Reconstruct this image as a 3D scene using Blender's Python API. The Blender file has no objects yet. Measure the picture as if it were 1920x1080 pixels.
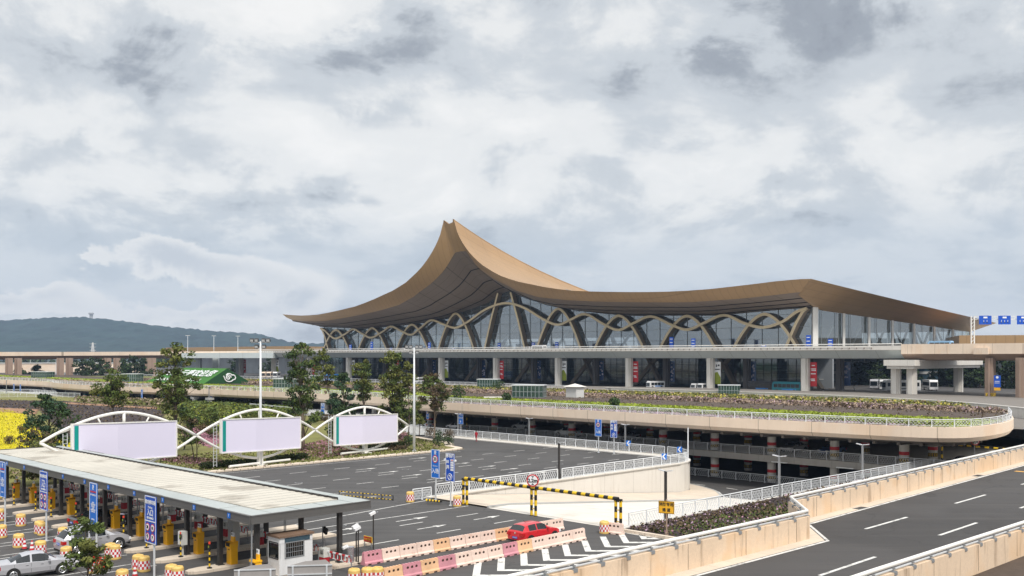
import bpy, math, random
from mathutils import Vector, Matrix
from mathutils.geometry import tessellate_polygon
random.seed(7)
HAZE = 1.1e-4; SUN_E = 2.3; ZENITH = .7; EXPO = 0.35
DARK = [(330, 440, 380, 34, -.16), (900, 420, 420, 60, -.10), (1500, 400, 420, 60, -.10), (300, 140, 95, 70, -.27), (285, 215, 35, 40, -.2), (150, 290, 70, 30, -.18), (690, 222, 85, 28, -.26), (600, 110, 150, 60, -.18), (790, 55, 120, 60, -.2), (1170, 165, 55, 38, -.2), (1440, 150, 170, 55, -.2), (1560, 60, 330, 85, -.32), (1830, 130, 220, 90, -.28), (1010, 60, 90, 90, -.15), (50, 120, 120, 80, -.2),
        (540, 20, 200, 50, .2), (450, 280, 300, 60, .14), (980, 230, 140, 90, .12), (1290, 60, 110, 50, .12), (1350, 210, 140, 45, .14), (1640, 170, 90, 45, .16), (1540, 270, 260, 50, .1), (650, 330, 250, 45, .1)]
CUM = [(290, 468, 70, 34, .8), (350, 480, 110, 34, .7), (450, 500, 120, 34, .65), (560, 535, 120, 36, .6), (110, 552, 75, 26, .85), (30, 575, 80, 24, .6), (565, 560, 55, 26, .8), (480, 585, 130, 26, .7), (300, 590, 170, 22, .7), (170, 482, 24, 20, .7), (1130, 525, 170, 24, .35), (1800, 540, 200, 36, .35), (820, 590, 120, 30, .5)]
R2 = math.sqrt(.5)
HZ, FO, CZ = 668.0, 1800.0, 13.3          # horizon row, focal length in px of the 1920 photo, eye height
scene = bpy.context.scene
COL = bpy.data.collections.new("place"); scene.collection.children.link(COL)
Q = math.radians(-45)                       # the whole airport lies on a grid turned 45 degrees

def G(px, py, z=0.0):
    Y = (CZ - z) * FO / (py - HZ)
    return ((px - 960) / FO * Y, Y, z)
def at(px, Y, py):
    return ((px - 960) / FO * Y, Y, CZ - (py - HZ) * Y / FO)
def UV(u, v, z=0.0):                        # grid coordinates: u away to the right, v away to the left
    return ((u - v) * R2, (u + v) * R2, z)
def toUV(p):
    return ((p[0] + p[1]) * R2, (p[1] - p[0]) * R2)
def lerp(a, b, t): return a + (b - a) * t
def interp(tab, x):
    if x <= tab[0][0]: return tab[0][1]
    for (a, b), (c, d) in zip(tab, tab[1:]):
        if x <= c: return lerp(b, d, (x - a) / (c - a))
    return tab[-1][1]
def sstep(a, b, x):
    t = max(0, min(1, (x - a) / (b - a))); return t * t * (3 - 2 * t)

# ------------------------------------------------------------------ materials
class NT:
    def __init__(s, nt): s.nt = nt; s.n = nt.nodes; s.l = nt.links
    def new(s, t, **kw):
        n = s.n.new(t)
        for k, v in kw.items(): setattr(n, k, v)
        return n
    def inp(s, sock, v):
        if isinstance(v, bpy.types.NodeSocket): s.l.new(v, sock)
        elif v is not None: sock.default_value = v
    def math(s, op, a, b=None, c=None, clamp=False):
        n = s.new('ShaderNodeMath', operation=op, use_clamp=clamp)
        s.inp(n.inputs[0], a); s.inp(n.inputs[1], b); s.inp(n.inputs[2], c)
        return n.outputs[0]
    def mix(s, f, a, b, mode='MIX'):
        n = s.new('ShaderNodeMix', data_type='RGBA', blend_type=mode)
        s.inp(n.inputs[0], f); s.inp(n.inputs[6], a); s.inp(n.inputs[7], b)
        return n.outputs[2]
    def noise(s, vec, scale, detail=4, rough=.55, dist=0):
        n = s.new('ShaderNodeTexNoise')
        s.inp(n.inputs['Vector'], vec); n.inputs['Scale'].default_value = scale
        n.inputs['Detail'].default_value = detail; n.inputs['Roughness'].default_value = rough
        n.inputs['Distortion'].default_value = dist
        return n.outputs['Fac']
    def ramp(s, f, a, b, lo=0., hi=1.):
        n = s.new('ShaderNodeMapRange', interpolation_type='SMOOTHSTEP')
        s.inp(n.inputs[0], f)
        for i, v in zip((1, 2, 3, 4), (a, b, lo, hi)): n.inputs[i].default_value = v
        return n.outputs[0]
    def mapping(s, vec, sc, rot=(0, 0, 0), loc=(0, 0, 0)):
        n = s.new('ShaderNodeMapping'); s.inp(n.inputs['Vector'], vec)
        n.inputs['Scale'].default_value = sc; n.inputs['Rotation'].default_value = rot; n.inputs['Location'].default_value = loc
        return n.outputs[0]
def c4(c): return (c[0], c[1], c[2], 1)
MATS = {}
def mat(name, col, rough=.6, var=.12, scale=.6, metal=0., spec=.4, fine=.06, fscale=9., streak=0., scol=(.12, .08, .05), bump=0., bscale=30., island=0., emit=0., coat=0., patch=None):
    if name in MATS: return MATS[name]
    m = bpy.data.materials.new(name); m.use_nodes = True
    t = NT(m.node_tree); b = t.n['Principled BSDF']
    pos = t.new('ShaderNodeNewGeometry').outputs['Position']
    n1 = t.noise(pos, scale, 3); n2 = t.noise(pos, fscale, 5, .7)
    f = t.math('ADD', t.math('MULTIPLY', t.math('SUBTRACT', n1, .5), var * 4), t.math('MULTIPLY', t.math('SUBTRACT', n2, .5), fine * 4))
    if island:
        r = t.new('ShaderNodeNewGeometry').outputs['Random Per Island']
        f = t.math('ADD', f, t.math('MULTIPLY', t.math('SUBTRACT', r, .5), island * 2))
    k = t.math('MAXIMUM', t.math('ADD', f, 1.), .15)
    v = t.new('ShaderNodeVectorMath', operation='SCALE'); v.inputs[0].default_value = col[:3]
    t.inp(v.inputs['Scale'], k); c = v.outputs[0]
    if patch:                                # a second colour in large patches: (colour, scale, threshold)
        pm = t.ramp(t.noise(pos, patch[1], 4, .6), patch[2], patch[2] + .12)
        c = t.mix(t.math('MULTIPLY', pm, patch[3] if len(patch) > 3 else 1.), c, c4(patch[0]))
    if streak:
        sm = t.ramp(t.noise(t.mapping(pos, (1.3, 1.3, .13)), 1.6, 5, .65), .51, .72)
        c = t.mix(t.math('MULTIPLY', sm, streak), c, c4(scol))
    t.inp(b.inputs['Base Color'], c)
    b.inputs['Roughness'].default_value = rough; b.inputs['Metallic'].default_value = metal
    b.inputs['Specular IOR Level'].default_value = spec
    if coat: b.inputs['Coat Weight'].default_value = coat; b.inputs['Coat Roughness'].default_value = .06
    if emit:
        t.inp(b.inputs['Emission Color'], c); b.inputs['Emission Strength'].default_value = emit
    if bump:
        bn = t.new('ShaderNodeBump'); bn.inputs['Strength'].default_value = bump; bn.inputs['Distance'].default_value = .05
        t.inp(bn.inputs['Height'], t.noise(pos, bscale, 4)); t.inp(b.inputs['Normal'], bn.outputs[0])
    MATS[name] = m
    return m
def M(n): return MATS[n]
def glassy(name, base, rough, trans, tint, mirror=0.):
    m = bpy.data.materials.new(name); m.use_nodes = True
    t = NT(m.node_tree); b = t.n['Principled BSDF']; out = t.n['Material Output']
    pos = t.new('ShaderNodeNewGeometry').outputs['Position']
    k = t.math('ADD', t.math('MULTIPLY', t.noise(pos, .12, 3), .9), .55)
    v = t.new('ShaderNodeVectorMath', operation='SCALE'); v.inputs[0].default_value = base; t.inp(v.inputs['Scale'], k)
    t.inp(b.inputs['Base Color'], v.outputs[0])
    b.inputs['Roughness'].default_value = rough; b.inputs['Specular IOR Level'].default_value = .9
    tr = t.new('ShaderNodeBsdfTransparent'); tr.inputs[0].default_value = c4(tint)
    mx = t.new('ShaderNodeMixShader'); mx.inputs[0].default_value = trans
    t.l.new(b.outputs[0], mx.inputs[1]); t.l.new(tr.outputs[0], mx.inputs[2]); last = mx.outputs[0]
    if mirror:                               # coated curtain wall glass mirrors the sky
        gb = t.new('ShaderNodeBsdfGlossy'); gb.inputs['Color'].default_value = (.86, .92, .94, 1); gb.inputs['Roughness'].default_value = .05; m3 = t.new('ShaderNodeMixShader'); m3.inputs[0].default_value = mirror
        t.l.new(last, m3.inputs[1]); t.l.new(gb.outputs[0], m3.inputs[2]); last = m3.outputs[0]
    t.l.new(last, out.inputs[0])
    MATS[name] = m; return m

# the palette
mat('ground', (.17, .15, .11), .95, .2, .03)
def asphalt(name, col):
    m = mat(name, col, .85, .10, .12, fine=.05, fscale=25, spec=.3, bump=.15, bscale=60, patch=((col[0] * .66, col[1] * .66, col[2] * .66), .07, .52, .6))
    t = NT(m.node_tree); b = t.n['Principled BSDF']; l = b.inputs['Base Color'].links[0].from_socket
    pos = t.new('ShaderNodeNewGeometry').outputs['Position']    # wheel-worn bands along the lanes, pale dust
    s1 = t.ramp(t.noise(t.mapping(pos, (.05, .9, 1), (0, 0, math.radians(-45))), 1.2, 3), .45, .75)
    l = t.mix(t.math('MULTIPLY', s1, .35), l, c4((col[0] * 1.55, col[1] * 1.5, col[2] * 1.45)))
    vo = t.new('ShaderNodeTexVoronoi', feature='DISTANCE_TO_EDGE'); vo.inputs['Scale'].default_value = .085; wn = t.new('ShaderNodeVectorMath', operation='MULTIPLY_ADD'); t.l.new(pos, wn.inputs[0]); wn.inputs[1].default_value = (1, 1, 1); nz = t.new('ShaderNodeTexNoise'); nz.inputs['Scale'].default_value = .35; nz.inputs['Detail'].default_value = 5; t.l.new(pos, nz.inputs['Vector']); sc_ = t.new('ShaderNodeVectorMath', operation='SCALE'); t.l.new(nz.outputs['Color'], sc_.inputs[0]); sc_.inputs['Scale'].default_value = 7.; t.l.new(sc_.outputs[0], wn.inputs[2]); t.l.new(wn.outputs[0], vo.inputs['Vector'])
    l = t.mix(t.math('MULTIPLY', t.ramp(vo.outputs['Distance'], .0, .010, 1, 0), .5), l, c4((.03, .03, .03)))           # sealed cracks
    sp = t.ramp(t.noise(pos, .9, 3, .5), .70, .80); l = t.mix(t.math('MULTIPLY', sp, .45), l, c4((.03, .029, .028)))    # oil spots
    s2 = t.ramp(t.noise(t.mapping(pos, (.02, 1.6, 1), (0, 0, math.radians(-45))), 1.0, 2), .56, .66); l = t.mix(t.math('MULTIPLY', s2, .30), l, c4((col[0] * .6, col[1] * .6, col[2] * .6)))  # tyre tracks
    t.inp(b.inputs['Base Color'], l); return m
asphalt('asphalt', (.080, .077, .076)); asphalt('asphalt_ramp', (.070, .066, .065))
mat('paint_white', (.66, .65, .62), .7, .12, 1.2, fine=.14, fscale=14, patch=((.19, .19, .18), 1.8, .54, .75))
mat('paint_yellow_line', (.70, .38, .08), .7, .12, 1.5, fine=.1)
mat('apron', (.66, .62, .56), .85, .08, .25, fine=.05, streak=0, patch=((.50, .45, .38), .35, .55, .5))
mat('sidewalk', (.62, .53, .43), .85, .10, .4, fine=.08)
mat('kerb', (.66, .56, .45), .8, .10, .8, fine=.08)
mat('concrete_white', (.68, .65, .60), .8, .06, .3, fine=.03, streak=.28, scol=(.40, .34, .27))
mat('concrete_cream', (.77, .63, .50), .8, .07, .25, fine=.04, patch=((.76, .56, .40), .12, .52, .6), streak=.16, scol=(.42, .27, .16))
mat('concrete_stained', (.74, .575, .42), .85, .10, .30, fine=.08, patch=((.72, .50, .31), .30, .50, .7), streak=.62, scol=(.20, .125, .075), bump=.12, bscale=14)
mat('concrete_grey', (.42, .42, .41), .8, .08, .2, fine=.04, streak=.25, scol=(.25, .24, .22))
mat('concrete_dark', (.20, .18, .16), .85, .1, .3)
mat('deck_grey', (.54, .59, .59), .7, .06, .06, fine=.03, streak=.12, scol=(.22, .22, .21))
mat('viaduct_brown', (.36, .26, .20), .8, .1, .15, fine=.05, streak=.3, scol=(.2, .13, .09))
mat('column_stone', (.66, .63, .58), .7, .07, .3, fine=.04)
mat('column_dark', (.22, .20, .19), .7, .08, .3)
mat('galv', (.62, .64, .66), .45, .05, 1, metal=.2, fine=.03)
mat('white_steel', (.80, .78, .74), .45, .05, .8, fine=.03)
mat('rail_white', (.74, .76, .78), .5, .04, 1)
mat('grey_steel', (.30, .31, .32), .5, .06, 1, metal=.3)
mat('dark_steel', (.045, .042, .040), .5, .08, 1, metal=.2)
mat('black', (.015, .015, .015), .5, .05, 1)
mat('rubber', (.02, .02, .02), .8, .05, 1)
mat('chrome', (.62, .63, .65), .25, .03, 1, metal=.8)
mat('sign_blue', (.010, .085, .50), .45, .04, 1, fine=.02)
mat('sign_blue_bright', (.012, .16, .62), .45, .04, 1, fine=.02)
mat('sign_white', (.82, .83, .84), .5, .03, 1)
mat('sign_red', (.55, .03, .035), .5, .05, 1)
mat('sign_yellow', (.80, .42, .02), .5, .05, 1)
mat('machine_yellow', (.92, .47, .012), .4, .06, 1.4, fine=.03)
mat('safety_yellow', (.80, .52, .02), .5, .08, 1.4)
mat('drum_yellow', (.74, .50, .16), .55, .12, 2.5, fine=.08)
mat('panel_lilac', (.76, .72, .87), .35, .02, .1, fine=.01)
mat('teal', (.0, .28, .24), .45, .05, 1)
mat('barrier_cream', (.80, .62, .53), .55, .10, 1.1, fine=.08, patch=((.62, .36, .26), 1.6, .58, .5))
mat('barrier_orange', (.77, .48, .28), .55, .10, 1.1, fine=.08)
mat('barrier_red', (.60, .27, .31), .55, .12, 1.1, fine=.08)
mat('hole_dark', (.06, .03, .02), .9)
mat('roof_gold', (.44, .275, .135), .42, .09, .05, metal=.22, fine=.04, fscale=1.4, spec=.5)
mat('soffit', (.29, .225, .18), .7, .06, .05, fine=.04, fscale=2)
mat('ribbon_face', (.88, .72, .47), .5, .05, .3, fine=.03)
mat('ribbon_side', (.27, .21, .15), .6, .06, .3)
mat('inner_steel', (.72, .76, .76), .5, .05, .3)
mat('interior', (.30, .32, .34), .8, .2, .08)
mat('mullion', (.30, .33, .34), .5, .05, .5)
glassy('facade_glass', (.13, .155, .165), .07, .46, (.74, .82, .84), .27)
glassy('side_glass', (.16, .19, .19), .08, .45, (.75, .84, .84), .22)
glassy('lower_glass', (.045, .07, .068), .10, .45, (.55, .68, .68), .11)
glassy('kiosk_glass', (.05, .10, .085), .1, .35, (.6, .78, .70))
glassy('car_glass', (.012, .016, .018), .05, .15, (.4, .45, .45))
mat('white_wall', (.62, .62, .60), .6, .05, .2)
mat('office_glass', (.05, .09, .12), .15, .25, .15, spec=.6)
mat('lawn', (.185, .180, .052), .95, .16, .25, fine=.14, fscale=5, bump=.4, bscale=12, patch=((.20, .14, .06), .22, .55, .6))
mat('soil', (.042, .029, .030), .95, .15, .4, fine=.18, fscale=4, bump=.5, bscale=8)
mat('soil_warm', (.30, .17, .10), .95, .15, .4, fine=.14, fscale=4)
mat('soil_grey', (.085, .062, .048), .95, .12, .3, fine=.16, fscale=3)
mat('yellow_field', (.56, .46, .008), .9, .08, .4, fine=.10, fscale=3, patch=((.30, .30, .02), .8, .62, .5))
mat('green_cover', (.23, .28, .03), .9, .12, .3, fine=.16, fscale=4)
mat('pink_bed', (.30, .13, .16), .9, .2, .8, fine=.25, fscale=5, patch=((.09, .08, .03), .9, .55, .8))
mat('bark', (.10, .075, .055), .9, .15, 3, bump=.4)
mat('bark_pale', (.22, .17, .13), .9, .15, 3)
for nm, c in dict(leaf_mid=(.095, .128, .036), leaf_dark=(.046, .076, .028), leaf_olive=(.135, .145, .040), leaf_blue=(.050, .090, .050), leaf_bright=(.25, .30, .035),
                  leaf_brown=(.115, .085, .050), leaf_far=(.040, .058, .028), petal_pink=(.40, .21, .27), petal_lilac=(.36, .25, .32), petal_yellow=(.50, .42, .09), petal_red=(.55, .05, .03), hedge_leaf=(.04, .055, .018), dry=(.30, .225, .17), field_yellow=(.54, .50, .012)).items():
    mat(nm, c, .7, .12, .5, fine=.05, island=.42, spec=.12)
mat('turf_green', (.045, .16, .022), .9, .08, .4, fine=.1, fscale=6)
mat('turf_dark', (.012, .060, .018), .9, .08, .4, fine=.1, fscale=6)
mat('hill_wood', (.020, .040, .034), .95, .35, .010, fine=.5, fscale=.035, bump=1., bscale=.08)
mat('canopy_cream', (.56, .525, .455), .7, .10, .14, fine=.08, fscale=2, patch=((.27, .235, .19), .24, .53, .65))
mat('canopy_glass', (.42, .45, .435), .34, .07, .35, fine=.05, fscale=5, spec=.5)
mat('canopy_steel', (.13, .125, .12), .5, .07, .6, metal=.2, fine=.05)
mat('cabinet', (.58, .58, .54), .5, .06, .8, streak=.2)
mat('red_gloss', (.38, .02, .03), .35, .06, 1)
mat('booth_white', (.74, .74, .74), .45, .04, .5, streak=.12)
mat('rust', (.19, .12, .08), .8, .2, 1.2)
mat('board_back', (.33, .31, .30), .6, .06, .7)
for nm, c in dict(car_silver=(.50, .50, .53), car_white=(.74, .74, .74), car_black=(.010, .010, .014), car_red=(.62, .012, .022), car_grey=(.16, .17, .18), car_blue=(.04, .10, .28)).items():
    mat(nm, c, .28, .02, .5, metal=.25 if nm in ('car_silver', 'car_grey') else 0., coat=.7, fine=.01)
mat('tail_red', (.45, .01, .012), .25); mat('lamp_glass', (.75, .76, .78), .15)
mat('plate_blue', (.02, .09, .5), .4)
mat('panel_pale_blue', (.30, .50, .72), .35, .04, .5); mat('bus_teal', (.015, .15, .19), .35, .04, .5); mat('bus_blue', (.04, .20, .55), .35)
mat('tail_orange', (.75, .07, .03), .4)
mat('skin', (.42, .26, .18), .6); mat('cloth_red', (.42, .02, .035), .85); mat('cloth_white', (.75, .75, .73), .85); mat('hair', (.015, .012, .010), .7)
mat('glow_lamp', (.9, .92, .9), .4)

def seams(name, pu, pv, amt, wd=.05):                     # thin panel joints along the two grid directions
    t = NT(M(name).node_tree); b = t.n['Principled BSDF']; l = b.inputs['Base Color'].links[0].from_socket
    sx = t.new('ShaderNodeSeparateXYZ'); t.l.new(t.mapping(t.new('ShaderNodeNewGeometry').outputs['Position'], (1, 1, 1), (0, 0, math.radians(-45))), sx.inputs[0])
    for o, per in ((sx.outputs[0], pu), (sx.outputs[1], pv)):
        if per: l = t.mix(t.math('MULTIPLY', t.math('LESS_THAN', t.math('FRACT', t.math('DIVIDE', o, per)), wd), amt), l, c4((.05, .035, .02)))
    t.inp(b.inputs['Base Color'], l)
seams('roof_gold', 0, 2.6, .22, .07); seams('roof_gold', 9., 0, .22, .025); seams('soffit', 3.2, 9., .4, .04); seams('deck_grey', 0, 11.4, .35, .012); seams('concrete_cream', 0, 7., .5, .012); seams('concrete_white', 5.2, 5.2, .35, .010); seams('sidewalk', 1.2, 1.2, .16, .05); seams('apron', 4.5, 4.5, .28, .014); seams('column_stone', 0, 0, 0)
# ------------------------------------------------------------------ mesh builder
class MB:
    def __init__(s): s.v = []; s.f = []; s.m = []; s.mi = 0
    def add(s, vs, fs):
        o = len(s.v); s.v += [tuple(p) for p in vs]
        for f in fs: s.f.append(tuple(i + o for i in f)); s.m.append(s.mi)
        return s
    def quad(s, a, b, c, d): return s.add([a, b, c, d], [(0, 1, 2, 3)])
    def box(s, c, d, rz=0., rx=0., ry=0.):
        x, y, z = d[0] / 2, d[1] / 2, d[2] / 2
        P = [Vector((sx * x, sy * y, sz * z)) for sz in (-1, 1) for sy in (-1, 1) for sx in (-1, 1)]
        if rz or rx or ry:
            m = Matrix.Rotation(rz, 3, 'Z') @ Matrix.Rotation(ry, 3, 'Y') @ Matrix.Rotation(rx, 3, 'X'); P = [m @ p for p in P]
        c = Vector(c); P = [p + c for p in P]
        return s.add(P, [(0, 2, 3, 1), (4, 5, 7, 6), (0, 1, 5, 4), (1, 3, 7, 5), (3, 2, 6, 7), (2, 0, 4, 6)])
    def bar(s, a, b, w, h=None, up=(0, 0, 1)):     # a straight bar of rectangular section
        h = h or w; a, b = Vector(a), Vector(b); d = (b - a)
        if d.length < 1e-6: return s
        d.normalize(); up = Vector(up)
        if abs(d.dot(up)) > .98: up = Vector((0, 1, 0))
        r = d.cross(up).normalized(); n = r.cross(d).normalized()
        P = [p + r * sx * w / 2 + n * sz * h / 2 for p in (a, b) for sx, sz in ((-1, -1), (1, -1), (1, 1), (-1, 1))]
        return s.add(P, [(0, 1, 2, 3)[::-1], (4, 5, 6, 7), (0, 1, 5, 4), (1, 2, 6, 5), (2, 3, 7, 6), (3, 0, 4, 7)])
    def tube(s, pts, r, n=8, cap=True):
        pts = [Vector(p) for p in pts]; k = len(pts); rr = r if isinstance(r, (list, tuple)) else [r] * k
        rings = []; ref = None
        for i, p in enumerate(pts):
            d = (pts[min(i + 1, k - 1)] - pts[max(i - 1, 0)]).normalized()
            if ref is None: ref = Vector((0, 0, 1)) if abs(d.z) < .9 else Vector((1, 0, 0))
            x = (ref - d * ref.dot(d)); x = x.normalized() if x.length > 1e-5 else d.orthogonal().normalized()
            y = d.cross(x); ref = x
            rings.append([p + (x * math.cos(2 * math.pi * j / n) + y * math.sin(2 * math.pi * j / n)) * rr[i] for j in range(n)])
        F = [(i * n + j, i * n + (j + 1) % n, (i + 1) * n + (j + 1) % n, (i + 1) * n + j) for i in range(k - 1) for j in range(n)]
        if cap: F += [tuple(range(n))[::-1], tuple((k - 1) * n + j for j in range(n))]
        return s.add([p for r_ in rings for p in r_], F)
    def cyl(s, c, r, h, n=16, r2=None): return s.tube([c, (c[0], c[1], c[2] + h)], [r, r if r2 is None else r2], n)
    def disc(s, c, r, axis, t=.02, n=20):
        a = Vector(axis).normalized(); c = Vector(c); return s.tube([c - a * t / 2, c + a * t / 2], r, n)
    def prism(s, poly, z0, z1, top=True, bot=True):   # vertical prism over any simple polygon
        n = len(poly); zz0 = z0 if callable(z0) else (lambda p: z0); zz1 = z1 if callable(z1) else (lambda p: z1)
        A = [(p[0], p[1], zz0(p)) for p in poly]; B = [(p[0], p[1], zz1(p)) for p in poly]
        area = sum(poly[i][0] * poly[(i + 1) % n][1] - poly[(i + 1) % n][0] * poly[i][1] for i in range(n))
        T = tessellate_polygon([[Vector((p[0], p[1], 0)) for p in poly]])
        def up(t):
            a, b, c = [poly[i] for i in t]
            return t if (b[0] - a[0]) * (c[1] - a[1]) - (b[1] - a[1]) * (c[0] - a[0]) > 0 else t[::-1]
        F = []
        if top: F += [tuple(i + n for i in up(t)) for t in T]
        if bot: F += [tuple(up(t)[::-1]) for t in T]
        for i in range(n):
            j = (i + 1) % n; q = (i, j, j + n, i + n); F.append(q if area > 0 else q[::-1])
        return s.add(A + B, F)
    def sheet(s, poly, z=0., holes=()):
        zz = z if callable(z) else (lambda p: z)
        loops = [[Vector((p[0], p[1], 0)) for p in q] for q in (poly, *holes)]
        flat = [p for q in (poly, *holes) for p in q]
        F = []
        for t in tessellate_polygon(loops):
            a, b, c = [flat[i] for i in t]
            F.append(tuple(t) if (b[0] - a[0]) * (c[1] - a[1]) - (b[1] - a[1]) * (c[0] - a[0]) > 0 else tuple(t[::-1]))
        return s.add([(p[0], p[1], zz(p)) for p in flat], F)
    def grid(s, rows, close=False, flip=False):
        k, n = len(rows), len(rows[0]); F = []
        for i in range(k - 1):
            for j in range(n if close else n - 1):
                q = (i * n + j, i * n + (j + 1) % n, (i + 1) * n + (j + 1) % n, (i + 1) * n + j); F.append(q[::-1] if flip else q)
        return s.add([p for r in rows for p in r], F)
    def wall(s, pts, t, z0, z1):                        # a wall of thickness t along a polyline
        L = offset(pts, t / 2); Rr = offset(pts, -t / 2)
        return s.prism([(p[0], p[1]) for p in L] + [(p[0], p[1]) for p in Rr[::-1]], z0, z1)
    def build(s, name, m, parent=None, world=False, smooth=False, label=None):
        ms = m if isinstance(m, (list, tuple)) else [m]; ms = [M(x) if isinstance(x, str) else x for x in ms]
        V = s.v
        if world and parent is not None:
            inv = parent.matrix_basis.inverted(); V = [tuple(inv @ Vector(p)) for p in V]
        me = bpy.data.meshes.new(name); me.from_pydata(V, [], s.f)
        for x in ms: me.materials.append(x)
        if len(ms) > 1: me.polygons.foreach_set('material_index', s.m)
        if smooth: me.polygons.foreach_set('use_smooth', [True] * len(s.f))
        me.update()
        o = bpy.data.objects.new(name, me); COL.objects.link(o)
        if parent is not None: o.parent = parent
        if label: o['label'] = label
        return o
def offset(pts, d):
    out = []
    for i, p in enumerate(pts):
        a = Vector(pts[max(i - 1, 0)][:2]); b = Vector(pts[min(i + 1, len(pts) - 1)][:2]); e = (b - a).normalized()
        out.append((p[0] - e.y * d, p[1] + e.x * d))
    return out
def resample(pts, step):
    P = [Vector(p) for p in pts]; L = [0]
    for a, b in zip(P, P[1:]): L.append(L[-1] + (b - a).length)
    n = max(1, round(L[-1] / step)); out = []
    for i in range(n + 1):
        d = L[-1] * i / n; j = 0
        while j < len(P) - 2 and L[j + 1] < d: j += 1
        out.append(P[j].lerp(P[j + 1], (d - L[j]) / max(1e-9, L[j + 1] - L[j])))
    return out
def smooth_line(pts, it=2):                              # Chaikin
    P = [Vector(p) for p in pts]
    for _ in range(it):
        N = [P[0]]
        for a, b in zip(P, P[1:]): N += [a.lerp(b, .25), a.lerp(b, .75)]
        P = N + [P[-1]]
    return P
def root(name, label, cat, loc=(0, 0, 0), rz=0., group=None):
    o = bpy.data.objects.new(name, None); COL.objects.link(o); o.empty_display_size = .2
    o.location = loc; o.rotation_euler = (0, 0, rz); o.matrix_basis = Matrix.Translation(Vector(loc)) @ Matrix.Rotation(rz, 4, 'Z')
    o['label'] = label; o['category'] = cat
    if group: o['group'] = group
    return o
def tag(o, label, cat, group=None):
    o['label'] = label; o['category'] = cat
    if group: o['group'] = group
    return o
def struct(o, label=None, kind='structure'):
    o['kind'] = kind
    if label: o['label'] = label
    return o
KIDS = {}
def copy_tree(o, parent=None, memo=None):
    if memo is None:
        memo = {}
        for x in COL.objects:
            if x.parent is not None: memo.setdefault(x.parent.name, []).append(x)
    c = o.copy(); COL.objects.link(c)
    if parent is not None: c.parent = parent
    for ch in memo.get(o.name, []): copy_tree(ch, c, memo)
    return c
def place(o, loc, rz, label=None, scale=None):
    o.location = loc; o.rotation_euler = (0, 0, rz)
    if scale: o.scale = scale
    if label: o['label'] = label
    return o
class Proto:                                             # the first call returns the thing itself, later calls copies
    def __init__(s, o): s.o = o; s.used = False
    def put(s, loc, rz=Q, label=None, scale=None):
        o = s.o if not s.used else copy_tree(s.o); s.used = True
        return place(o, loc, rz, label, scale)
def text(s_, size, parent, m, loc, rx=90, rz=0, name='lettering', sx=1., bold=.0, shear=0., align='CENTER'):
    cu = bpy.data.curves.new(name, 'FONT'); cu.body = s_; cu.size = size; cu.align_x = align; cu.align_y = 'CENTER'
    cu.offset = bold; cu.shear = shear; cu.resolution_u = 2; cu.extrude = .004; cu.space_line = .9
    ob = bpy.data.objects.new(name, cu); COL.objects.link(ob)
    dg = bpy.context.evaluated_depsgraph_get()
    me = bpy.data.meshes.new_from_object(ob.evaluated_get(dg)); bpy.data.objects.remove(ob)
    me.materials.clear(); me.materials.append(M(m))
    mt = Matrix.Translation(Vector(loc)) @ Matrix.Rotation(math.radians(rz), 4, 'Z') @ Matrix.Rotation(math.radians(rx), 4, 'X') @ Matrix.Diagonal((sx, 1, 1, 1))
    me.transform(mt)
    o = bpy.data.objects.new(name, me); COL.objects.link(o); o.parent = parent
    return o
# ------------------------------------------------------------------ terrain and roads
def P2(lst): return [UV(u, v)[:2] for u, v in lst]
def inside(p, poly):
    x, y = p[0], p[1]; c = False; j = len(poly) - 1
    for i in range(len(poly)):
        xi, yi = poly[i][0], poly[i][1]; xj, yj = poly[j][0], poly[j][1]
        if (yi > y) != (yj > y) and x < (xj - xi) * (y - yi) / (yj - yi) + xi: c = not c
        j = i
    return c
def clip(poly, lo, hi, ax=0):                            # clip a (u,v) polygon to lo < coordinate < hi
    for lim, sg in ((lo, 1), (hi, -1)):
        out = []
        for i in range(len(poly)):
            a, b = poly[i - 1], poly[i]; da, db = (a[ax] - lim) * sg, (b[ax] - lim) * sg
            if (da >= 0) != (db >= 0):
                t = da / (da - db); out.append((a[0] + (b[0] - a[0]) * t, a[1] + (b[1] - a[1]) * t))
            if db >= 0: out.append(b)
        poly = out
    return poly
def hf(u, v): return .12 + 1.7 * sstep(118, 160, v) * sstep(40, 104, u)
def GT(px, py):                                          # photo pixel to a point on the rising lawn
    z = .12
    for _ in range(12):
        p = G(px, py, z); z = hf(*toUV(p))
    return G(px, py, z)
PIT = [(58.0, 46.2), (58.0, 68.5), (97.5, 68.5), (100.6, 69.1), (103, 70.9), (104.6, 74.8), (104.6, 124), (112, 124), (150, 124), (150, 30), (118, 30), (118, 46.2)]
b = MB(); b.sheet([(-3200, -120), (3200, -120), (3200, 5200), (-3200, 5200)], -.03, [P2(PIT)])
struct(b.build('ground', 'ground'))
PLAZA = [(-6, 101.4), (91, 101.4), (92.6, 102), (93.4, 103.6), (94, 106), (97.5, 110), (99.3, 117.5), (102, 128), (104, 140), (104, 150), (118, 150), (118, 124.1), (104.6, 124.1), (104.6, 74.8), (103, 70.9), (100.6, 69.1), (97.5, 68.6), (57.95, 68.6), (57.95, 46.2), (57.3, 46), (57.3, 22.4), (-6, 22.4)]
b = MB(); b.sheet(P2(PLAZA), 0.); struct(b.build('plaza_road', 'asphalt'))
b = MB(); b.sheet(P2(PIT), -3.55); struct(b.build('lower_road', 'asphalt'))
def za(p): return -.0933 * max(0, min(37.3, toUV(p)[0] - 60.5)) + .004
APRON = [(58, 46.3), (58, 61), (60.5, 61), (70, 61), (80, 61), (88, 61), (92, 61.3), (98.6, 63.3), (99.5, 56), (98.5, 46.3), (88, 46.3), (75, 46.3), (60.5, 46.3)]
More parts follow.
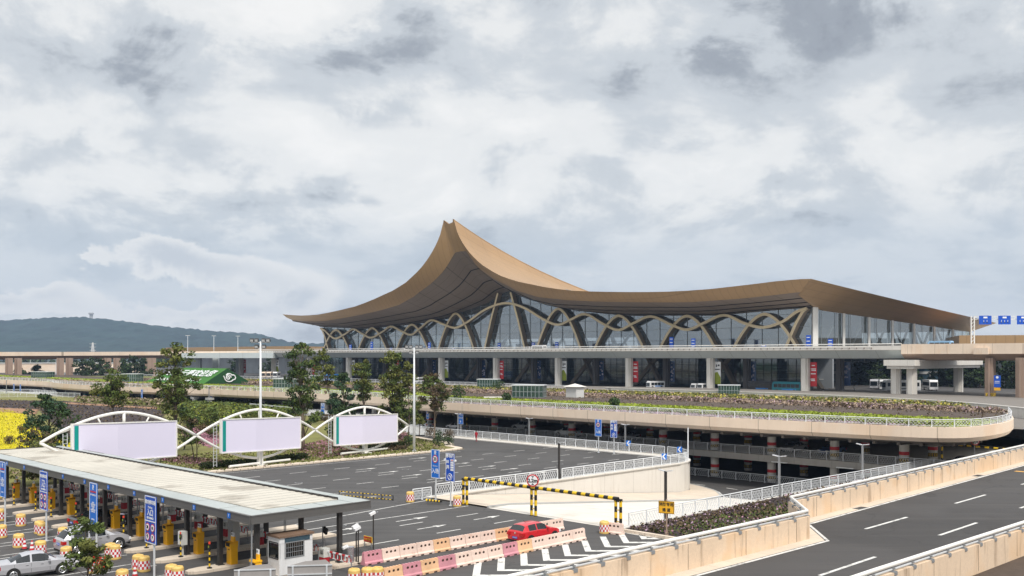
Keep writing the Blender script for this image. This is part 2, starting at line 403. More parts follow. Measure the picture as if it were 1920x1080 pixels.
def strips(mb, poly, zf, step=3.):                        # a sheet cut along u so that it follows a slope
    us = [p[0] for p in poly]; a = min(us)
    while a < max(us):
        c = clip(poly, a, min(a + step, max(us)))
        if len(c) > 2: mb.sheet(P2(c), zf)
        a += step
b = MB(); strips(b, APRON, za); struct(b.build('concrete_apron', 'apron'))
WALK = [(58, 61), (58, 68.5), (97.5, 68.5), (100.6, 69.1), (103, 70.9), (104.5, 74.4), (105.7, 73.9), (104.3, 70.2), (102, 66.3), (98.6, 63.3), (92, 61.3), (88, 61)]
b = MB(); strips(b, WALK, lambda p: za(p) + .13); b.mi = 1
kl = resample([UV(u, v) for u, v in [(58, 61), (88, 61), (92, 61.3), (98.6, 63.3), (102, 66.3), (104.3, 70.2), (105.7, 73.9)]], 1.5)
for p, q in zip(kl, kl[1:]): b.bar((p.x, p.y, za(p) + .06), (q.x, q.y, za(q) + .06), .22, .2)
struct(b.build('sidewalk', ['sidewalk', 'concrete_grey']))
# the white wall that carries the plaza edge above the lower ramp, with its rounded nose
t = root('retaining_wall', 'tall pale concrete wall under the plaza railing with a rounded nose end', 'retaining wall', UV(60, 68.7))
WL = [(57.6, 68.75), (97.5, 68.75)] + [(97.5 + 7.2 * math.sin(a), 75.9 - 7.15 * math.cos(a)) for a in [math.radians(x) for x in range(10, 91, 10)]] + [(104.7, 124)]
WLx = [UV(u, v) for u, v in WL]
b = MB(); b.wall(WLx, .36, -3.7, .10); b.build('wall', 'concrete_white', t, world=True)
b = MB(); b.wall(WLx, .52, .10, .24); b.build('coping', 'concrete_white', t, world=True)
t = root('bed_retaining_wall', 'low concrete wall holding the flower bed beside the sunken apron', 'retaining wall', UV(58, 46.1))
b = MB(); b.wall([UV(57.8, 46.05), UV(118.2, 46.05)], .3, -3.7, .16); b.build('wall', 'concrete_white', t, world=True)
b = MB(); b.prism(P2([(103.3, 76), (104.5, 76), (104.5, 123.9), (103.3, 123.9)]), -.02, .13); b.prism(P2([(60.5, 68.9), (60.5, 69.8), (97.4, 69.8), (97.4, 68.9)]), -.02, .12); struct(b.build('edge_walkway', 'concrete_white'))
# planting bed beside the ramp
BED = [(57.6, 45.9), (57.6, 22.5), (118, 22.5), (118, 45.9)]
b = MB(); b.sheet(P2(BED), .09); struct(b.build('bed_soil', 'soil'))
b = MB()
for p, q in zip(*(lambda r: (r, r[1:]))(resample([UV(57.4, 46), UV(57.4, 22)], .9))):
    b.bar((p.x, p.y, .11), (p.x + (q.x - p.x) * .97, p.y + (q.y - p.y) * .97, .11), .34, .22)
struct(b.build('bed_kerb', 'kerb'))
# lawns left of the plaza
UMAX = [(101.4, 90.6), (102.6, 92.6), (104, 93), (107, 94.2), (110, 97), (117.5, 99), (128, 101.7), (140, 103.6), (340, 103.6)]
rows = []
v = 101.5
while v < 340:
    um = interp(UMAX, v); rows.append([UV(lerp(-30, um, j / 44), v, hf(lerp(-30, um, j / 44), v)) for j in range(45)]); v += 1 if v < 112 else 4
b = MB(); b.grid(rows, flip=True); struct(b.build('lawn', 'lawn', smooth=True))
rows = []
for i in range(60):
    v = 124.2 + i * 4; rows.append([UV(lerp(interp(UMAX, v) + .05, 150, j / 8), v, hf(104, v) - .06) for j in range(9)])
b = MB(); b.grid(rows, flip=True); struct(b.build('service_road', 'concrete_grey', smooth=True))
kp = [UV(u, v) for u, v in [(-25, 101.5), (90.6, 101.5)] + [(92.2, 102.1), (93, 103.4), (93.6, 106), (97, 110), (99, 117.5), (101.7, 128), (103.4, 138)]]
kp = resample(kp, 1.0); o1 = offset(kp, .0); o2 = offset(kp, 1.15)
b = MB(); b.grid([[(p[0], p[1], 0) for p in o1], [(p[0], p[1], .17) for p in o1], [(p[0], p[1], .19) for p in o2], [(p[0], p[1], .05) for p in o2]])
b.mi = 1
for i in range(0, len(kp) - 1):
    if i % 1 == 0: b.bar((o1[i][0], o1[i][1], .0), (o1[i][0], o1[i][1], .178), .03)
struct(b.build('plaza_kerb', ['kerb', 'hole_dark']))
def field(name, px, m, dz=.03, cell=1.2, kind='structure', tf=None):
    poly = [toUV((tf or GT)(x, y)) for x, y in px]
    u0, u1 = min(p[0] for p in poly), max(p[0] for p in poly); v0, v1 = min(p[1] for p in poly), max(p[1] for p in poly)
    mb = MB(); u = u0
    while u < u1:
        v = v0
        while v < v1:
            if inside((u + cell / 2, v + cell / 2), poly):
                mb.quad(*[UV(a, c, hf(a, c) + dz) for a, c in ((u, v + cell), (u, v), (u + cell, v), (u + cell, v + cell))])
            v += cell
        u += cell
    if not mb.f: return None, poly
    o = mb.build(name, m); o['kind'] = kind
    return o, poly
YEL = [(-160, 772), (0, 766), (45, 775), (58, 796), (150, 842), (60, 856), (-160, 850)]
_, yel = field('yellow_flower_field', YEL, 'yellow_field', .03, 1.0)
_, soil1 = field('dark_soil_field', [(-60, 750), (120, 752), (180, 757), (300, 763), (312, 800), (262, 842), (150, 838), (105, 800), (75, 769), (-60, 763)], 'soil', .05, 1.0)
field('bare_path', [(-60, 762), (72, 768), (66, 777), (45, 776), (-60, 768)], 'soil_warm', .07, .8)
field('path_edge', [(110, 754), (180, 758), (300, 765), (300, 768), (180, 761), (110, 757)], 'soil_warm', .08, .7)
_, pinkA = field('pink_flower_bed', [(560, 836), (600, 826), (690, 812), (740, 806), (765, 812), (762, 838), (690, 850), (600, 858), (560, 852)], 'pink_bed', .03, .6)
_, pinkB = field('pink_flower_bed', [(340, 800), (405, 808), (412, 830), (395, 840), (345, 822)], 'pink_bed', .03, .6)
_, pinkC = field('pink_flower_bed', [(255, 852), (330, 856), (420, 866), (470, 868), (440, 878), (330, 868)], 'pink_bed', .03, .6)
# ------------------------------------------------------------------ road paint
def uvquad(mb, u0, u1, v, w, z=.005):
    mb.quad(UV(u0, v - w / 2, z), UV(u1, v - w / 2, z), UV(u1, v + w / 2, z), UV(u0, v + w / 2, z))
PZ = PLAZA
b = MB()
def dash(u0, u1, v, w=.15):
    if inside((u0, v), PZ) and inside((u1, v), PZ) and inside(((u0 + u1) / 2, v), PZ): uvquad(b, u0, u1, v, w)
for k in range(6):
    v = 73.6 + 4.25 * k
    for i in range(-3, 10):
        dash(59.2 + 6 * i, 61.4 + 6 * i, v)
for v in (55.0, 59.5):
    for i in range(0, 3): dash(41 + 6 * i, 43.4 + 6 * i, v)
for i in range(4): dash(105.2 + i * 0, 105.9, 126 + 5 * i)
def line(pts, w=.15, z=.005):
    L = offset(pts, w / 2); Rr = offset(pts, -w / 2)
    for i in range(len(pts) - 1): b.quad((*Rr[i], z), (*Rr[i + 1], z), (*L[i + 1], z), (*L[i], z))
line([UV(38, 65.2), UV(57, 68.2)]); line([UV(38, 63.1), UV(57.6, 63.1)])
line([UV(38, 100.2), UV(90, 100.2)], .12)
line([UV(57.15, 39.5), UV(57.15, 46.3)], .15)
def arrow(u, v, L=3.0, s=1.):
    uvquad(b, u, u + L * .62, v, .16 * s)
    b.add([UV(u + L * .6, v - .36 * s, .005), UV(u + L, v, .005), UV(u + L * .6, v + .36 * s, .005)], [(0, 1, 2)])
for k in range(6): arrow(78.3, 75.5 + 4.25 * k + (.4 if k % 2 else 0))
for k in range(4): arrow(66.5, 79.5 + 4.25 * k)
arrow(47, 57.3); arrow(53, 57.4); arrow(41.5, 61.2); arrow(48, 61.2, 3.4)
for k in range(0, 12):                                    # approach lanes in front of the islands
    v = 55.5 + 4.45 * k
    for s_ in (-1, 1): line([UV(13 + (k % 2), v + .12 * s_), UV(20, v + .45 * s_), UV(27.2, v + .75 * s_)], .12)
    arrow(18.5, v + 2.2, 3.2)
    for i in range(3): dash(2 + 4 * i, 4.4 + 4 * i, v, .12)
for i in range(11):                                       # chevron hatching beside the ramp
    u0 = 39.3 + 2.09 * i; v0 = 42.7
    if i > 9: continue
    a = UV(u0, v0); w = .46; la = 3.9 if i < 8 else (3.6 if i == 8 else 1.7); lb = 7.5
    b.add([(a[0], a[1], .005), (a[0] + w, a[1] + w, .005), (a[0] + w, a[1] + la, .005), (a[0], a[1] + la, .005)], [(0, 1, 2, 3)])
    b.add([(a[0], a[1], .005), (a[0] + lb, a[1], .005), (a[0] + lb, a[1] + w, .005), (a[0] + w, a[1] + w, .005)], [(0, 1, 2, 3)])
struct(b.build('road_markings', 'paint_white'))
b = MB()
for p, q in (((1300, 907), (1322, 910)), ((1362, 915), (1382, 918))):
    line([G(*p, -3.55)[:2], G(*q, -3.55)[:2]], .25, -3.545)
line([UV(88, 60.6), UV(92, 60.9), UV(98.8, 62.9), UV(102.3, 66), UV(104.7, 70), UV(106.1, 73.9)], .15, -3.53)
struct(b.build('lower_road_markings', 'paint_white'))
# ------------------------------------------------------------------ the elevated ramp in front
PL = [(3, 21.9), (29.4, 21.7), (40.4, 21.4), (43.8, 24.1), (82.4, 25.1), (135, 26.6)]
PRt = [(3, 14.35), (30.6, 13.9), (43.8, 13.45), (82, 12.3), (135, 10.6)]
b = MB(); b.prism(P2(PL + PRt[::-1]), 3.6, 5.0); struct(b.build('ramp_road', 'asphalt_ramp'))
b = MB()
def loff(pts, d): return offset([UV(u, v) for u, v in pts], d)
sh0 = loff(PL, -.12); sh1 = loff(PL, -.80)
for i in range(len(PL) - 1): b.quad((*sh0[i], 5.004), (*sh1[i], 5.004), (*sh1[i + 1], 5.004), (*sh0[i + 1], 5.004))
struct(b.build('ramp_shoulder', 'sidewalk'))
b = MB()
e0 = loff(PL, -.86); e1 = loff(PL, -1.02)
for i in range(len(PL) - 1): b.quad((*e0[i], 5.008), (*e1[i], 5.008), (*e1[i + 1], 5.008), (*e0[i + 1], 5.008))
g0 = loff(PL, -.70); g1 = loff(PL, -.74)
for v, us in ((20.6, [44.6, 55.9, 67.2, 78.5, 90]), (17.45, [22.6, 33.9, 45.4, 56.7, 68, 79.3])):
    for u in us: uvquad(b, u, u + 4.8, v, .16, 5.008)
struct(b.build('ramp_markings', 'paint_white'))
b = MB()
for k in range(3): uvquad(b, 74.5 + k * .1, 75.0 + k * .1, 22.6 - 1.6 * k, 1.5, 5.008)
struct(b.build('ramp_rumble_strip', 'paint_yellow_line'))
b = MB(); b.sheet(P2([(3, 14.2), (30.6, 13.75), (43.8, 13.3), (82, 12.15), (135, 10.4), (135, 5), (3, 5)]), 4.92); struct(b.build('verge', 'soil_grey'))
def parapet(label, line_, inner, z=5.0, h=1.02, group=None):
    t = root('ramp_parapet', label, 'parapet', UV(*line_[1], z), 0, group)
    L = [Vector(UV(u, v)) for u, v in line_]
    b = MB(); b.wall(L, .24, z - 1.4, z + h); b.build('wall', 'concrete_stained', t, world=True)
    b = MB(); Ls = resample(L, 4.); b2 = MB()
    for p in Ls[1:-1]: b2.box((p.x, p.y, z + h / 2), (.015, .252, h * .98), -Q)
    b2.build('joint', 'hole_dark', t, world=True)
    tp = [(p.x, p.y, z + h + .24) for p in L]
    b = MB(); b.tube(tp, .075, 10); b.build('top_rail', 'white_steel', t, world=True, smooth=True)
    b = MB(); b.tube([(p[0], p[1], p[2] - .16) for p in tp], .04, 8); b.build('lower_rail', 'galv', t, world=True, smooth=True)
    pr = None
    for p, q in list(zip(*(lambda r: (r, r[1:]))(resample(L, 1.45))))[:90]:
        a = math.atan2(q.y - p.y, q.x - p.x)
        if pr is None:
            m = MB(); m.box((0, 0, .1), (.07, .04, .2)); m.box((0, 0, .012), (.26, .25, .03)); m.box((.0, -.13, -.05), (.2, .03, .09)); m.box((0, .13, -.05), (.2, .03, .09)); m.box((0, .0, .12), (.10, .18, .05))
            pr = m.build('bracket', 'grey_steel', t); o = pr
        else:
            o = pr.copy(); COL.objects.link(o)
        o.location = Vector((p.x, p.y, z + h + .0)) - Vector(t.location); o.rotation_euler = (0, 0, a)
    return t
parapet('stained cream parapet with a kink and white rail along the far edge of the ramp', PL, -1)
parapet('stained cream parapet with double white rail in the bottom right corner', PRt, 1)
t = root('edge_rail', 'thin dark metal rail on the brown verge in the corner below the ramp', 'rail', UV(40, 9, 4.92))
b = MB(); b.tube([UV(10, 10.6, 5.55), UV(90, 8.0, 5.55)], .05, 6); b.tube([UV(10, 10.6, 5.25), UV(90, 8.0, 5.25)], .04, 6); b.build('rail', 'dark_steel', t, world=True)
b = MB(); [b.bar(UV(10 + 2 * k, 10.6 - .065 * k, 4.9), UV(10 + 2 * k, 10.6 - .065 * k, 5.6), .06) for k in range(40)]; b.build('post', 'dark_steel', t, world=True)
# ------------------------------------------------------------------ railings
def fence(label, pts, h=1.05, post=2.0, name='railing', nd=7, group='railings of pale lattice panels', m='rail_white', fine=True, cat='railing', pw=.075):
    t = root(name, label, cat, pts[0], 0, group)
    P = resample(pts, post); pr = None
    for i, p in enumerate(P[:100]):
        if pr is None:
            mb = MB(); mb.box((0, 0, h / 2), (pw, pw, h)); mb.box((0, 0, .02), (.16, .16, .04)); pr = mb.build('post', m, t); o = pr
        else:
            o = pr.copy(); COL.objects.link(o)
        o.location = p - Vector(pts[0])
        q = P[min(i + 1, len(P) - 1)] - P[max(i - 1, 0)]; o.rotation_euler = (0, 0, math.atan2(q.y, q.x))
    for nm, zz, ww in (('top_rail', h, .09), ('upper_rail', h - .17, .04), ('lower_rail', .12, .04)):
        b = MB(); b.tube([p + Vector((0, 0, zz)) for p in P], ww * .5, 6); b.build(nm, m, t, world=True)
    b = MB()
    for p, q in zip(P, P[1:]):
        zl, zh = .12, h - .17
        if fine:
            for k in range(nd):                            # crossing slanted bars
                a = k / nd; c = (k + 1.6) / nd
                if c <= 1.0:
                    b.bar(p.lerp(q, a) + Vector((0, 0, zl)), p.lerp(q, c) + Vector((0, 0, zh)), .022)
                    b.bar(p.lerp(q, c) + Vector((0, 0, zl)), p.lerp(q, a) + Vector((0, 0, zh)), .022)
            b.bar(p.lerp(q, .04) + Vector((0, 0, zl)), p.lerp(q, .04) + Vector((0, 0, zh)), .022)
        else:
            for k in range(1, nd): b.bar(p.lerp(q, k / nd) + Vector((0, 0, zl)), p.lerp(q, k / nd) + Vector((0, 0, zh)), .03)
    b.build('lattice', m, t, world=True)['kind'] = 'stuff'
    return t
zc = .24
nose = [UV(u, v, zc) for u, v in WL[1:-1]]
fence('pale lattice railing along the plaza edge over the tall white wall', [UV(58.6, 68.75, zc), UV(75.6, 68.75, zc)], group=None)
fence('lattice railing over the white wall between the dark lamp post and the rounded nose', [UV(76.3, 68.75, zc), UV(97.5, 68.75, zc)] + [UV(u, v, zc) for u, v in WL[2:-2]] + [UV(104.7, 75.5, zc)], post=1.8, group=None)
fence('short end panel of lattice railing beside the blue speed limit sign', [UV(56.0, 68.9, .0), UV(58.2, 68.9, .0)], post=1.1, group=None)
fence('long lattice railing along the far edge of the plaza asphalt', [UV(104.7, 76, zc), UV(104.7, 127, zc)], group=None)
fence('lattice railing along the edge of the upper parking floor', [UV(114.6, 38, .12), UV(114.6, 124, .12), UV(112.4, 126, .12)], post=2.2, group=None)
fence('lattice railing along the flower bed above the sunken apron', [UV(58.8, 46.05, .16), UV(63.3, 46.05, .16)], group=None)
fence('lattice railing along the flower bed beyond the double lamp post', [UV(64.2, 46.05, .16), UV(80.8, 46.05, .16), UV(116, 45.1, .16)], post=1.8, group=None)
fence('lattice railing along the lower parking floor beside the sunken road', [UV(114.2, 60, -3.55), UV(114.2, 82, -3.55)], post=2.2, group=None)
fence('white barred railing on the far left beside the service road', [GT(0, 745), GT(90, 744), GT(150, 746)], h=1.3, post=2.5, nd=8, fine=False, group=None)
fence('white railing across the service road at the far left in front of the garage', [GT(-40, 738), GT(60, 737), GT(105, 741)], h=1.2, post=2.5, nd=8, fine=False, group=None)
fence('white barred railing behind the right billboard beside the service road', [UV(106, 128, .1), UV(107, 140, .6), UV(108, 158, 1.4), UV(108.5, 190, 1.8)], h=1.1, post=2.4, nd=8, fine=False, group=None)
fence('white railing on the inner side of the curved entry behind the round island shrubs', [UV(104.2, 129, .1), UV(104.6, 142, .7), UV(105, 152, 1.1)], h=1.1, post=2., nd=8, fine=False, group=None)
# ------------------------------------------------------------------ parking garage with its roof garden
EDGE = [(69, 133), (65.5, 125.5), (62.5, 119.5), (57.5, 112.5), (52, 107.4), (48.5, 106.2), (44, 108), (31.7, 119), (23.9, 126.3), (3.6, 147.5), (-15, 167), (-22, 181), (-42, 205), (-58, 218), (-76, 234), (-98, 247), (-110, 256), (-133, 280), (-145, 300), (-172, 323), (-260, 395)]
EDGE = [(p.x, p.y) for p in smooth_line([(x, y, 0) for x, y in EDGE], 2)]
BACKG = [(-330, 500), (-150, 420), (-60, 350), (20, 255), (55, 225), (65, 211), (77, 189), (80, 172), (77, 152), (72, 142)]
OUT = EDGE + BACKG
def gz(x, y):
    u, v = toUV((x, y)); return 5.34 - 1.25 * sstep(140, 200, u) - .7 * sstep(200, 260, u) + .35 * math.sin(u * .11) * sstep(112, 130, u) * (1 - sstep(165, 200, u))
def GG(px, py, dz=0):
    z = 5
    for _ in range(12): p = G(px, py, z); z = gz(p[0], p[1])
    return G(px, py, z)
t = root('parking_garage', 'open two storey parking garage with a cream edge band and planted roof', 'parking garage', UV(116, 90))
e0 = EDGE; e1 = offset(EDGE, .0); ei = offset(EDGE, -.45); e2 = offset(EDGE, -1.6); e3 = offset(EDGE, -8.5)
b = MB()
b.grid([[(p[0], p[1], 5.42) for p in ei], [(p[0], p[1], 5.42) for p in e0], [(p[0], p[1], 4.2) for p in e0], [(p[0], p[1], 3.72) for p in offset(EDGE, -.35)]])
b.build('edge_band', 'concrete_cream', t, world=True, smooth=False)
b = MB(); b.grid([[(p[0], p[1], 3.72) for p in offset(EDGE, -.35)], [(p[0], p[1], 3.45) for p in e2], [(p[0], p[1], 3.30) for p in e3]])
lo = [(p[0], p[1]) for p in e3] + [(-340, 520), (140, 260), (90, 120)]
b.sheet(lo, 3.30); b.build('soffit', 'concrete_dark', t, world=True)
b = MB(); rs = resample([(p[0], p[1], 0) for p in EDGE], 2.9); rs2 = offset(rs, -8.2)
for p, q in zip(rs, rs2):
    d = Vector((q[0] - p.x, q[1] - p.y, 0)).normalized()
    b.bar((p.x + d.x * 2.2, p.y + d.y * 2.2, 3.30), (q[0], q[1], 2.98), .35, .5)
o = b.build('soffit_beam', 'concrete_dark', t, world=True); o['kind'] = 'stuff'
b = MB(); b.prism(P2([(114.4, 37), (114.4, 124), (150, 124), (150, 30), (118, 30)]), -.75, .11)
b.build('parking_floor', 'concrete_white', t, world=True)
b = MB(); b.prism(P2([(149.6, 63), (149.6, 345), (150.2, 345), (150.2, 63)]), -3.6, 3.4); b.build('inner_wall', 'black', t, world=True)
cp = None
def gcolumn(u, v, z0, zt, teal=False):
    m = MB(); m.cyl((0, 0, z0), .58, zt - z0, 20); m.box((0, 0, zt - .2), (1.5, 1.5, .5)); o = m.build('column', 'concrete_white' if not teal else 'concrete_grey', t, smooth=False)
    m = MB(); m.cyl((0, 0, z0 + 1.22), .592, .42, 20); m.build('band', 'sign_red' if not teal else 'teal', o)
    m = MB(); m.cyl((0, 0, z0 + .38), .592, .5, 20); m.build('warning_base', 'black' if not teal else 'teal', o)
    m = MB()
    if not teal:
        for k in range(10):
            a = math.radians(180 + k * 20 - 20); a2 = a + math.radians(8)
            for s_ in (0, 1):
                pts = []
                for aa, zz in ((a, .40), (a2, .40), (a2 + .14, .63), (a + .14, .63)):
                    pts.append((.60 * math.cos(aa), .60 * math.sin(aa), z0 + (zz if not s_ else 1.26 - zz)))
                m.add(pts, [(0, 1, 2, 3)[::-1] if s_ else (0, 1, 2, 3)])
        m.build('chevron', 'safety_yellow', o)
    return o
def gcopy(o0, u, v):
    o = copy_tree(o0, t, MEMO) if o0 in PLACED else o0
    PLACED.add(o0); o.location = Vector(UV(u, v)) - Vector(t.location); o.rotation_euler = (0, 0, Q); return o
PLACED = set()
cA = gcolumn(0, 0, .1, 3.3); cB = gcolumn(0, 0, -3.55, -.45); cC = gcolumn(0, 0, .6, 3.3, True)
MEMO = {}
for x in COL.objects:
    if x.parent is not None: MEMO.setdefault(x.parent.name, []).append(x)
for k in range(10): gcopy(cA, 116.2, 48.8 + 8.95 * k)
for k in range(8): gcopy(cA, 125, 48.8 + 8.95 * k)
for k in range(10, 18): gcopy(cA, 116.5 + (k - 10) * .3, 48.8 + 8.95 * k)
for k in range(1, 8): gcopy(cB, 116.2, 48.8 + 8.95 * k)
for k in range(6): gcopy(cB, 125, 48.8 + 8.95 * k)
for k in range(14): gcopy(cC, 111.5 + (k % 3) * .4, 214 + 8.4 * k)
for u, v, z in ((112.6, 95, 3.25), (112.6, 74, 3.25), (113.4, 64, -.55), (113.4, 55, -.55), (113.4, 82, -.55), (111.5, 52, 3.3)): b = MB(); b.box(UV(u, v, z), (2.2, .3, .12), Q); b.build('strip_lamp', 'glow_lamp', t, world=True)
# the garden on the roof
b = MB()
uv_out = [toUV(p) for p in OUT]
inn = offset(EDGE, -.40)
uvg = [toUV(p) for p in inn] + [toUV(p) for p in BACKG]
b = MB(); strips(b, uvg, lambda p: gz(p[0], p[1]), 4.); struct(b.build('garden_soil', 'soil_grey'))
def band(name, lo_, hi_, m, dz, vlo=-50, vhi=420):
    poly = clip(clip(uvg, lo_, hi_, 0), vlo, vhi, 1); mb = MB(); strips(mb, poly, lambda p: gz(p[0], p[1]) + dz, 4.); o = struct(mb.build(name, m)); return poly
EU = [toUV(p) for p in inn]
def edge_u(v):
    c = [(abs(q[1] - v), q[0]) for q in EU if q[0] < 130]; return min(c)[1]
bandG = band('green_bed', 100, 124, 'green_cover', .03, 40, 150)
bandG2 = band('green_bed', 108, 128, 'green_cover', .03, 150, 420)
bandY = band('yellow_bed', 160, 196, 'leaf_olive', .04, 40, 420)
GUV = uvg
def pts_in(poly, n, f=None):
    u0, u1 = min(p[0] for p in poly), max(p[0] for p in poly); v0, v1 = min(p[1] for p in poly), max(p[1] for p in poly); out = []; k = 0
    while len(out) < n and k < n * 30:
        k += 1; u, v = random.uniform(u0, u1), random.uniform(v0, v1)
        if inside((u, v), poly) and (f is None or f(u, v)): out.append((u, v))
    return out
def tufts(mb, pts, zf, size, h, n=3, flat=.5):
    for u, v in pts:
        x, y, _ = UV(u, v); z = zf(x, y)
        for _ in range(n):
            s_ = size * random.uniform(.45, 1.1); c = Vector((x + random.gauss(0, size * .6), y + random.gauss(0, size * .6), z + h * random.random() ** .7))
            nr = Vector((random.gauss(0, .8), random.gauss(0, .8), random.uniform(.2, 1.2))).normalized(); p = nr.orthogonal().normalized(); q = nr.cross(p); a = random.uniform(0, 6.28)
            e = (p * math.cos(a) + q * math.sin(a)) * s_ * .5; f = nr.cross(e) * .7
            mb.add([c - e, c - f, c + e, c + f], [(0, 1, 2, 3)])
def stuff(name, label, sets, cat='plants'):
    mb = MB(); ms = []
    for i, (poly, n, zf, size, h, m, k) in enumerate(sets):
        mb.mi = i; ms.append(m); tufts(mb, pts_in(poly, n) if n else poly, zf, size, h, k)
    o = mb.build(name, ms); o['kind'] = 'stuff'; tag(o, label, cat); return o
gzz = lambda x, y: gz(x, y)
hz = lambda x, y: hf(*toUV((x, y)))
lav = [p for p in clip(clip(uvg, 100, 109.5, 0), 30, 400, 1)]
stuff('lavender_strip', 'strip of low lilac and green plants just behind the roof edge railing', [(clip(clip(uvg, 100, 109.2, 0), 42, 150, 1), 3200, gzz, .35, .25, 'petal_lilac', 2), (clip(clip(uvg, 108, 112, 0), 42, 150, 1), 1600, gzz, .4, .5, 'leaf_olive', 3), (clip(clip(uvg, 106, 116, 0), 150, 400, 1), 1600, gzz, .9, .6, 'dry', 2)])
stuff('green_ground_cover', 'bright yellow green ground cover on the garage roof', [(clip(bandG, 108, 124), 9000, gzz, .4, .10, 'leaf_bright', 2), (bandG2, 5000, gzz, .5, .12, 'leaf_bright', 2)])
SH = [(136, 160)]
stuff('brown_shrub_band', 'band of brown and purple shrubs across the roof garden', [(clip(clip(uvg, 137, 163, 0), 25, 330, 1), 9000, gzz, .5, .6, 'dry', 4), (clip(clip(uvg, 139, 162, 0), 25, 330, 1), 3500, gzz, .45, .65, 'petal_lilac', 2), (clip(clip(uvg, 137, 160, 0), 25, 330, 1), 3600, gzz, .5, .6, 'leaf_brown', 3), (clip(clip(uvg, 112, 136, 0), 30, 300, 1), 2500, gzz, .3, .1, 'leaf_brown', 2)])
stuff('yellow_flower_band', 'pale yellow flowers in front of the white road wall', [(clip(clip(uvg, 163, 194, 0), 60, 330, 1), 2600, gzz, .6, .4, 'petal_yellow', 2), (clip(clip(uvg, 160, 194, 0), 60, 330, 1), 4800, gzz, .7, .45, 'leaf_olive', 2), (clip(clip(uvg, 160, 192, 0), 60, 330, 1), 1800, gzz, .7, .45, 'dry', 2)])
RP = [(p[0], p[1], 5.42) for p in offset(EDGE, -.22)]
RP = RP[::-1]
seg = resample(RP, 2.4); cut = [0, 55, 115, 175, len(seg) - 1]
for i, lab in enumerate(['white railing on the garage roof edge at the far left', 'white railing on the garage roof edge in front of the green pyramid', 'white railing on the garage roof edge along the middle of the roof garden', 'white railing on the garage roof edge around the right end of the garden']):
    a, c = cut[i], min(cut[i + 1], len(seg) - 1)
    if c - a > 2: fence(lab, [tuple(p) for p in seg[a:c + 1]], h=.82, post=2.4, nd=6, fine=(i > 1), group=None, m='rail_white')
# glass stair kiosks and the small shed
def kiosk(px0, px1, pyb, pyt, label, m='kiosk_glass', v_long=True):
    c = GG((px0 + px1) / 2, pyb); sc = c[1] / FO; w = (px1 - px0) * sc; h = (pyb - pyt) * sc
    w = w * .82; d = w * .62
    t = root('glass_kiosk', label, 'glass kiosk', c, math.radians(-12), 'glass stair kiosks on the garage roof')
    mb = MB(); mb.box((0, 0, h * .49), (w, d, h * .94)); mb.build('glazing', m, t)
    mb = MB(); mb.box((0, 0, h), (w * 1.06, d * 1.06, .18)); mb.build('roof', 'galv', t)
    mb = MB(); n = 8
    for i in range(n + 1):
        x = -w / 2 + w * i / n
        for s_ in (-1, 1): mb.box((x, s_ * d / 2, h / 2), (.09, .09, h))
    for i in range(5):
        y = -d / 2 + d * i / 4
        for s_ in (-1, 1): mb.box((s_ * w / 2, y, h / 2), (.09, .09, h))
    for z in (.1, h * .48):
        for s_ in (-1, 1): mb.box((0, s_ * d / 2, z), (w, .10, .08)); mb.box((s_ * w / 2, 0, z), (.10, d, .08))
    mb.build('frame', 'mullion', t); return t
kiosk(957, 1028, 745, 722, 'largest glass kiosk with green tint in the middle of the roof garden')
kiosk(893, 940, 728, 711, 'smaller glass kiosk behind and left of the largest one')
kiosk(1343, 1391, 741, 722, 'glass kiosk on the roof garden near the parked white vans')
kiosk(512, 568, 727, 710, 'dark framed glass kiosk between the pyramid and the tall trees', 'kiosk_glass')
kiosk(582, 607, 718, 704, 'small glass kiosk with pale roof partly behind trees')
kiosk(230, 268, 716, 701, 'pale roofed glass kiosk beside the left foot of the green pyramid')
kiosk(60, 101, 708, 697, 'dark glass kiosk at the far left of the roof garden')
c = GG(1078, 745); t = root('garden_shed', 'small white shed with a peaked roof on the roof garden', 'shed', c, Q)
mb = MB(); mb.box((0, 0, 1.0), (2.6, 2.2, 2.0)); mb.build('wall', 'white_wall', t)
mb = MB(); mb.add([(-1.7, -1.5, 2.0), (1.7, -1.5, 2.0), (1.7, 1.5, 2.0), (-1.7, 1.5, 2.0), (0, 0, 2.6)], [(0, 1, 4), (1, 2, 4), (2, 3, 4), (3, 0, 4), (3, 2, 1, 0)]); mb.build('roof', 'concrete_white', t)
for px, py, lab in ((935, 746, 'flat white vent slab on the roof garden in front of the largest kiosk'), (1505, 757, 'flat white vent slab among the brown shrubs'), (205, 722, 'flat white vent slab at the left of the roof garden'), (1690, 755, 'flat white vent slab near the right end of the garden')):
    c = GG(px, py); mb = MB(); mb.box((0, 0, .1), (5.5, 1.6, .2)); mb.box((0, 0, -.2), (4.5, 1.2, .5)); o = mb.build('vent_slab', 'concrete_white'); tag(o, lab, 'vent slab', 'vent slabs on the garage roof'); o.location = c; o.rotation_euler = (0, 0, .1)
# the green pyramid with white lettering
t = root('lettered_mound', 'green planted wedge with white lettering and a white swirl emblem', 'planted sign', (-85, 262, 5.3), math.radians(135))
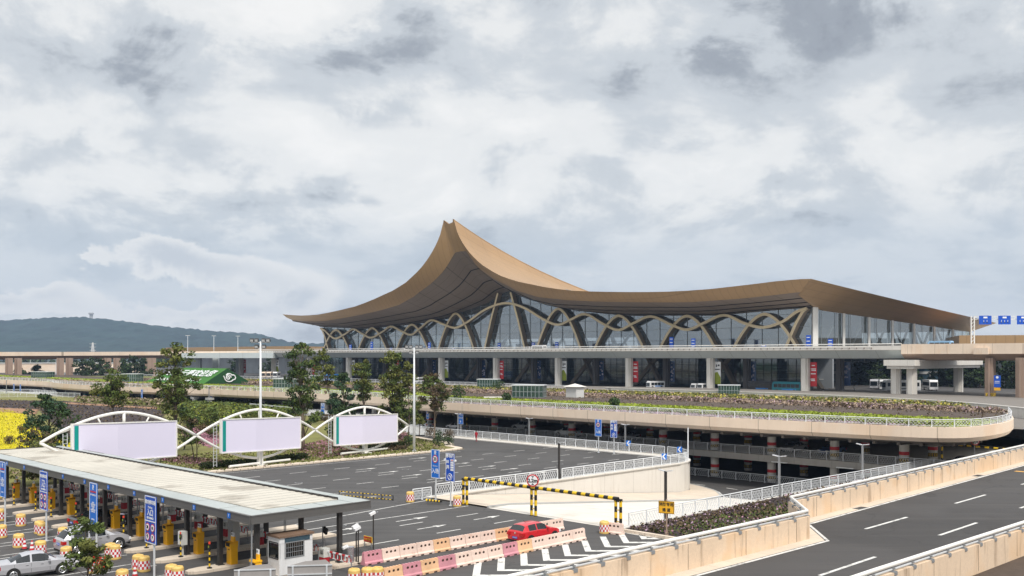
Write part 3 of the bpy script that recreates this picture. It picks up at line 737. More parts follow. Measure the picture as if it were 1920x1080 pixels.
# local x runs along v (left and away), local y runs towards u negative; the front slope faces the camera side
def pl(a, c, z): return UV(toUV((-85, 262))[0] + c, toUV((-85, 262))[1] + a, z)
A_, B_, C_, D_ = pl(0, 0, 5.2), pl(38, 0, 5.2), pl(27.5, 8.2, 9.9), pl(.5, 8.2, 9.9)
E_, F_ = pl(0, 16.4, 5.2), pl(38, 16.4, 5.2)
mb = MB(); mb.quad(B_, A_, D_, C_); mb.build('front_slope', 'turf_green', t, world=True)
mb = MB(); mb.add([A_, E_, D_], [(0, 1, 2)]); mb.build('end_face', 'turf_dark', t, world=True)
mb = MB(); mb.add([E_, F_, C_, D_, B_], [(0, 1, 2, 3), (4, 2, 1)]); mb.build('rear_slope', 'turf_dark', t, world=True)
ex = (Vector(A_) - Vector(B_)).normalized(); ey = ((Vector(D_) - Vector(A_)) - ex * (Vector(D_) - Vector(A_)).dot(ex)).normalized(); en = ex.cross(ey)
def slope_text(s_, size, along, upd):
    o = text(s_, size, t, 'sign_white', (0, 0, 0), rx=0, sx=1.15, bold=.05)
    org = Vector(B_) + ex * along + ey * upd + en * .25
    mw = Matrix(((ex.x, ey.x, en.x, org.x), (ex.y, ey.y, en.y, org.y), (ex.z, ey.z, en.z, org.z), (0, 0, 0, 1)))
    o.data.transform(t.matrix_basis.inverted() @ mw)
slope_text('七彩云南欢迎您', 3.6, 21.5, 6.0); slope_text('YUNNAN WELCOMES YOU', 1.9, 20., 2.4)
fx = (Vector(E_) - Vector(A_)).normalized(); fz = (Vector(D_) - (Vector(A_) + Vector(E_)) / 2).normalized(); fn = fx.cross(fz).normalized()
mb = MB(); cc = (Vector(A_) + Vector(E_)) / 2 + fx * .3 + fz * 2.15 + fn * .15
def sw(pts, r): mb.tube([cc + fx * x * .62 + fz * y * .62 for x, y in pts], r, 6)
sw([(.9 * (1 - k / 26) * 1.5 * math.cos(k * .42) - .3, .9 * (1 - k / 26) * 1.5 * math.sin(k * .42)) for k in range(24)], .16)
sw([(-2.6, .8), (-2.2, 0), (-1.9, -.9), (-1.2, -1.6), (0, -1.9), (1.2, -1.7), (1.9, -1.1), (2.9, -.9), (3.3, 0), (2.9, .9), (2.0, 1.2), (1.4, 1.0)], .16)
sw([(1.4, 1.0), (1.2, 1.5), (.4, 1.8), (-.6, 1.7), (-1.3, 1.1)], .16)
mb.build('emblem', 'sign_white', t, world=True)
# ------------------------------------------------------------------ terminal forecourt
RW = [(-330, 505), (-150, 425), (-60, 352), (0, 284), (22, 258), (45, 233), (55, 223.5), (65, 211), (77, 189), (82, 174), (82.5, 152), (80, 128), (74, 112), (66, 98)]
RWs = [(p.x, p.y) for p in smooth_line([(x, y, 0) for x, y in RW], 2)]
b = MB(); b.sheet(RWs + [(120, 60), (420, 60), (1800, 1500), (1800, 2600), (-2600, 2600), (-2600, 520)], 2.7); struct(b.build('forecourt_road', 'asphalt'))
i0 = min(range(len(RWs)), key=lambda i: abs(RWs[i][0] - 24))
t = root('road_wall', 'long white wall curving round the right end of the roof garden', 'wall', (*RWs[i0], 2.7))
b = MB(); b.wall([(x, y) for x, y in RWs[i0:]], .4, -3.6, 4.9); b.build('wall', 'concrete_white', t, world=True)
b = MB(); b.wall([(x, y) for x, y in RWs[i0:]], .6, 4.9, 5.05); b.build('coping', 'concrete_white', t, world=True)
b = MB(); L = [(x, y) for x, y in RWs[:i0]]; b.wall(L, .4, 1.5, 4.25); o = b.build('forecourt_wall', 'concrete_grey'); tag(o, 'low grey wall between the roof garden and the forecourt road', 'wall')
fence('pale railing on top of the low grey wall before the terminal forecourt', [(x, y, 4.2) for x, y in RWs[max(0, i0 - 14):i0]], h=1.0, post=2.6, nd=6, fine=False, group=None)
# ------------------------------------------------------------------ the terminal
V0 = 288.4; UF = 287.1; DZ = 15.2
def T(s, q, z): return UV(UF + s, V0 + q, z)
ZT = [(0, 66.6), (2.2, 67.0), (3, 67.9), (3.4, 67.3), (5.4, 62.4), (7.5, 59.3), (9.7, 56.8), (12.5, 54.0), (15.5, 51.6), (19, 49.1), (23.5, 46.8), (28.3, 44.4), (33, 42.9), (38, 41.4), (46.4, 39.7), (54, 38.1), (66.8, 36.4), (84.7, 35.3), (101, 34.6), (116, 34.6), (131.7, 35.5), (141, 36.2), (148.6, 36.5), (152, 36.4)]
ZB = [(0, 55.6), (3.4, 55.4), (8.5, 50), (12.3, 47.1), (17.5, 44.2), (20, 43), (26.8, 40.3), (31.2, 38.3), (36.5, 36.9), (39.7, 35.7), (54, 33.9), (66.7, 32.8), (84, 31.9), (106, 31), (126, 31.6), (136, 32.3), (143, 32.8)]
ZG = [(0, 41), (4, 40.3), (13, 36.6), (22.8, 34.5), (31, 32.8), (37.7, 31.5), (51, 29.7), (65, 28.4), (84, 28), (103, 27.4), (114, 28.1), (125, 28.6), (138, 29.0)]
def sf(q): return -31.8 + 9.2 * (q / 140) ** 2
def dip(q): return 1.3 * sstep(40, 110, q)
def roof_z(tt, q):
    z = interp(ZT, abs(q - 3)) - dip(q); base = 35.5 - .054 * tt
    return base + (z - 35.5) * math.exp(-tt / 82)
qs = sorted(set([-149, -146, -143, -138, -132, -124, -116, -108, -101, -93, -85, -77, -69, -62, -55, -48, -42, -36, -31, -27, -23, -19.5, -16.5, -14, -11.5, -9.3, -7.2, -5.2, -3.6, -2.2, -1.2, -.4, 0, .8, 3, 5.2, 6, 6.4, 7.2, 8.2, 9.6, 11.2, 13, 15.2, 17.6, 20.4, 23.8, 27.5, 31, 36, 41, 47, 54, 62, 70, 78, 86, 95, 104, 113, 122, 131, 138, 143]))
t = root('terminal_building', 'long glass terminal with a swooping golden brown roof peaking in the middle', 'terminal', T(0, 0, 2.7))
tts = [0, .8, 2.5, 5, 9, 14, 20, 28, 38, 50, 64, 80, 100, 122, 142, 158]
b = MB(); b.grid([[T(sf(q) + tt, q, roof_z(tt, q)) for q in qs] for tt in tts])
b.build('roof', 'roof_gold', t, world=True, smooth=True)
b = MB()
for k, qq in ((0, 0.2), (1, 5.9)):                        # the two lips of the ridge
    b.grid([[T(sf(qq) + tt, qq + d, roof_z(tt, qq) + e) for d, e in ((-.35, .0), (-.3, .55), (.3, .55), (.35, .0))] for tt in tts])
b.build('ridge_lip', 'roof_gold', t, world=True)
b = MB()                                                   # raised skylight boxes on the right slope
for a_, c_ in ((60, 84),):
    P_ = [T(sf(-4) + a_, -6, roof_z(a_, -6) + .1), T(sf(-4) + c_, -6, roof_z(c_, -6) + .1), T(sf(-4) + c_, -13, roof_z(c_, -13) + 1.2), T(sf(-4) + a_ + 6, -12, roof_z(a_, -12) + .6)]
    b.quad(*P_); b.quad(P_[0], P_[3], tuple(Vector(P_[3]) - Vector((0, 0, 3))), tuple(Vector(P_[0]) - Vector((0, 0, 3)))); b.quad(P_[3], P_[2], tuple(Vector(P_[2]) - Vector((0, 0, 4))), tuple(Vector(P_[3]) - Vector((0, 0, 3))))
b.build('skylight', 'mullion', t, world=True)
def zb(q): return interp(ZB, abs(q)) - dip(q) * .6
def zg(q): return interp(ZG, abs(q)) - .4 * dip(q)
def qb(q): return max(-143.5, min(139.5, q - 3 * math.exp(-abs(q - 3) / 14) if True else q))
fr = 3.8
bot = [(sf(q) + fr, qb(q)) for q in qs]
b = MB()
top_row = [T(sf(q), q, roof_z(0, q)) for q in qs]
bot_row = [T(s_, q, zb(q)) for s_, q in bot]
mid = []
for a_, c_, q in zip(top_row, bot_row, qs):
    m_ = Vector(a_).lerp(Vector(c_), .5) + Vector(UV(-.5, 0, -.15)); mid.append(tuple(m_))
b.grid([top_row, mid, bot_row], flip=True)
# side fascias
for sd, q0, q1 in ((-1, -149, -138.2), (1, 143, 138.6)):
    rows = []
    for tt in [0, 3.8] + tts[4:]:
        s_ = sf(q0) + tt; f = min(1, max(0, tt / 24))
        zlow = lerp(zb(-143.5 if sd < 0 else 139.5), zg(138), f) - .036 * max(0, s_)
        ql = lerp(-143.5 if sd < 0 else 139.5, q1, f)
        rows.append([T(s_, q0, roof_z(tt, q0)), T(max(s_, sf(q0) + fr) if tt < 4 else s_, ql, zlow)])
    b.grid(rows, flip=(sd > 0))
b.build('fascia', 'roof_gold', t, world=True, smooth=True)
b = MB()
qg = [max(-138, min(138.5, q)) for q in qs]
rows = [bot_row]
for f in (.25, .5, .75, 1.0):
    rows.append([T(lerp(s_, 0, f), lerp(q, g, f), lerp(zb(q), zg(g), f) - 1.4 * math.sin(math.pi * f) * (1 - sstep(30, 60, abs(q)))) for (s_, q), g in zip(bot, qg)])
rows.append([T(70, g, lerp(zg(g), 27, .7)) for g in qg]); rows.append([T(134, g, 23.8) for g in qg])
b.grid(rows, flip=True)
b.build('soffit', 'soffit', t, world=True, smooth=True)
b = MB()
for f in (.34, .62, .86):
    ln = [T(lerp(s_, 0, f), lerp(q, g, f), lerp(zb(q), zg(g), f) - 1.4 * math.sin(math.pi * f) * (1 - sstep(30, 60, abs(q))) - .12) for (s_, q), g in zip(bot, qg)]
    for p, q in zip(ln, ln[1:]): b.bar(p, q, .35, .2)
b.build('soffit_joint', 'black', t, world=True)
# glass
qf = [-138 + 276 * i / 92 for i in range(93)]
b = MB(); b.grid([[T(0, q, DZ - .2) for q in qf], [T(0, q, zg(q) + .3) for q in qf]], flip=False); b.build('front_glazing', 'facade_glass', t, world=True)
b = MB()
for i, q in enumerate(qf):
    if i % 2 == 0: b.bar(T(-.12, q, DZ), T(-.12, q, zg(q)), .14, .2)
for z in range(19, 42, 4):
    q_in = [q for q in qf if zg(q) > z]
    for q, r in zip(q_in, q_in[1:]):
        if r - q < 4: b.bar(T(-.1, q, z), T(-.1, r, z), .12, .12)
b.build('front_frame', 'mullion', t, world=True)
zs_ = lambda s: zg(138) - .036 * s
b = MB()
for q in (-138.2, 138.7):
    b = MB(); b.grid([[T(s, q, DZ - .2), T(s, q, zs_(s) + .2)] for s in (0, 45, 90, 136)], flip=(q > 0)); b.build('side_glazing', 'side_glass', t, world=True)
for k in range(8):
    mb = MB(); s_ = 1.0 + 19.2 * k; w = 1.7 if k == 0 else .9
    if k == 0: mb.bar(T(-.4, -138.9, DZ - .5), T(-.4, -138.9, zs_(0) + .6), .9, .9); mb.bar(T(1.2, -138.9, DZ - .5), T(1.2, -138.9, zs_(0) + .6), .9, .9)
    else: mb.bar(T(s_, -138.9, DZ - .5), T(s_, -138.9, zs_(s_)), .8, .8)
    mb.build('side_column', 'white_steel', t, world=True)
b = MB()
for k in range(13): b.bar(T(5.5 + 10.2 * k, -138.5, DZ), T(5.5 + 10.2 * k, -138.5, zs_(5 + 10 * k)), .12, .12)
b.build('side_frame', 'mullion', t, world=True)
b = MB()
for k in range(7): b.bar(T(4 + 20.5 * k, -135, zs_(0) - 3), T(10 + 20.5 * k, -135, DZ), .7); b.bar(T(20 + 20.5 * k, -135, zs_(0) - 5), T(12 + 20.5 * k, -135, DZ), .7)
for k in range(8): b.bar(T(8, -120 + 34 * k, DZ), T(14, -132 + 34 * k, 34), .9); b.bar(T(8, -120 + 34 * k, DZ), T(14, -106 + 34 * k, 34), .9)
b.build('inner_brace', 'inner_steel', t, world=True)
b = MB(); b.prism([T(-.5, -138, 0)[:2], T(136, -138, 0)[:2], T(136, 138.5, 0)[:2], T(-.5, 138.5, 0)[:2]], 13.6, DZ - .25); b.build('hall_floor', 'concrete_dark', t, world=True)
b = MB(); b.prism([T(95, -110, 0)[:2], T(96, -110, 0)[:2], T(96, 5, 0)[:2], T(95, 5, 0)[:2]], 2.7, 26)
for k in range(26):
    q = 6 + k * 5.1; z = random.uniform(16, 21.5); b.prism([T(90, q, 0)[:2], T(94, q, 0)[:2], T(94, q + random.uniform(2., 4.6), 0)[:2], T(90, q + random.uniform(2, 4.6), 0)[:2]], 15, z)
b.build('inner_hall_wall', 'interior', t, world=True)
b = MB()
for k in range(30): b.bar(T(134, -130 + 9 * k, 15), T(134, -126 + 9 * k, 24), .8)
b.build('rear_column', 'inner_steel', t, world=True)
# ribbons
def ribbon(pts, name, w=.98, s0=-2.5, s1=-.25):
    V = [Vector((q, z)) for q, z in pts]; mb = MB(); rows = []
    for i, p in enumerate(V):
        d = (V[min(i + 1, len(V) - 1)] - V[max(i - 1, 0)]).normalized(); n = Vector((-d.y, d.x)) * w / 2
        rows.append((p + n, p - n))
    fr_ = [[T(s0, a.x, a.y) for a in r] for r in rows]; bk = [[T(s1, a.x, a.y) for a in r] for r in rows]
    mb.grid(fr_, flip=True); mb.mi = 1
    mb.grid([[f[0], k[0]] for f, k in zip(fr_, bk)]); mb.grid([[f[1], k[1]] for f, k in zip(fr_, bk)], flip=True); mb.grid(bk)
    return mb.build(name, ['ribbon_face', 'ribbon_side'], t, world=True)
APEX = {1: 32.6, 2: 28.9, 3: 27.9, 4: 27.6}
def arch(c, apex, q0=-12.4, q1=12.4):
    n = 32; return [(c + lerp(q0, q1, i / n), DZ - .3 + (apex - DZ) * (1 - abs(lerp(q0, q1, i / n) / 12.4) ** 1.75)) for i in range(n + 1)]
for k in (-4, -3, -2, -1, 1, 2, 3, 4): ribbon(arch(1.0 + 30.8 * k, APEX[abs(k)] - .5 * (k > 1)), 'arch_ribbon')
for sgn in (-1, 1): ribbon([(1 + sgn * x, z) for x, z in ((12.6, DZ - .3), (10.6, 21), (8.2, 28.5), (5.8, 35), (3.8, 40.2))], 'leg_ribbon')
ribbon([(-129.5, DZ - .3), (-131.8, 20), (-133.8, 24.2), (-136, 27.6), (-137.6, 28.9)], 'leg_ribbon'); ribbon([(130.3, DZ - .3), (132.6, 20), (134.6, 24.2), (136.6, 27), (137.8, 27.8)], 'leg_ribbon')
WV = [(-137.5, 28.6), (-134, 27.6), (-129, 24.6), (-122, 22.9), (-115, 24.4), (-107, 27.4), (-99, 25), (-92, 22.7), (-85, 24.6), (-76, 27.9), (-68, 25.6), (-61, 23.2), (-54, 25.4), (-44.5, 29.7), (-37, 27.8), (-30, 25.9), (-22, 28.3), (-11, 33.4), (0, 35.7), (12, 33.5), (23, 28.6), (31.5, 26), (39, 27.5), (48, 29.8), (55, 26.9), (62.5, 23.4), (70, 25.2), (78, 27.6), (85, 25), (93.5, 22.4), (100, 24.1), (108.5, 26.9), (115, 24.8), (123.5, 22.4), (129, 24), (134, 26.8), (138, 27.9)]
def catmull(P, n=5):
    out = []
    for i in range(len(P) - 1):
        p0, p1, p2, p3 = P[max(i - 1, 0)], P[i], P[i + 1], P[min(i + 2, len(P) - 1)]
        for k in range(n):
            x = k / n; out.append(tuple(.5 * (2 * p1[j] + (p2[j] - p0[j]) * x + (2 * p0[j] - 5 * p1[j] + 4 * p2[j] - p3[j]) * x * x + (3 * p1[j] - p0[j] - 3 * p2[j] + p3[j]) * x ** 3) for j in (0, 1)))
    return out + [P[-1]]
ribbon(catmull(WV), 'wave_ribbon', .92, -2.9, -1.2)
for k in (-4, -3, -2, -1, 1, 2, 3, 4):                     # the second layer inside the glass
    mb = MB(); pp = arch(1.0 + 30.8 * k + 5, APEX[abs(k)] - 1)
    for (q, z), (r, y) in zip(pp, pp[1:]): mb.bar(T(7, q, z), T(7, r, y), 1.0, 1.0)
    mb.build('inner_ribbon', 'inner_steel', t, world=True)
mb = MB(); wv = catmull([(q + 6, z - 1) for q, z in WV])
for (q, z), (r, y) in zip(wv, wv[1:]): mb.bar(T(8.5, q, z), T(8.5, r, y), .9, .9)
mb.build('inner_wave', 'inner_steel', t, world=True)
# lower storey
b = MB(); b.grid([[T(1, q, 2.7) for q in (-138, -60, 0, 60, 138)], [T(1, q, 14) for q in (-138, -60, 0, 60, 138)]]); b.build('lower_glazing', 'lower_glass', t, world=True)
b = MB()
for i in range(93): b.bar(T(.8, -138 + 3 * i, 2.7), T(.8, -138 + 3 * i, 13.5), .12)
for z in (5.2, 7.7, 10.2): b.bar(T(.8, -138, z), T(.8, 138, z), .1)
b.build('lower_frame', 'dark_steel', t, world=True)
b = MB(); b.prism([T(14, -138, 0)[:2], T(15, -138, 0)[:2], T(15, 138, 0)[:2], T(14, 138, 0)[:2]], 2.7, 13); b.mi = 1
for k in range(90):
    q = random.uniform(-135, 130); z = random.uniform(4, 11); b.quad(T(13.9, q + random.uniform(2, 9), z), T(13.9, q, z), T(13.9, q, z + .3), T(13.9, q + 4, z + .3))
b.build('lower_hall_wall', ['interior', 'white_wall'], t, world=True)
for k in range(-4, 5):
    for sg in (-1, 1):
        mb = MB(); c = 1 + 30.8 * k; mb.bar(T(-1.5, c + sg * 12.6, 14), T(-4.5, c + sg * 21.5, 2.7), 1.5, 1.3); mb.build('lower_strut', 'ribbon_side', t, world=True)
# ------------------------------------------------------------------ the departures deck and viaducts
UD = 252.4                                                 # front edge of the deck in u
t = root('departures_deck', 'long grey elevated road deck running in front of the terminal', 'elevated road', UV(UD, 288, 2.7))
VA, VB = 106.8, 455.
b = MB(); b.prism(P2([(UD + .6, VA), (UD + .6, VB), (UF - .6, VB - 14), (UF - .6, VA)]), 14.9, DZ); b.build('road_slab', 'concrete_grey', t, world=True)
vs = [VA + (VB - VA) * i / 40 for i in range(41)]
b = MB(); b.grid([[UV(UD + .2, v, 15.2) for v in vs], [UV(UD + .5, v, 14.9) for v in vs], [UV(UD + 3.2, v, 12.75) for v in vs], [UV(UD + 8, v, 12.6) for v in vs], [UV(UF - 1, v, 13.2) for v in vs]])
b.build('girder', 'deck_grey', t, world=True)
b = MB(); b.grid([[UV(UD + .45, v, 16.15) for v in vs], [UV(UD, v, 16.15) for v in vs], [UV(UD, v, 15.0) for v in vs], [UV(UD + .5, v, 14.9) for v in vs]]); b.build('parapet', 'concrete_white', t, world=True)
b = MB(); b.tube([UV(UD + .2, VA, 16.6), UV(UD + .2, VB, 16.6)], .12, 6); b.tube([UV(UD - .05, VA + 8, 15.75), UV(UD - .05, VB, 15.75)], .07, 6); b.build('top_rail', 'white_steel', t, world=True)
b = MB()
for i in range(160): b.box(UV(UD - .03, VA + 8 + 2.1 * i, 15.5), (.12, .3, .35), Q)
o = b.build('rail_bracket', 'rust', t, world=True); o['kind'] = 'stuff'
for k in range(11):
    Y = 278 + 22.75 * k; u_ = 363 * R2; X = 363 - Y; u, v = toUV((X, Y))
    mb = MB(); mb.box((0, 0, 7.7), (1.5, 1.5, 10.0)); mb.box((-.9, 0, 7.7), (.45, 1.3, 10.0)); mb.box((.9, 0, 7.7), (.45, 1.3, 10.0)); mb.box((0, .95, 7.7), (1.3, .5, 10)) ; mb.box((0, -.95, 7.7), (1.3, .5, 10))
    o = mb.build('column', 'column_stone', t); o.location = Vector((X, Y, 0)) - Vector(t.location); o.rotation_euler = (0, 0, Q)
    X2, Y2 = 392 - (Y + 14.2), Y + 14.2
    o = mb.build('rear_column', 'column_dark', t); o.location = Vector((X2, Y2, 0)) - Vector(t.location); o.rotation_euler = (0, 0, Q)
    COLS = globals().setdefault('COLS', []); COLS.append(((X, Y), (X2, Y2)))
# right hand viaduct
t = root('cream_viaduct', 'cream and brown viaduct carrying the deck road out of the right side', 'viaduct', UV(UD, 60, 2.7))
b = MB(); b.prism(P2([(UD, VA), (UD, 0), (UD + 14, 0), (UD + 26, VA)]), 14.2, DZ); b.build('road_slab', 'concrete_grey', t, world=True)
v2 = [VA - i * 6 for i in range(18)]
b = MB(); b.grid([[UV(UD - .02, v, 16.5) for v in v2], [UV(UD - .1, v, 13.9) for v in v2]], flip=True); b.grid([[UV(UD + .5, v, 16.5) for v in v2], [UV(UD - .02, v, 16.5) for v in v2]], flip=True); b.build('parapet', 'concrete_cream', t, world=True)
b = MB(); b.grid([[UV(UD + .1, v, 13.9) for v in v2], [UV(UD + 2.5, v, 12.5) for v in v2], [UV(UD + 5, v, 12.2) for v in v2], [UV(UD + 14, v, 12.2) for v in v2]], flip=True)
b.quad(UV(UD + .1, VA, 13.9), UV(UD + 2.5, VA, 12.5), UV(UD + 18, VA, 12.4), UV(UD + 18, VA, 14)); b.build('girder', 'viaduct_brown', t, world=True)
b = MB()
for i in range(12): b.box(UV(UD - .12, VA - 3 - 9 * i, 15.2), (.06, .1, 2.5), Q)
b.box(UV(UD - .5, 86.5, 14.6), (3.4, .9, 1.6), Q); b.build('parapet_seam', 'concrete_cream', t, world=True)
for k, (px, Y) in enumerate(((1858, 240), (1916, 233), (1990, 226))):
    X = (px - 960) / FO * Y; mb = MB(); mb.box((0, 0, 7.2), (1.6, 2.2, 11.5)); mb.box((-.95, -.3, 7.2), (.4, 1.3, 11.5)); mb.box((0, -1.2, 7.2), (.5, .4, 11.5))
    o = mb.build('pier', 'viaduct_brown', t); o.location = Vector((X, Y, 0)) - Vector(t.location); o.rotation_euler = (0, 0, Q)
    if k == 0:
        m2 = MB(); m2.box((0, 0, 3.4), (1.66, 2.26, 1.5)); m2.build('warning_base', 'safety_yellow', o)
        m2 = MB(); 
        for i in range(6):
            m2.box((-.6 + .25 * i, -1.14, 3.4), (.1, .02, 1.5), 0, 0, .5)
        m2.build('stripe', 'black', o)
mb = MB(); mb.prism(P2([(UD - 2, VA - 4), (UD - 2, VA + 3), (UD + 46, VA + 3), (UD + 46, VA - 4)]), 10.0, 12.3); mb.prism(P2([(UD - 2.6, VA - 4.6), (UD - 2.6, VA + 3.6), (UD + 46.6, VA + 3.6), (UD + 46.6, VA - 4.6)]), 10.8, 12.35); mb.build('cross_beam', 'concrete_white', t, world=True)
for du in (1.5, 40):
    for dv in (-2.2, 2.0) if du < 5 else (0,):
        mb = MB(); mb.box((0, 0, 6.3), (1.7, 1.7, 7.6)); mb.box((1, 0, 6.3), (.4, 1.1, 7.6)); mb.box((0, -1, 6.3), (1.1, .4, 7.6)); mb.box((-1, 0, 6.3), (.4, 1.1, 7.6))
        o = mb.build('beam_pier', 'column_stone', t); o.location = Vector(UV(UD + du, VA + dv)) - Vector(t.location); o.rotation_euler = (0, 0, Q)
# left hand viaduct
t = root('curved_viaduct', 'curved cream viaduct on double piers crossing the left background', 'viaduct', (-180, 470, 2.7))
LV = smooth_line([(-118, 478, 0), (-150, 500, 0), (-172, 492, 0), (-196, 470, 0), (-225, 436, 0), (-262, 400, 0), (-330, 352, 0)], 2)
o1 = offset(LV, 0.); o2 = offset(LV, -14)
lz = lambda i: lerp(15.1, 13.6, i / len(LV))
b = MB(); b.grid([[(p[0], p[1], lz(i) + z) for i, p in enumerate(ln)] for ln, z in ((offset(LV, -.5), -.1), (offset(LV, -.5), 1.1), (o1, 1.1), (o1, -.7), (offset(LV, -.6), -.7))]); b.build('parapet', 'concrete_cream', t, world=True)
b = MB(); b.grid([[(p[0], p[1], lz(i) + z) for i, p in enumerate(ln)] for ln, z in ((offset(LV, -.1), -.7), (offset(LV, -1.2), -1.1), (offset(LV, -4), -2.4), (offset(LV, -10), -2.4), (offset(LV, -13.5), -.5), (offset(LV, -13.5), 1.1))]); b.build('girder', 'viaduct_brown', t, world=True)
b = MB(); b.grid([[(p[0], p[1], lz(i)) for i, p in enumerate(ln)] for ln in (offset(LV, -.5), offset(LV, -13.5))]); b.build('road_slab', 'concrete_grey', t, world=True)
for px, Y in ((18, 428), (35, 433), (114, 438), (131, 443), (203, 452), (220, 457), (279, 466), (287, 470)):
    X = (px - 960) / FO * Y; mb = MB(); mb.box((0, 0, 6.5), (2.0, 2.0, 12)); mb.box((-1.0, -1.0, 6.5), (.7, .7, 12)); o = mb.build('pier', 'viaduct_brown', t); o.location = Vector((X, Y, 0)) - Vector(t.location); o.rotation_euler = (0, 0, -.7)
for px, Y in ((372, 500), (405, 515), (448, 520)):
    X = (px - 960) / FO * Y; mb = MB(); mb.box((0, 0, 7), (2.8, 2.8, 12)); o = mb.build('grey_pier', 'deck_grey', t); o.location = Vector((X, Y, 0)) - Vector(t.location)
b = MB(); a_ = [(-165, 492), (-140, 505), (-118, 478), (-100, 470)]
b.prism([(-168, 488), (-118, 474), (-108, 500), (-140, 540)], 12.4, 15.0); b.build('ramp_gore', 'deck_grey', t, world=True)
# low annex roofs either side of the main roof
t = root('annex_building', 'low annex with a dark brown roof edge behind the right viaduct', 'annex', (165, 330, 2.7))
b = MB(); b.prism([(150, 322), (230, 300), (240, 345), (168, 372)], 17.2, 20.3); b.build('roof', 'roof_gold', t, world=True); b = MB(); b.prism([(160, 330), (228, 310), (232, 340), (172, 366)], 2.7, 17.1); b.build('wall', 'interior', t, world=True)
t = root('annex_building', 'low annex with a flat brown roof left of the terminal', 'annex', (-165, 640, 2.7))
b = MB(); b.prism([(-238, 660), (-132, 560), (-110, 600), (-200, 720)], 16.5, 19.2); b.build('roof', 'roof_gold', t, world=True); b = MB(); b.prism([(-225, 660), (-135, 572), (-118, 600), (-195, 705)], 2.7, 16.4); b.build('wall', 'interior', t, world=True)
# ------------------------------------------------------------------ trees
def leafball(mb, c, r, n, size, squash=.8, dark=0):
    for _ in range(n):
        d = Vector((random.gauss(0, 1), random.gauss(0, 1), random.gauss(0, 1))).normalized() * r * (random.random() ** .45)
        p = Vector(c) + Vector((d.x, d.y, d.z * squash)); s_ = size * random.uniform(.6, 1.3)
        nrm = (Vector((d.x, d.y, d.z)).normalized() * .5 + Vector((random.gauss(0, 1), random.gauss(0, 1), random.gauss(.5, 1)))).normalized()
        a = nrm.orthogonal().normalized(); bq = nrm.cross(a); th = random.uniform(0, 6.28)
        x = a * math.cos(th) + bq * math.sin(th); y = nrm.cross(x)
        mb.add([p - x * s_ * .5, p - y * s_ * .28 + x * s_ * .1, p + x * s_ * .55, p + y * s_ * .28 + x * s_ * .1], [(0, 1, 2, 3)])
def tree(label, base, height, crown, trunk_r=.14, clumps=26, leaf='leaf_mid', leaf2=None, size=.42, per=75, bark='bark', lean=(0, 0), trunks=1, name='tree', group=None, forks=True, rr=.9):
    """crown: list of (height fraction from, to, radius) lobes"""
    t = root(name, label, 'tree', base, random.uniform(0, .4), group)
    mt = MB(); cl = []
    tops = []
    for k in range(trunks):
        off = (random.uniform(-.5, .5) if trunks > 1 else 0, random.uniform(-.4, .4) if trunks > 1 else 0)
        top = Vector((lean[0] + off[0] * 2, lean[1] + off[1], height * .93)); P = []
        for i in range(9):
            f = i / 8; P.append(Vector((off[0] * .3 + top.x * f + math.sin(f * 5 + k) * .018 * height, top.y * f + math.cos(f * 4 + k * 2) * .012 * height, top.z * f)))
        mt.tube(P, [max(.02, trunk_r * (1 - .88 * i / 8)) for i in range(9)], 7); tops.append(P)
    for (f0, f1, rad) in crown:
        n = max(3, round(clumps * (f1 - f0) * rad / max(.1, sum((g1 - g0) * r_ for g0, g1, r_ in crown))))
        for _ in range(n):
            f = random.uniform(f0, f1); P = random.choice(tops); i = min(7, int(f * 8)); c0 = P[i].lerp(P[i + 1], f * 8 - i) if f < 1 else P[8]
            m_ = (f - f0) / (f1 - f0); env = rad * (math.sin(math.pi * (m_ * .86 + .10)) ** .7)
            a = random.uniform(0, 6.28); rr_ = env * random.random() ** .55
            c = Vector((c0.x + math.cos(a) * rr_, c0.y + math.sin(a) * rr_, f * height + random.uniform(-.3, .3)))
            cl.append(c); j = max(0, min(7, int((f - .08) * 8))); s0 = P[j]
            mt.tube([s0, s0.lerp(c, .5) + Vector((0, 0, .15)), c], [trunk_r * .35 * (1 - f * .6), trunk_r * .2, .015], 5)
    mt.build('trunk', bark, t, smooth=True)
    mc = MB(); mat_ = [leaf, leaf2 or leaf]
    for c in cl:
        mc.mi = 1 if random.random() < .4 else 0
        leafball(mc, c, rr * random.uniform(.55, 1.15), int(per * random.uniform(.6, 1.3)), size, .62)
    mc.build('crown', mat_, t)
    return t
def gl(px, Y, z=.1): return ((px - 960) / FO * Y, Y, hf(*toUV(((px - 960) / FO * Y, Y))) if z is None else z)
tree('tallest forked tree between the left and middle billboards with an open ragged crown', gl(322, 124, None), 14.4, [(.36, .6, 2.2), (.55, .82, 3.2), (.78, 1.0, 2.4)], .17, 66, 'leaf_mid', 'leaf_olive', .40, 70, trunks=2)
tree('lollipop shaped tree with a compact crown in front of the dark soil field', gl(212, 122, None), 11.2, [(.66, 1.0, 2.1)], .12, 34, 'leaf_mid', 'leaf_olive', .36, 75)
tree('tall twin stemmed tree rising behind the middle billboard', gl(566, 134, None), 15.2, [(.22, .5, 2.7), (.45, .75, 2.6), (.72, 1.0, 2.2)], .2, 75, 'leaf_mid', 'leaf_dark', .40, 70, trunks=2, bark='bark_pale')
tree('thin leaning tree with a high crown against the deck', gl(624, 165, None), 13.2, [(.60, 1.0, 2.1)], .13, 34, 'leaf_mid', 'leaf_olive', .42, 60, lean=(-1.6, 0))
tree('broad bushy dark green tree left of the slim tree behind the right billboard', gl(645, 150, None), 10.0, [(.05, .5, 3.7), (.4, 1.0, 2.7)], .2, 80, 'leaf_blue', 'leaf_dark', .40, 80)
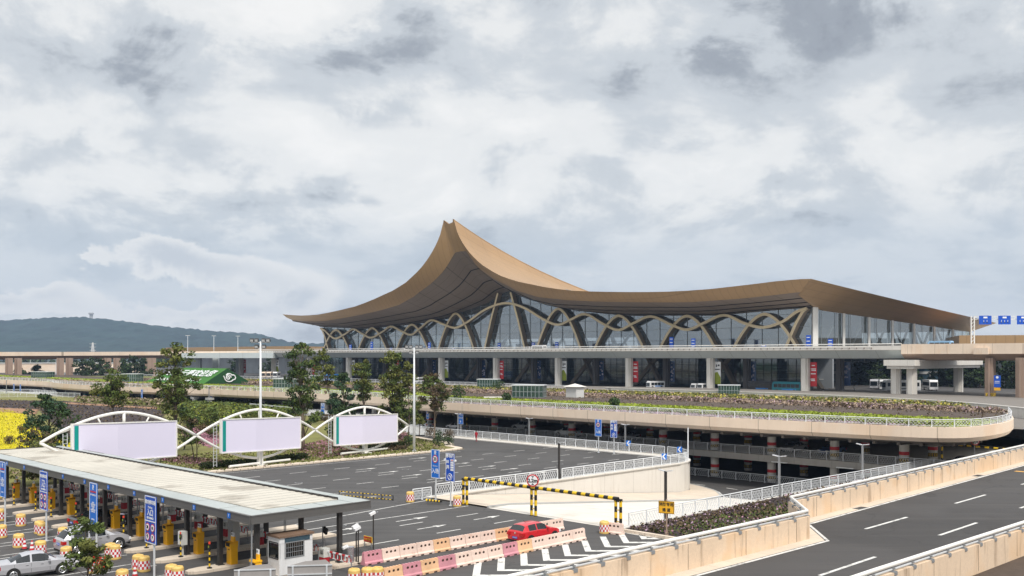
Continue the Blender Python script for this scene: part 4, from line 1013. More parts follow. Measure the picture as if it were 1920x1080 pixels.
tree('slim upright tree between the broad dark tree and the poplar like tree', gl(680, 162, None), 12.4, [(.45, 1.0, 1.7)], .14, 43, 'leaf_mid', 'leaf_olive', .40, 70)
tree('tall poplar like tree behind the right billboard', gl(742, 152, None), 13.6, [(.12, .5, 3.1), (.4, .8, 2.7), (.75, 1.0, 1.7)], .2, 95, 'leaf_mid', 'leaf_olive', .40, 80, trunks=2)
tree('small high crowned tree beside the poplar like tree', gl(765, 150, None), 12.0, [(.72, 1.0, 1.2)], .1, 15, 'leaf_olive', 'leaf_olive', .4, 50)
tree('round headed tree on a bare trunk on the island by the plaza', G(813, 832, .15), 10.2, [(.52, 1.0, 2.2)], .15, 43, 'leaf_mid', 'leaf_brown', .36, 80, bark='bark_pale')
tree('young slender tree beside the right light mast', gl(786, 158, None), 5.6, [(.35, 1.0, 1.0)], .08, 17, 'leaf_mid', 'leaf_olive', .34, 60)
tree('large round dark tree at the edge of the yellow field', gl(93, 112, None), 8.4, [(.1, .55, 2.9), (.4, 1.0, 2.7)], .2, 60, 'leaf_dark', 'leaf_blue', .34, 95)
tree('dark small tree tangled beside the large round tree', gl(60, 106, None), 5.2, [(.2, 1.0, 1.4)], .1, 18, 'leaf_dark', 'leaf_brown', .32, 70)
tree('olive bush like tree in front of the large round dark tree', gl(84, 100, None), 4.9, [(.02, 1.0, 2.0)], .1, 34, 'leaf_olive', 'leaf_brown', .30, 80)
tree('small tree in the gap between the left and middle billboards', gl(366, 121, None), 5.6, [(.42, 1.0, 1.6)], .08, 18, 'leaf_mid', 'leaf_brown', .32, 70, trunks=2)
tree('dark small tree behind the left end of the right billboard', gl(636, 136, None), 6.2, [(.22, 1.0, 1.35)], .09, 22, 'leaf_dark', 'leaf_mid', .32, 75)
tree('small shrubby tree on the mound left of the middle billboard', gl(470, 160, None), 3.4, [(.1, 1.0, 1.6)], .08, 14, 'leaf_mid', 'leaf_olive', .34, 70)
tree('low bushy tree on the mound above the gap between billboards', gl(395, 150, None), 4.2, [(.1, 1.0, 2.0)], .08, 18, 'leaf_mid', 'leaf_olive', .34, 80)
tree('thin bare looking sapling behind the left billboard', gl(300, 118, None), 6.0, [(.3, 1.0, 1.1)], .05, 9, 'leaf_brown', 'leaf_mid', .3, 30)
tree('low dark tree behind the top of the left billboard', gl(345, 135, None), 6.0, [(.15, 1.0, 2.0)], .09, 26, 'leaf_mid', 'leaf_dark', .34, 80)
t = tree('leafy young tree with red blossom in front of the silver cars', (-24.6, 55.5, 0), 3.9, [(.12, .6, 1.35), (.5, 1.0, .95)], .06, 34, 'leaf_mid', 'leaf_olive', .24, 80, rr=.5)
mb = MB(); leafball(mb, (.7, -.6, 1.5), .5, 45, .15); mb.build('blossom', 'petal_red', t)
bushes = [(822, 824, .9, 'dark round clipped bush at the back centre of the island', 'leaf_dark'), (806, 819, 1.0, 'reddish round bush at the left of the island beside the bare trunk', 'leaf_brown'), (842, 824, 1.0, 'brownish round bush at the back right of the island', 'leaf_brown'), (822, 836, .95, 'dark round clipped bush at the front left of the island', 'leaf_dark'), (840, 835, .95, 'dark round clipped bush at the front right of the island', 'leaf_dark'), (767, 836, 1.0, 'dark round bush beside the foot of the right light mast', 'leaf_dark'),
          (17, 833, .8, 'dark purple bush in front of the yellow field', 'leaf_brown'), (42, 812, .9, 'brown bush on the yellow field beside the large tree', 'leaf_brown')]
for px, py, r, lab, lf in bushes:
    p = GT(px, py); t = root('round_bush', lab, 'bush', p, 0, 'round clipped bushes'); mb = MB(); leafball(mb, (0, 0, r * .85), r, 420, .22, .9); mb.build('crown', lf, t); mb = MB(); mb.cyl((0, 0, 0), .07, r * .7, 6); mb.build('trunk', 'bark', t)
for px, py, r, lab in ((935, 731, 1.7, 'round dark shrub beside the smaller glass kiosk'), (858, 747, 1.6, 'dark round shrub on the roof garden near the round headed tree'), (950, 752, .9, 'low dark shrub on the green ground cover in front of the large kiosk'), (1152, 762, .9, 'small dark shrub on the green strip right of the shed')):
    p = GG(px, py); t = root('garden_shrub', lab, 'bush', p, 0); mb = MB(); leafball(mb, (0, 0, r * .8), r, 320, .4, .85); mb.build('crown', 'leaf_dark', t)
def hedge(label, px, m='hedge_leaf', h=.75, w=1.1, n=900, name='hedge'):
    P = resample([GT(*p) for p in px], .35); mb = MB()
    for _ in range(n):
        p = random.choice(P); leafball(mb, (p.x + random.uniform(-w, w) * .5, p.y + random.uniform(-w, w) * .5, p.z + random.uniform(.05, h)), .16, 3, .24)
    o = mb.build(name, m); tag(o, label, 'hedge', 'clipped hedges along the kerb'); return o
hedge('dark green hedge along the kerb beside the middle light mast', [(508, 868), (540, 864), (572, 861)])
hedge('dark hedge at the kerb under the left billboard', [(380, 880), (440, 874), (482, 870)])
hedge('red brown hedge along the kerb under the right billboard', [(640, 852), (700, 847), (760, 842)], 'leaf_brown', .5)
hedge('clipped dark hedge behind the foot of the right billboard', [(676, 850), (720, 844), (758, 839)], h=.9)
hedge('red brown clipped hedge behind the lawn left of the right billboard', [(585, 788), (620, 789), (660, 790)], 'leaf_brown', 1.2, 1.6, 900)
def fieldstuff(name, label, sets, cat='plants'): return stuff(name, label, sets, cat)
fieldstuff('yellow_flowers', 'mass of bright yellow rapeseed flowers on the left field', [(yel, 9000, hz, .24, .10, 'field_yellow', 3), (yel, 350, hz, .3, .3, 'leaf_brown', 2)])
fieldstuff('soil_plants', 'low dry plants scattered over the dark soil field', [(soil1, 1500, hz, .5, .22, 'leaf_brown', 2)])
MND = [toUV(GT(x, y)) for x, y in [(345, 758), (430, 753), (520, 760), (575, 775), (550, 806), (420, 806), (350, 800), (335, 775)]]
def mz(x, y):
    u, v = toUV((x, y)); return hf(u, v) + .9 * math.exp(-((u - 92) / 16) ** 2)
mb = MB(); u0_, u1_ = min(p[0] for p in MND), max(p[0] for p in MND); v0_, v1_ = min(p[1] for p in MND), max(p[1] for p in MND)
mzz = lambda u, v: mz(*UV(u, v)[:2]) - .12
for i in range(int((u1_ - u0_) / 1.5) + 1):
    for k in range(int((v1_ - v0_) / 1.5) + 1):
        u_, v_ = u0_ + 1.5 * i, v0_ + 1.5 * k
        if inside((u_ + .7, v_ + .7), MND): mb.quad(*[UV(a, c, mzz(a, c)) for a, c in ((u_, v_ + 1.5), (u_, v_), (u_ + 1.5, v_), (u_ + 1.5, v_ + 1.5))])
struct(mb.build('grass_mound', 'lawn'))
fieldstuff('mound_grass', 'rough yellow green grass covering the mound behind the billboards', [(MND, 6500, mz, .6, .30, 'leaf_olive', 3), (MND, 2600, mz, .6, .32, 'leaf_bright', 2), (MND, 700, mz, .8, .6, 'leaf_mid', 2)], 'grass')
STR = [toUV(GT(x, y)) for x, y in [(145, 748), (300, 752), (345, 757), (345, 764), (200, 757), (150, 753)]]
fieldstuff('verge_grass', 'strip of grass and dry shrubs along the service road', [(STR, 1500, hz, 1.0, .7, 'leaf_olive', 2), (STR, 700, hz, 1.0, .8, 'dry', 2)], 'grass')
fieldstuff('pink_flowers', 'low pink flowers in the beds around the billboards', [(pinkA, 1500, hz, .25, .15, 'petal_pink', 2), (pinkA, 1800, hz, .3, .18, 'leaf_olive', 2), (pinkB, 700, hz, .25, .2, 'petal_pink', 2), (pinkC, 700, hz, .25, .2, 'petal_pink', 2), (pinkC, 900, hz, .3, .3, 'leaf_brown', 2)])
LAW = [(40, 102), (89, 102), (91, 106), (96, 112), (98, 120), (60, 122), (30, 118)]
fieldstuff('lawn_grass', 'short olive lawn grass around the billboards', [(LAW, 4200, hz, .35, .14, 'leaf_olive', 2), (LAW, 900, hz, .35, .14, 'dry', 2)], 'grass')
zb0 = lambda x, y: .10
def wob(u, v): return math.sin(u * .5) * 3 + math.sin(v * .9 + u * .23) * 2
bp = pts_in([(58, 45.4), (58, 23), (116, 23), (116, 45.4)], 9000)
fieldstuff('bed_dry_shrubs', 'dry brown low shrubs in the bed beside the ramp', [([p for p in bp if p[1] > 43.3 + wob(*p) * .25 or random.random() < .12], 0, zb0, .3, .30, 'leaf_brown', 3), ([p for p in bp if p[1] > 43.6 + wob(*p) * .2], 0, zb0, .25, .3, 'petal_lilac', 1)])
fieldstuff('bed_pink_flowers', 'lilac and pink flowers in the bed beside the ramp', [([p for p in bp if p[1] < 43.1 + wob(*p) * .25 and math.sin(p[0] * .8 + p[1]) > .45], 0, zb0, .22, .3, 'petal_pink', 1), ([p for p in bp if p[1] < 43.1 + wob(*p) * .25 and math.sin(p[0] * .5 + p[1] * 1.3) < -.1], 0, zb0, .24, .3, 'petal_lilac', 1), ([p for p in bp if p[1] < 43.6], 0, zb0, .30, .24, 'leaf_mid', 2), ([p for p in bp if p[1] < 43.6][::2], 0, zb0, .30, .28, 'leaf_brown', 2)])
# background trees
for i, (px, Y, hgt, r_) in enumerate([(1612, 356, 8, 4), (1640, 350, 9, 5), (1672, 360, 9, 5), (1700, 345, 10, 5), (1760, 340, 9, 5), (1775, 370, 11, 5), (1800, 330, 10, 5), (1822, 335, 12, 5.5), (1838, 320, 10, 5), (1880, 320, 10, 5), (1898, 315, 10, 5), (1930, 310, 11, 5)]):
    tree(['bushy dark tree behind the coaches under the viaduct', 'dense dark tree in the background beside the brown pier', 'dark rounded tree in the far row right of the terminal'][i % 3] + ', %s along the row' % ('first second third fourth fifth sixth seventh eighth ninth tenth eleventh twelfth'.split()[i]), ((px - 960) / FO * Y, Y, 2.7), hgt, [(.02, .6, r_), (.45, 1.0, r_ * .8)], .25, 34, 'leaf_far', 'leaf_dark', .95, 60, name='background_tree', group='dark trees right of the terminal', rr=1.6)
for i, (px, Y, hgt, r_) in enumerate([(40, 470, 5, 4), (70, 455, 6, 4), (155, 440, 9, 5), (175, 430, 10, 5), (192, 445, 9, 5), (232, 440, 9, 5), (252, 450, 10, 5), (268, 455, 9, 5), (505, 560, 9, 6), (440, 560, 9, 6)]):
    tree('dark bushy tree under the left viaduct, %s counted from the left edge' % ('first second third fourth fifth sixth seventh eighth tenth ninth'.split()[i]), ((px - 960) / FO * Y, Y, 2.7), hgt, [(.02, .6, r_), (.45, 1.0, r_ * .7)], .25, 26, 'leaf_far', 'leaf_dark', 1.0, 55, name='background_tree', group='dark trees under the left viaduct', rr=1.7)
# ------------------------------------------------------------------ billboards in their lens shaped rings
RX, RY = -46.0, 93.6; RD = Vector((.577, .817, 0)); RLN = 18.0
names = ['left', 'middle', 'right']
for k in range(3):
    c = Vector((RX, RY, 0)) + RD * RLN * (k + .5); rz = math.atan2(RD.y, RD.x)
    t = root('billboard', ['blank lilac billboard in a white lens shaped ring, half hidden by the toll canopy roof', 'blank lilac billboard in a white lens shaped ring with a light mast before it', 'blank lilac billboard in a white lens shaped ring nearest the island tip'][k], 'billboard', c, rz, 'blank billboards in linked white rings')
    zc_, zt_, zb_ = 3.6, 6.4, .55
    def og(x): return lerp(1.25, -.25, (RLN * (k + .5) + x) / 54)
    def rg(x, up): f = 1 - (abs(x) / 9) ** 1.75; return (zc_ + (zt_ - zc_) * f if up else zc_ - (zc_ - zb_) * f) + og(x)
    mb = MB(); mb.tube([(x, 0, rg(x, True)) for x in [-9 + i * .75 for i in range(25)]], .15, 10); mb.tube([(x, 0, rg(x, False)) for x in [-9 + i * .75 for i in range(25)]], .15, 10)
    mb.build('ring', 'white_steel', t, smooth=True)
    mb = MB()
    for x in (-5.4, -2.7, 0, 2.7, 5.4):
        r_ = .16 if x == 0 else .09
        if abs(x) < 5: mb.tube([(x * 1.12, 0, rg(x * 1.12, True)), (x * .92, 0, 5.0 + og(x))], r_, 8)
        mb.tube([(x * .92, -.3, 1.9 + og(x)), (x * 1.1, 0, rg(x * 1.1, False))], r_, 8)
    mb.tube([(-7.6, 0, rg(-7.6, True)), (-6.0, 0, 4.8 + og(-6))], .09, 8); mb.tube([(7.6, 0, rg(7.6, True)), (6.0, 0, 4.8 + og(6))], .09, 8)
    mb.build('strut', 'white_steel', t, smooth=True)
    mb = MB(); mb.tube([(-4.6, -.2, .45), (4.6, -.2, .45)], .15, 10); mb.box((0, -.1, 1.1), (.55, .5, 2.2)); mb.box((0, 0, .1), (1.4, 1.4, .3)); mb.build('foot', 'white_steel', t)
    tl, fx_, w = .55, -1.3, 6.0                           # panel: two panes meeting at a shallow fold
    def pane(x0, y0, x1, y1): return [(x0, y0, 1.52 + og(x0)), (x1, y1, 1.52 + og(x1)), (x1, y1, 5.32 + og(x1)), (x0, y0, 5.32 + og(x0))]
    mb = MB(); A0, A1, A2 = (-w, -.55), (fx_, -.95), (w, -.55)
    mb.add(pane(*A0, *A1) + pane(*A1, *A2), [(0, 1, 2, 3), (4, 5, 6, 7)]); mb.build('panel', 'panel_lilac', t)
    mb = MB(); mb.prism([(-w - .08, -.30), (-w - .08, -.50), (fx_, -.9), (w + .08, -.50), (w + .08, -.30)], lambda p: 1.45 + og(p[0]), lambda p: 5.40 + og(p[0])); mb.build('casing', 'white_steel', t)
    mb = MB()
    for (x0, y0), (x1, y1) in ((A0, A1), (A1, A2)):
        for z in (1.49, 5.36): mb.bar((x0, y0 - .02, z + og(x0)), (x1, y1 - .02, z + og(x1)), .1, .12)
    for x in (-w, w): mb.bar((x, -.57, 1.45 + og(x)), (x, -.57, 5.41 + og(x)), .14, .1)
    mb.build('frame', 'white_steel', t)
    mb = MB(); mb.box((-w + .38, -.61, 3.42 + og(-w)), (.42, .05, 3.5), .0); mb.build('edge_stripe', 'teal', t)
    mb = MB(); 
    for x in (-w - .3, -w - .75): mb.bar((x, -.1, .6), (x, -.1, 5.6), .05)
    for i in range(13): mb.bar((-w - .3, -.1, .8 + i * .38), (-w - .75, -.1, .8 + i * .38), .04)
    mb.build('ladder', 'galv', t)
def mast(px, py, Y, top, label):
    X = (px - 960) / FO * Y; t = root('light_mast', label, 'light mast', (X, Y, .1), .0, 'tall floodlight masts')
    mb = MB(); mb.tube([(0, 0, 0), (0, 0, top * .55), (0, 0, top)], [.19, .15, .10], 12); mb.cyl((0, 0, 0), .35, .12, 12); mb.build('pole', 'rail_white', t, smooth=True)
    mb = MB(); mb.bar((-1.15, 0, top - .15), (1.15, 0, top - .15), .1); mb.bar((-.65, 0, top - .85), (.65, 0, top - .85), .1); mb.build('crossbar', 'rail_white', t)
    for x, z in ((-1, top), (-.45, top), (.4, top), (.95, top), (-.45, top - .75), (.45, top - .75)):
        mb = MB(); mb.box((x, -.12, z + .12), (.46, .3, .36), 0, .5); o = mb.build('floodlight', 'dark_steel', t); m2 = MB(); m2.box((x, -.285, z + .06), (.38, .02, .28), 0, .5); m2.build('lens', 'lamp_glass', o)
mast(488.5, 873, 115.5, 15.0, 'tall floodlight mast standing in front of the middle billboard')
mast(776.5, 848, 133, 14.4, 'tall floodlight mast at the right end of the right billboard')
def lamp_post(label, p, h=3.9, arms=2, m='dark_steel', sq=True):
    t = root('lamp_post', label, 'lamp post', p, Q, 'slim lamp posts along the railings'); mb = MB()
    if sq: mb.box((0, 0, h / 2), (.17, .17, h)); mb.box((0, 0, .35), (.3, .3, .7))
    else: mb.cyl((0, 0, 0), .08, h, 8)
    mb.build('post', m, t)
    for s_ in ((-1, 1) if arms == 2 else (1,)):
        if arms: mb = MB(); mb.box((s_ * .38, 0, h + .04), (.62, .2, .07), 0, 0, -s_ * .15); mb.build('lamp_head', 'lamp_glass' if m != 'dark_steel' or h < 3.85 else 'galv', t)
lamp_post('dark lamp post with a single arm on the plaza railing', UV(76, 68.9, .1), 3.95, 1)
lamp_post('dark double armed lamp post at the corner of the flower bed railing', UV(63.8, 46.2, .1), 3.9)
lamp_post('double armed lamp post half way along the flower bed railing', UV(81.5, 46.0, .1), 3.8, 2, 'grey_steel')
lamp_post('double armed lamp post far along the flower bed railing before the garage', UV(98.5, 45.8, .1), 3.8, 2, 'grey_steel')
lamp_post('double armed lamp post on the far plaza railing beside the blue signs', UV(105.2, 83, .1), 3.7, 2, 'grey_steel')
lamp_post('double armed lamp post on the far plaza railing behind the white car', UV(105.2, 101.5, .1), 3.7, 2, 'grey_steel')
lamp_post('dark double armed lamp post left of the crouching red figure', UV(105.4, 118, .1), 3.7, 2, 'grey_steel')
lamp_post('pale round post without arms at the rounded nose of the plaza', UV(103.6, 71.5, .1), 4.0, 0, 'rail_white', False)
for px, py, lab in ((392, 758, 'small double lamp post by the garage below the pyramid'), (480, 757, 'small double lamp post by the garage right of the height gate'), (152, 742, 'small double lamp post by the garage at the left bend'), (12, 738, 'small double lamp post at the far left of the service road')):
    p = GT(px, py); lamp_post(lab, p, 4.2, 2, 'grey_steel')
# ------------------------------------------------------------------ toll canopy
CU0, CU1, CV0, CV1 = 29.06, 37.7, 50.8, 104.9; CH = 3.9
t = root('toll_canopy', 'long flat toll canopy with a cream deck and grey glass edges', 'canopy', UV((CU0 + CU1) / 2, CV0, 0), 0)
b = MB(); b.prism(P2([(CU0 + 1.5, CV0 + 1.7), (CU0 + 1.5, CV1 - 1.3), (CU1 - 1.35, CV1 - 1.3), (CU1 - 1.35, CV0 + 1.7)]), CH - .1, CH + .05); b.build('roof_deck', 'canopy_cream', t, world=True)
b = MB(); n = 14
for i in range(n):
    v0_, v1_ = lerp(CV0, CV1, i / n), lerp(CV0, CV1, (i + 1) / n) - .06
    b.prism(P2([(CU0, v0_), (CU0, v1_), (CU0 + 1.45, v1_), (CU0 + 1.45, v0_)]), CH - .06, CH + .005 + .008 * (i % 3))
    b.prism(P2([(CU1 - 1.3, v0_), (CU1 - 1.3, v1_), (CU1, v1_), (CU1, v0_)]), CH - .06, CH + .005 + .008 * ((i + 1) % 3))
for i in range(3):
    u0_, u1_ = lerp(CU0 + 1.5, CU1 - 1.35, i / 3), lerp(CU0 + 1.5, CU1 - 1.35, (i + 1) / 3) - .06
    b.prism(P2([(u0_, CV0), (u0_, CV0 + 1.65), (u1_, CV0 + 1.65), (u1_, CV0)]), CH - .06, CH + .005 + .008 * i); b.prism(P2([(u0_, CV1 - 1.25), (u0_, CV1), (u1_, CV1), (u1_, CV1 - 1.25)]), CH - .06, CH + .012)
b.build('edge_glass', 'canopy_glass', t, world=True)
b = MB()
for i in range(50): b.prism(P2([(CU0 + 1.52, CV0 + 2.4 + 1.03 * i), (CU0 + 1.52, CV0 + 2.43 + 1.03 * i), (CU1 - 1.42, CV0 + 2.43 + 1.03 * i), (CU1 - 1.42, CV0 + 2.4 + 1.03 * i)]), CH + .04, CH + .056)
b.build('roof_seam', 'canopy_steel', t, world=True)
b = MB(); b.wall([UV(CU1 - 1.33, CV0 + 1.7), UV(CU1 - 1.33, CV1 - 1.3)], .07, CH + .0, CH + .17)
for i in range(60): b.box(UV(CU1 - 1.40, CV0 + 2.1 + i * .87, CH + .1), (.3, .12, .14), Q)
b.wall([UV(CU0 + 1.5, CV1 - 1.28), UV(CU1 - 1.3, CV1 - 1.28)], .07, CH, CH + .12); b.build('gutter', 'dark_steel', t, world=True)
b = MB(); fl = [UV(CU0, CV0), UV(CU0, CV1), UV(CU1, CV1), UV(CU1, CV0), UV(CU0, CV0)]
for p, q in zip(fl, fl[1:]): b.wall([p, q], .14, CH - .46, CH - .03); b.wall([p, q], .22, CH - .50, CH - .44); b.wall([p, q], .2, CH - .05, CH + .01)
b.build('fascia', 'canopy_steel', t, world=True)
b = MB(); b.prism(P2([(CU0 + .1, CV0 + .1), (CU0 + .1, CV1 - .1), (CU1 - .1, CV1 - .1), (CU1 - .1, CV0 + .1)]), CH - .22, CH - .14)
for i in range(13): b.bar(UV(CU0 + .1, 51.05 + 4.45 * i, CH - .32), UV(CU1 - .1, 51.05 + 4.45 * i, CH - .32), .16, .2)
b.build('ceiling_frame', 'dark_steel', t, world=True)
pp = None
for k in range(12):
    for u, dv in ((29.75, .25), (35.5, .0)):
        if pp is None: m_ = MB(); m_.box((0, 0, 1.75), (.27, .27, 3.5)); m_.box((0, 0, .18), (.42, .42, .08)); pp = m_.build('post', 'dark_steel', t); o = pp
        else: o = pp.copy(); COL.objects.link(o)
        o.location = Vector(UV(u, 51.05 + 4.45 * k + dv)) - Vector(t.location); o.rotation_euler = (0, 0, Q)
dp = MB(); dp.cyl((0, 0, 0), .05, 3.45, 8); do = dp.build('drain_pipe', 'grey_steel', t)
for k in range(7):
    o = do if k == 0 else do.copy()
    if k: COL.objects.link(o)
    o.location = Vector(UV(29.3 if k == 0 else 32.4, CV0 + .3 if k == 0 else 51.6 + 4.45 * k)) - Vector(t.location)
for k in range(11):
    o = MB().box((0, 0, 0), (.34, .02, .32)).build('lane_number', 'sign_blue_bright', t); o.location = Vector(UV(CU0 - .1, 53.2 + 4.45 * k, CH - .24)) - Vector(t.location); o.rotation_euler = (0, 0, Q)
    x = text(str(k + 1), .26, o, 'sign_white', (0, -.02, 0))
# islands
ip = MB(); ol = [(-.62, 1.0), (-.62, 13.6), (.62, 13.6), (.62, 1.0), (.48, .35), (.2, 0), (-.2, 0), (-.48, .35)]; ip.prism(ol, -.02, .17)
io = ip.build('toll_island', ['sidewalk']); io['kind'] = 'structure'
for k in range(12):
    o = io if k == 0 else io.copy()
    if k: COL.objects.link(o)
    o.location = UV(27.4, 51.05 + 4.45 * k); o.rotation_euler = (0, 0, Q)
ords = ['first', 'second', 'third', 'fourth', 'fifth', 'sixth', 'seventh', 'eighth', 'ninth', 'tenth', 'eleventh', 'twelfth', 'thirteenth', 'fourteenth', 'fifteenth']
t = root('ticket_machine', '', 'ticket machine', (0, 0, 0), 0, 'yellow ticket machines on the toll islands')
mb = MB(); mb.box((0, 0, .55), (.58, .46, 1.1)); mb.box((0, -.03, 1.22), (.62, .54, .34)); mb.add([(-.31, -.30, 1.39), (.31, -.30, 1.39), (.31, .24, 1.45), (-.31, .24, 1.45), (-.31, -.3, 1.3), (.31, -.3, 1.3), (.31, .24, 1.3), (-.31, .24, 1.3)], [(0, 1, 2, 3), (0, 4, 5, 1), (1, 5, 6, 2), (2, 6, 7, 3), (3, 7, 4, 0)])
mb.box((0, .06, 1.56), (.40, .12, .34)); mb.build('body', 'machine_yellow', t)
mb = MB(); mb.box((0, -.305, 1.24), (.44, .02, .2)); mb.build('screen', 'black', t); mb = MB(); mb.box((-.02, -.235, .92), (.2, .02, .05)); mb.box((-.295, -.05, .6), (.02, .07, .22)); mb.build('slot', 'black', t)
mb = MB(); mb.box((0, .05, 1.84), (.38, .06, .26)); o = mb.build('card', 'sign_white', t); text('取卡', .15, o, 'black', (0, .012, 1.85))
tm = Proto(t); mach = [(30.45, 55.5 + 4.45 * k) for k in range(11)]
for k, (u, v) in enumerate(mach): tm.put(UV(u, v, .17), Q, 'yellow ticket machine on a toll island, %s from the white booth' % ords[k])
t = root('gate_cabinet', '', 'barrier gate', (0, 0, 0), 0, 'red and white barrier gates behind the toll islands')
mb = MB(); mb.box((0, 0, .27), (.5, .44, .54)); mb.build('base', 'red_gloss', t); mb = MB(); mb.box((0, 0, .82), (.52, .46, .55)); o = mb.build('housing', 'cabinet', t); text('小心\n升降', .17, o, 'black', (0, -.24, .86))
mb = MB()
for i in range(8): mb.mi = i % 2; mb.box((.35 + .33 * i, .05, .92), (.33, .05, .10))
o = mb.build('arm', ['sign_white', 'sign_red'], t)
mb = MB()
for i in range(12): mb.mi = i % 2; mb.box((.55 + .2 * i, .05, .72), (.04, .03, .34))
for i in range(6): mb.mi = (i + 1) % 2; mb.box((.62 + .4 * i, .05, .55), (.4, .03, .05))
mb.build('hanging_bar', ['sign_white', 'sign_red'], o); mb = MB(); mb.bar((2.8, .05, .0), (2.8, .05, .6), .05); mb.box((2.8, .05, .95), (.14, .1, .14)); mb.build('arm_rest', 'grey_steel', t)
gc = Proto(t)
for k in range(11): gc.put(UV(34.9 if k else 34.3, 51.05 + 4.45 * k - .1, .17), Q, 'barrier gate behind a toll island, %s from the right end of the canopy' % ords[k])
t = root('signal_post', '', 'signal post', (0, 0, 0), 0, 'yellow black signal posts at the toll islands')
mb = MB(); mb.cyl((0, 0, 0), .05, 1.15, 8); mb.cyl((0, 0, 0), .16, .05, 10); mb.build('pole', 'black', t); mb = MB(); [mb.cyl((0, 0, .12 + .36 * i), .054, .18, 8) for i in range(3)]; mb.build('stripe', 'safety_yellow', t)
mb = MB(); mb.box((0, 0, 1.32), (.2, .12, .34)); mb.build('signal_head', 'black', t); mb = MB(); mb.disc((0, -.07, 1.34), .07, (0, 1, 0)); mb.build('lens', 'leaf_bright', t); mb = MB(); mb.cyl((0, 0, 1.5), .07, .14, 8); mb.build('beacon', 'tail_orange', t)
sp = Proto(t)
for k in range(10): sp.put(UV(28.8 + (k % 2) * .3, 55.3 + 4.45 * k, .17), Q, 'yellow black signal post with an orange beacon, %s from the white booth' % ords[k])
t = root('control_cabinet', '', 'control cabinet', (0, 0, 0), 0, 'grey control cabinets under the toll canopy')
mb = MB(); mb.box((0, 0, .4), (.10, .10, .8)); mb.box((0, 0, 1.2), (.5, .42, .9)); mb.build('body', 'cabinet', t); mb = MB(); mb.box((0, -.22, 1.2), (.4, .02, .78)); mb.build('door', 'white_wall', t); mb = MB(); mb.box((.14, -.235, 1.2), (.03, .02, .12)); mb.build('handle', 'black', t)
cc_ = Proto(t)
for k, (u, v) in enumerate(((29.3, 59.9), (31.2, 86.5), (30.6, 95.6))): cc_.put(UV(u, v, .17), Q, ['pale control cabinet on a post on the second island from the booth', 'grey control cabinet beside the dark posts at the left of the canopy', 'grey control cabinet on the far left toll island'][k])
t = root('tall_cabinet', 'tall grey electrical cabinet under the middle of the toll canopy', 'control cabinet', UV(33.2, 60.3, .17), Q)
mb = MB(); mb.box((0, 0, 1.1), (.7, .5, 2.2)); mb.build('body', 'cabinet', t); mb = MB(); mb.box((0, -.26, 1.1), (.6, .02, 2.0)); mb.build('door', 'concrete_grey', t); mb = MB(); mb.box((.22, -.28, 1.1), (.04, .03, .2)); mb.build('handle', 'black', t)
t2 = root('tall_cabinet', 'tall grey electrical cabinet beside the black sedan under the canopy', 'control cabinet', UV(32.2, 82.3, .17), Q)
mb = MB(); mb.box((0, 0, 1.1), (.7, .5, 2.2)); mb.build('body', 'cabinet', t2); mb = MB(); mb.box((0, -.26, 1.1), (.6, .02, 2.0)); mb.build('door', 'concrete_grey', t2)
t = root('low_cabinet', 'low grey cabinet on the first toll island left of the booth', 'control cabinet', UV(33.4, 55.6, .17), Q)
mb = MB(); mb.box((0, 0, .3), (.7, .5, .6)); mb.box((0, 0, .85), (.6, .45, .5)); mb.build('body', 'cabinet', t)
# booth
t = root('toll_booth', 'white toll booth with a barred window at the right end of the canopy', 'booth', UV(31.9, 51.05, .17), Q); BS = Matrix.Diagonal((.86, .80, 1.0, 1))
mb = MB(); mb.box((0, 0, .5), (1.5, 2.9, 1.0)); mb.box((0, 0, 2.05), (1.5, 2.9, .36)); mb.box((-.7, -1.4, 1.45), (.1, .1, .9)); mb.box((.7, -1.4, 1.45), (.1, .1, .9)); mb.box((0, 1.05, 1.45), (1.5, .8, .9)); mb.box((-.7, -.5, 1.45), (.1, .2, .9)); mb.box((.71, -1.15, 1.45), (.08, .5, .9)); mb.build('wall', 'booth_white', t)
mb = MB(); mb.box((0, 0, 2.3), (1.7, 3.1, .12)); mb.build('roof', 'rust', t)
mb = MB(); mb.box((.70, -.15, 1.45), (.02, 1.6, .9)); mb.box((0, -1.42, 1.45), (1.3, .02, .9)); mb.build('window', 'car_glass', t)
mb = MB()
for i in range(9): mb.box((.765, -.9 + .19 * i, 1.45), (.02, .025, .9))
for i in range(4): mb.box((.768, -.15, 1.02 + .29 * i), (.02, 1.62, .025))
for z in (.99, 1.91): mb.box((.77, -.15, z), (.04, 1.7, .05))
for y in (-.98, .68): mb.box((.77, y, 1.45), (.04, .05, .95))
mb.build('window_bars', 'grey_steel', t)
mb = MB(); mb.box((0, -1.46, 1.93), (1.2, .03, .06)); mb.box((0, -1.46, .97), (1.2, .03, .06)); mb.box((.6, -1.46, 1.45), (.05, .03, .95)); mb.box((-.6, -1.46, 1.45), (.05, .03, .95)); mb.build('window_frame', 'black', t)
mb = MB(); mb.box((.765, .1, 2.06), (.02, 2.2, .28)); mb.build('banner_strip', 'office_glass', t)
mb = MB(); mb.box((0, .6, 1.3), (.5, .4, .5)); mb.build('inner_shelf', 'cabinet', t)
for ch in [x for x in COL.objects if x.parent == t]: ch.data.transform(BS)
t = root('ticket_machine', 'short yellow ticket machine against the front of the white booth', 'ticket machine', UV(29.6, 51.1, .17), Q)
mb = MB(); mb.box((0, 0, .45), (.58, .4, .9)); mb.box((0, -.04, .98), (.64, .52, .1)); mb.box((0, .08, 1.2), (.42, .12, .36)); mb.build('body', 'machine_yellow', t); mb = MB(); mb.box((0, -.21, .78), (.44, .02, .16)); mb.build('screen', 'black', t)
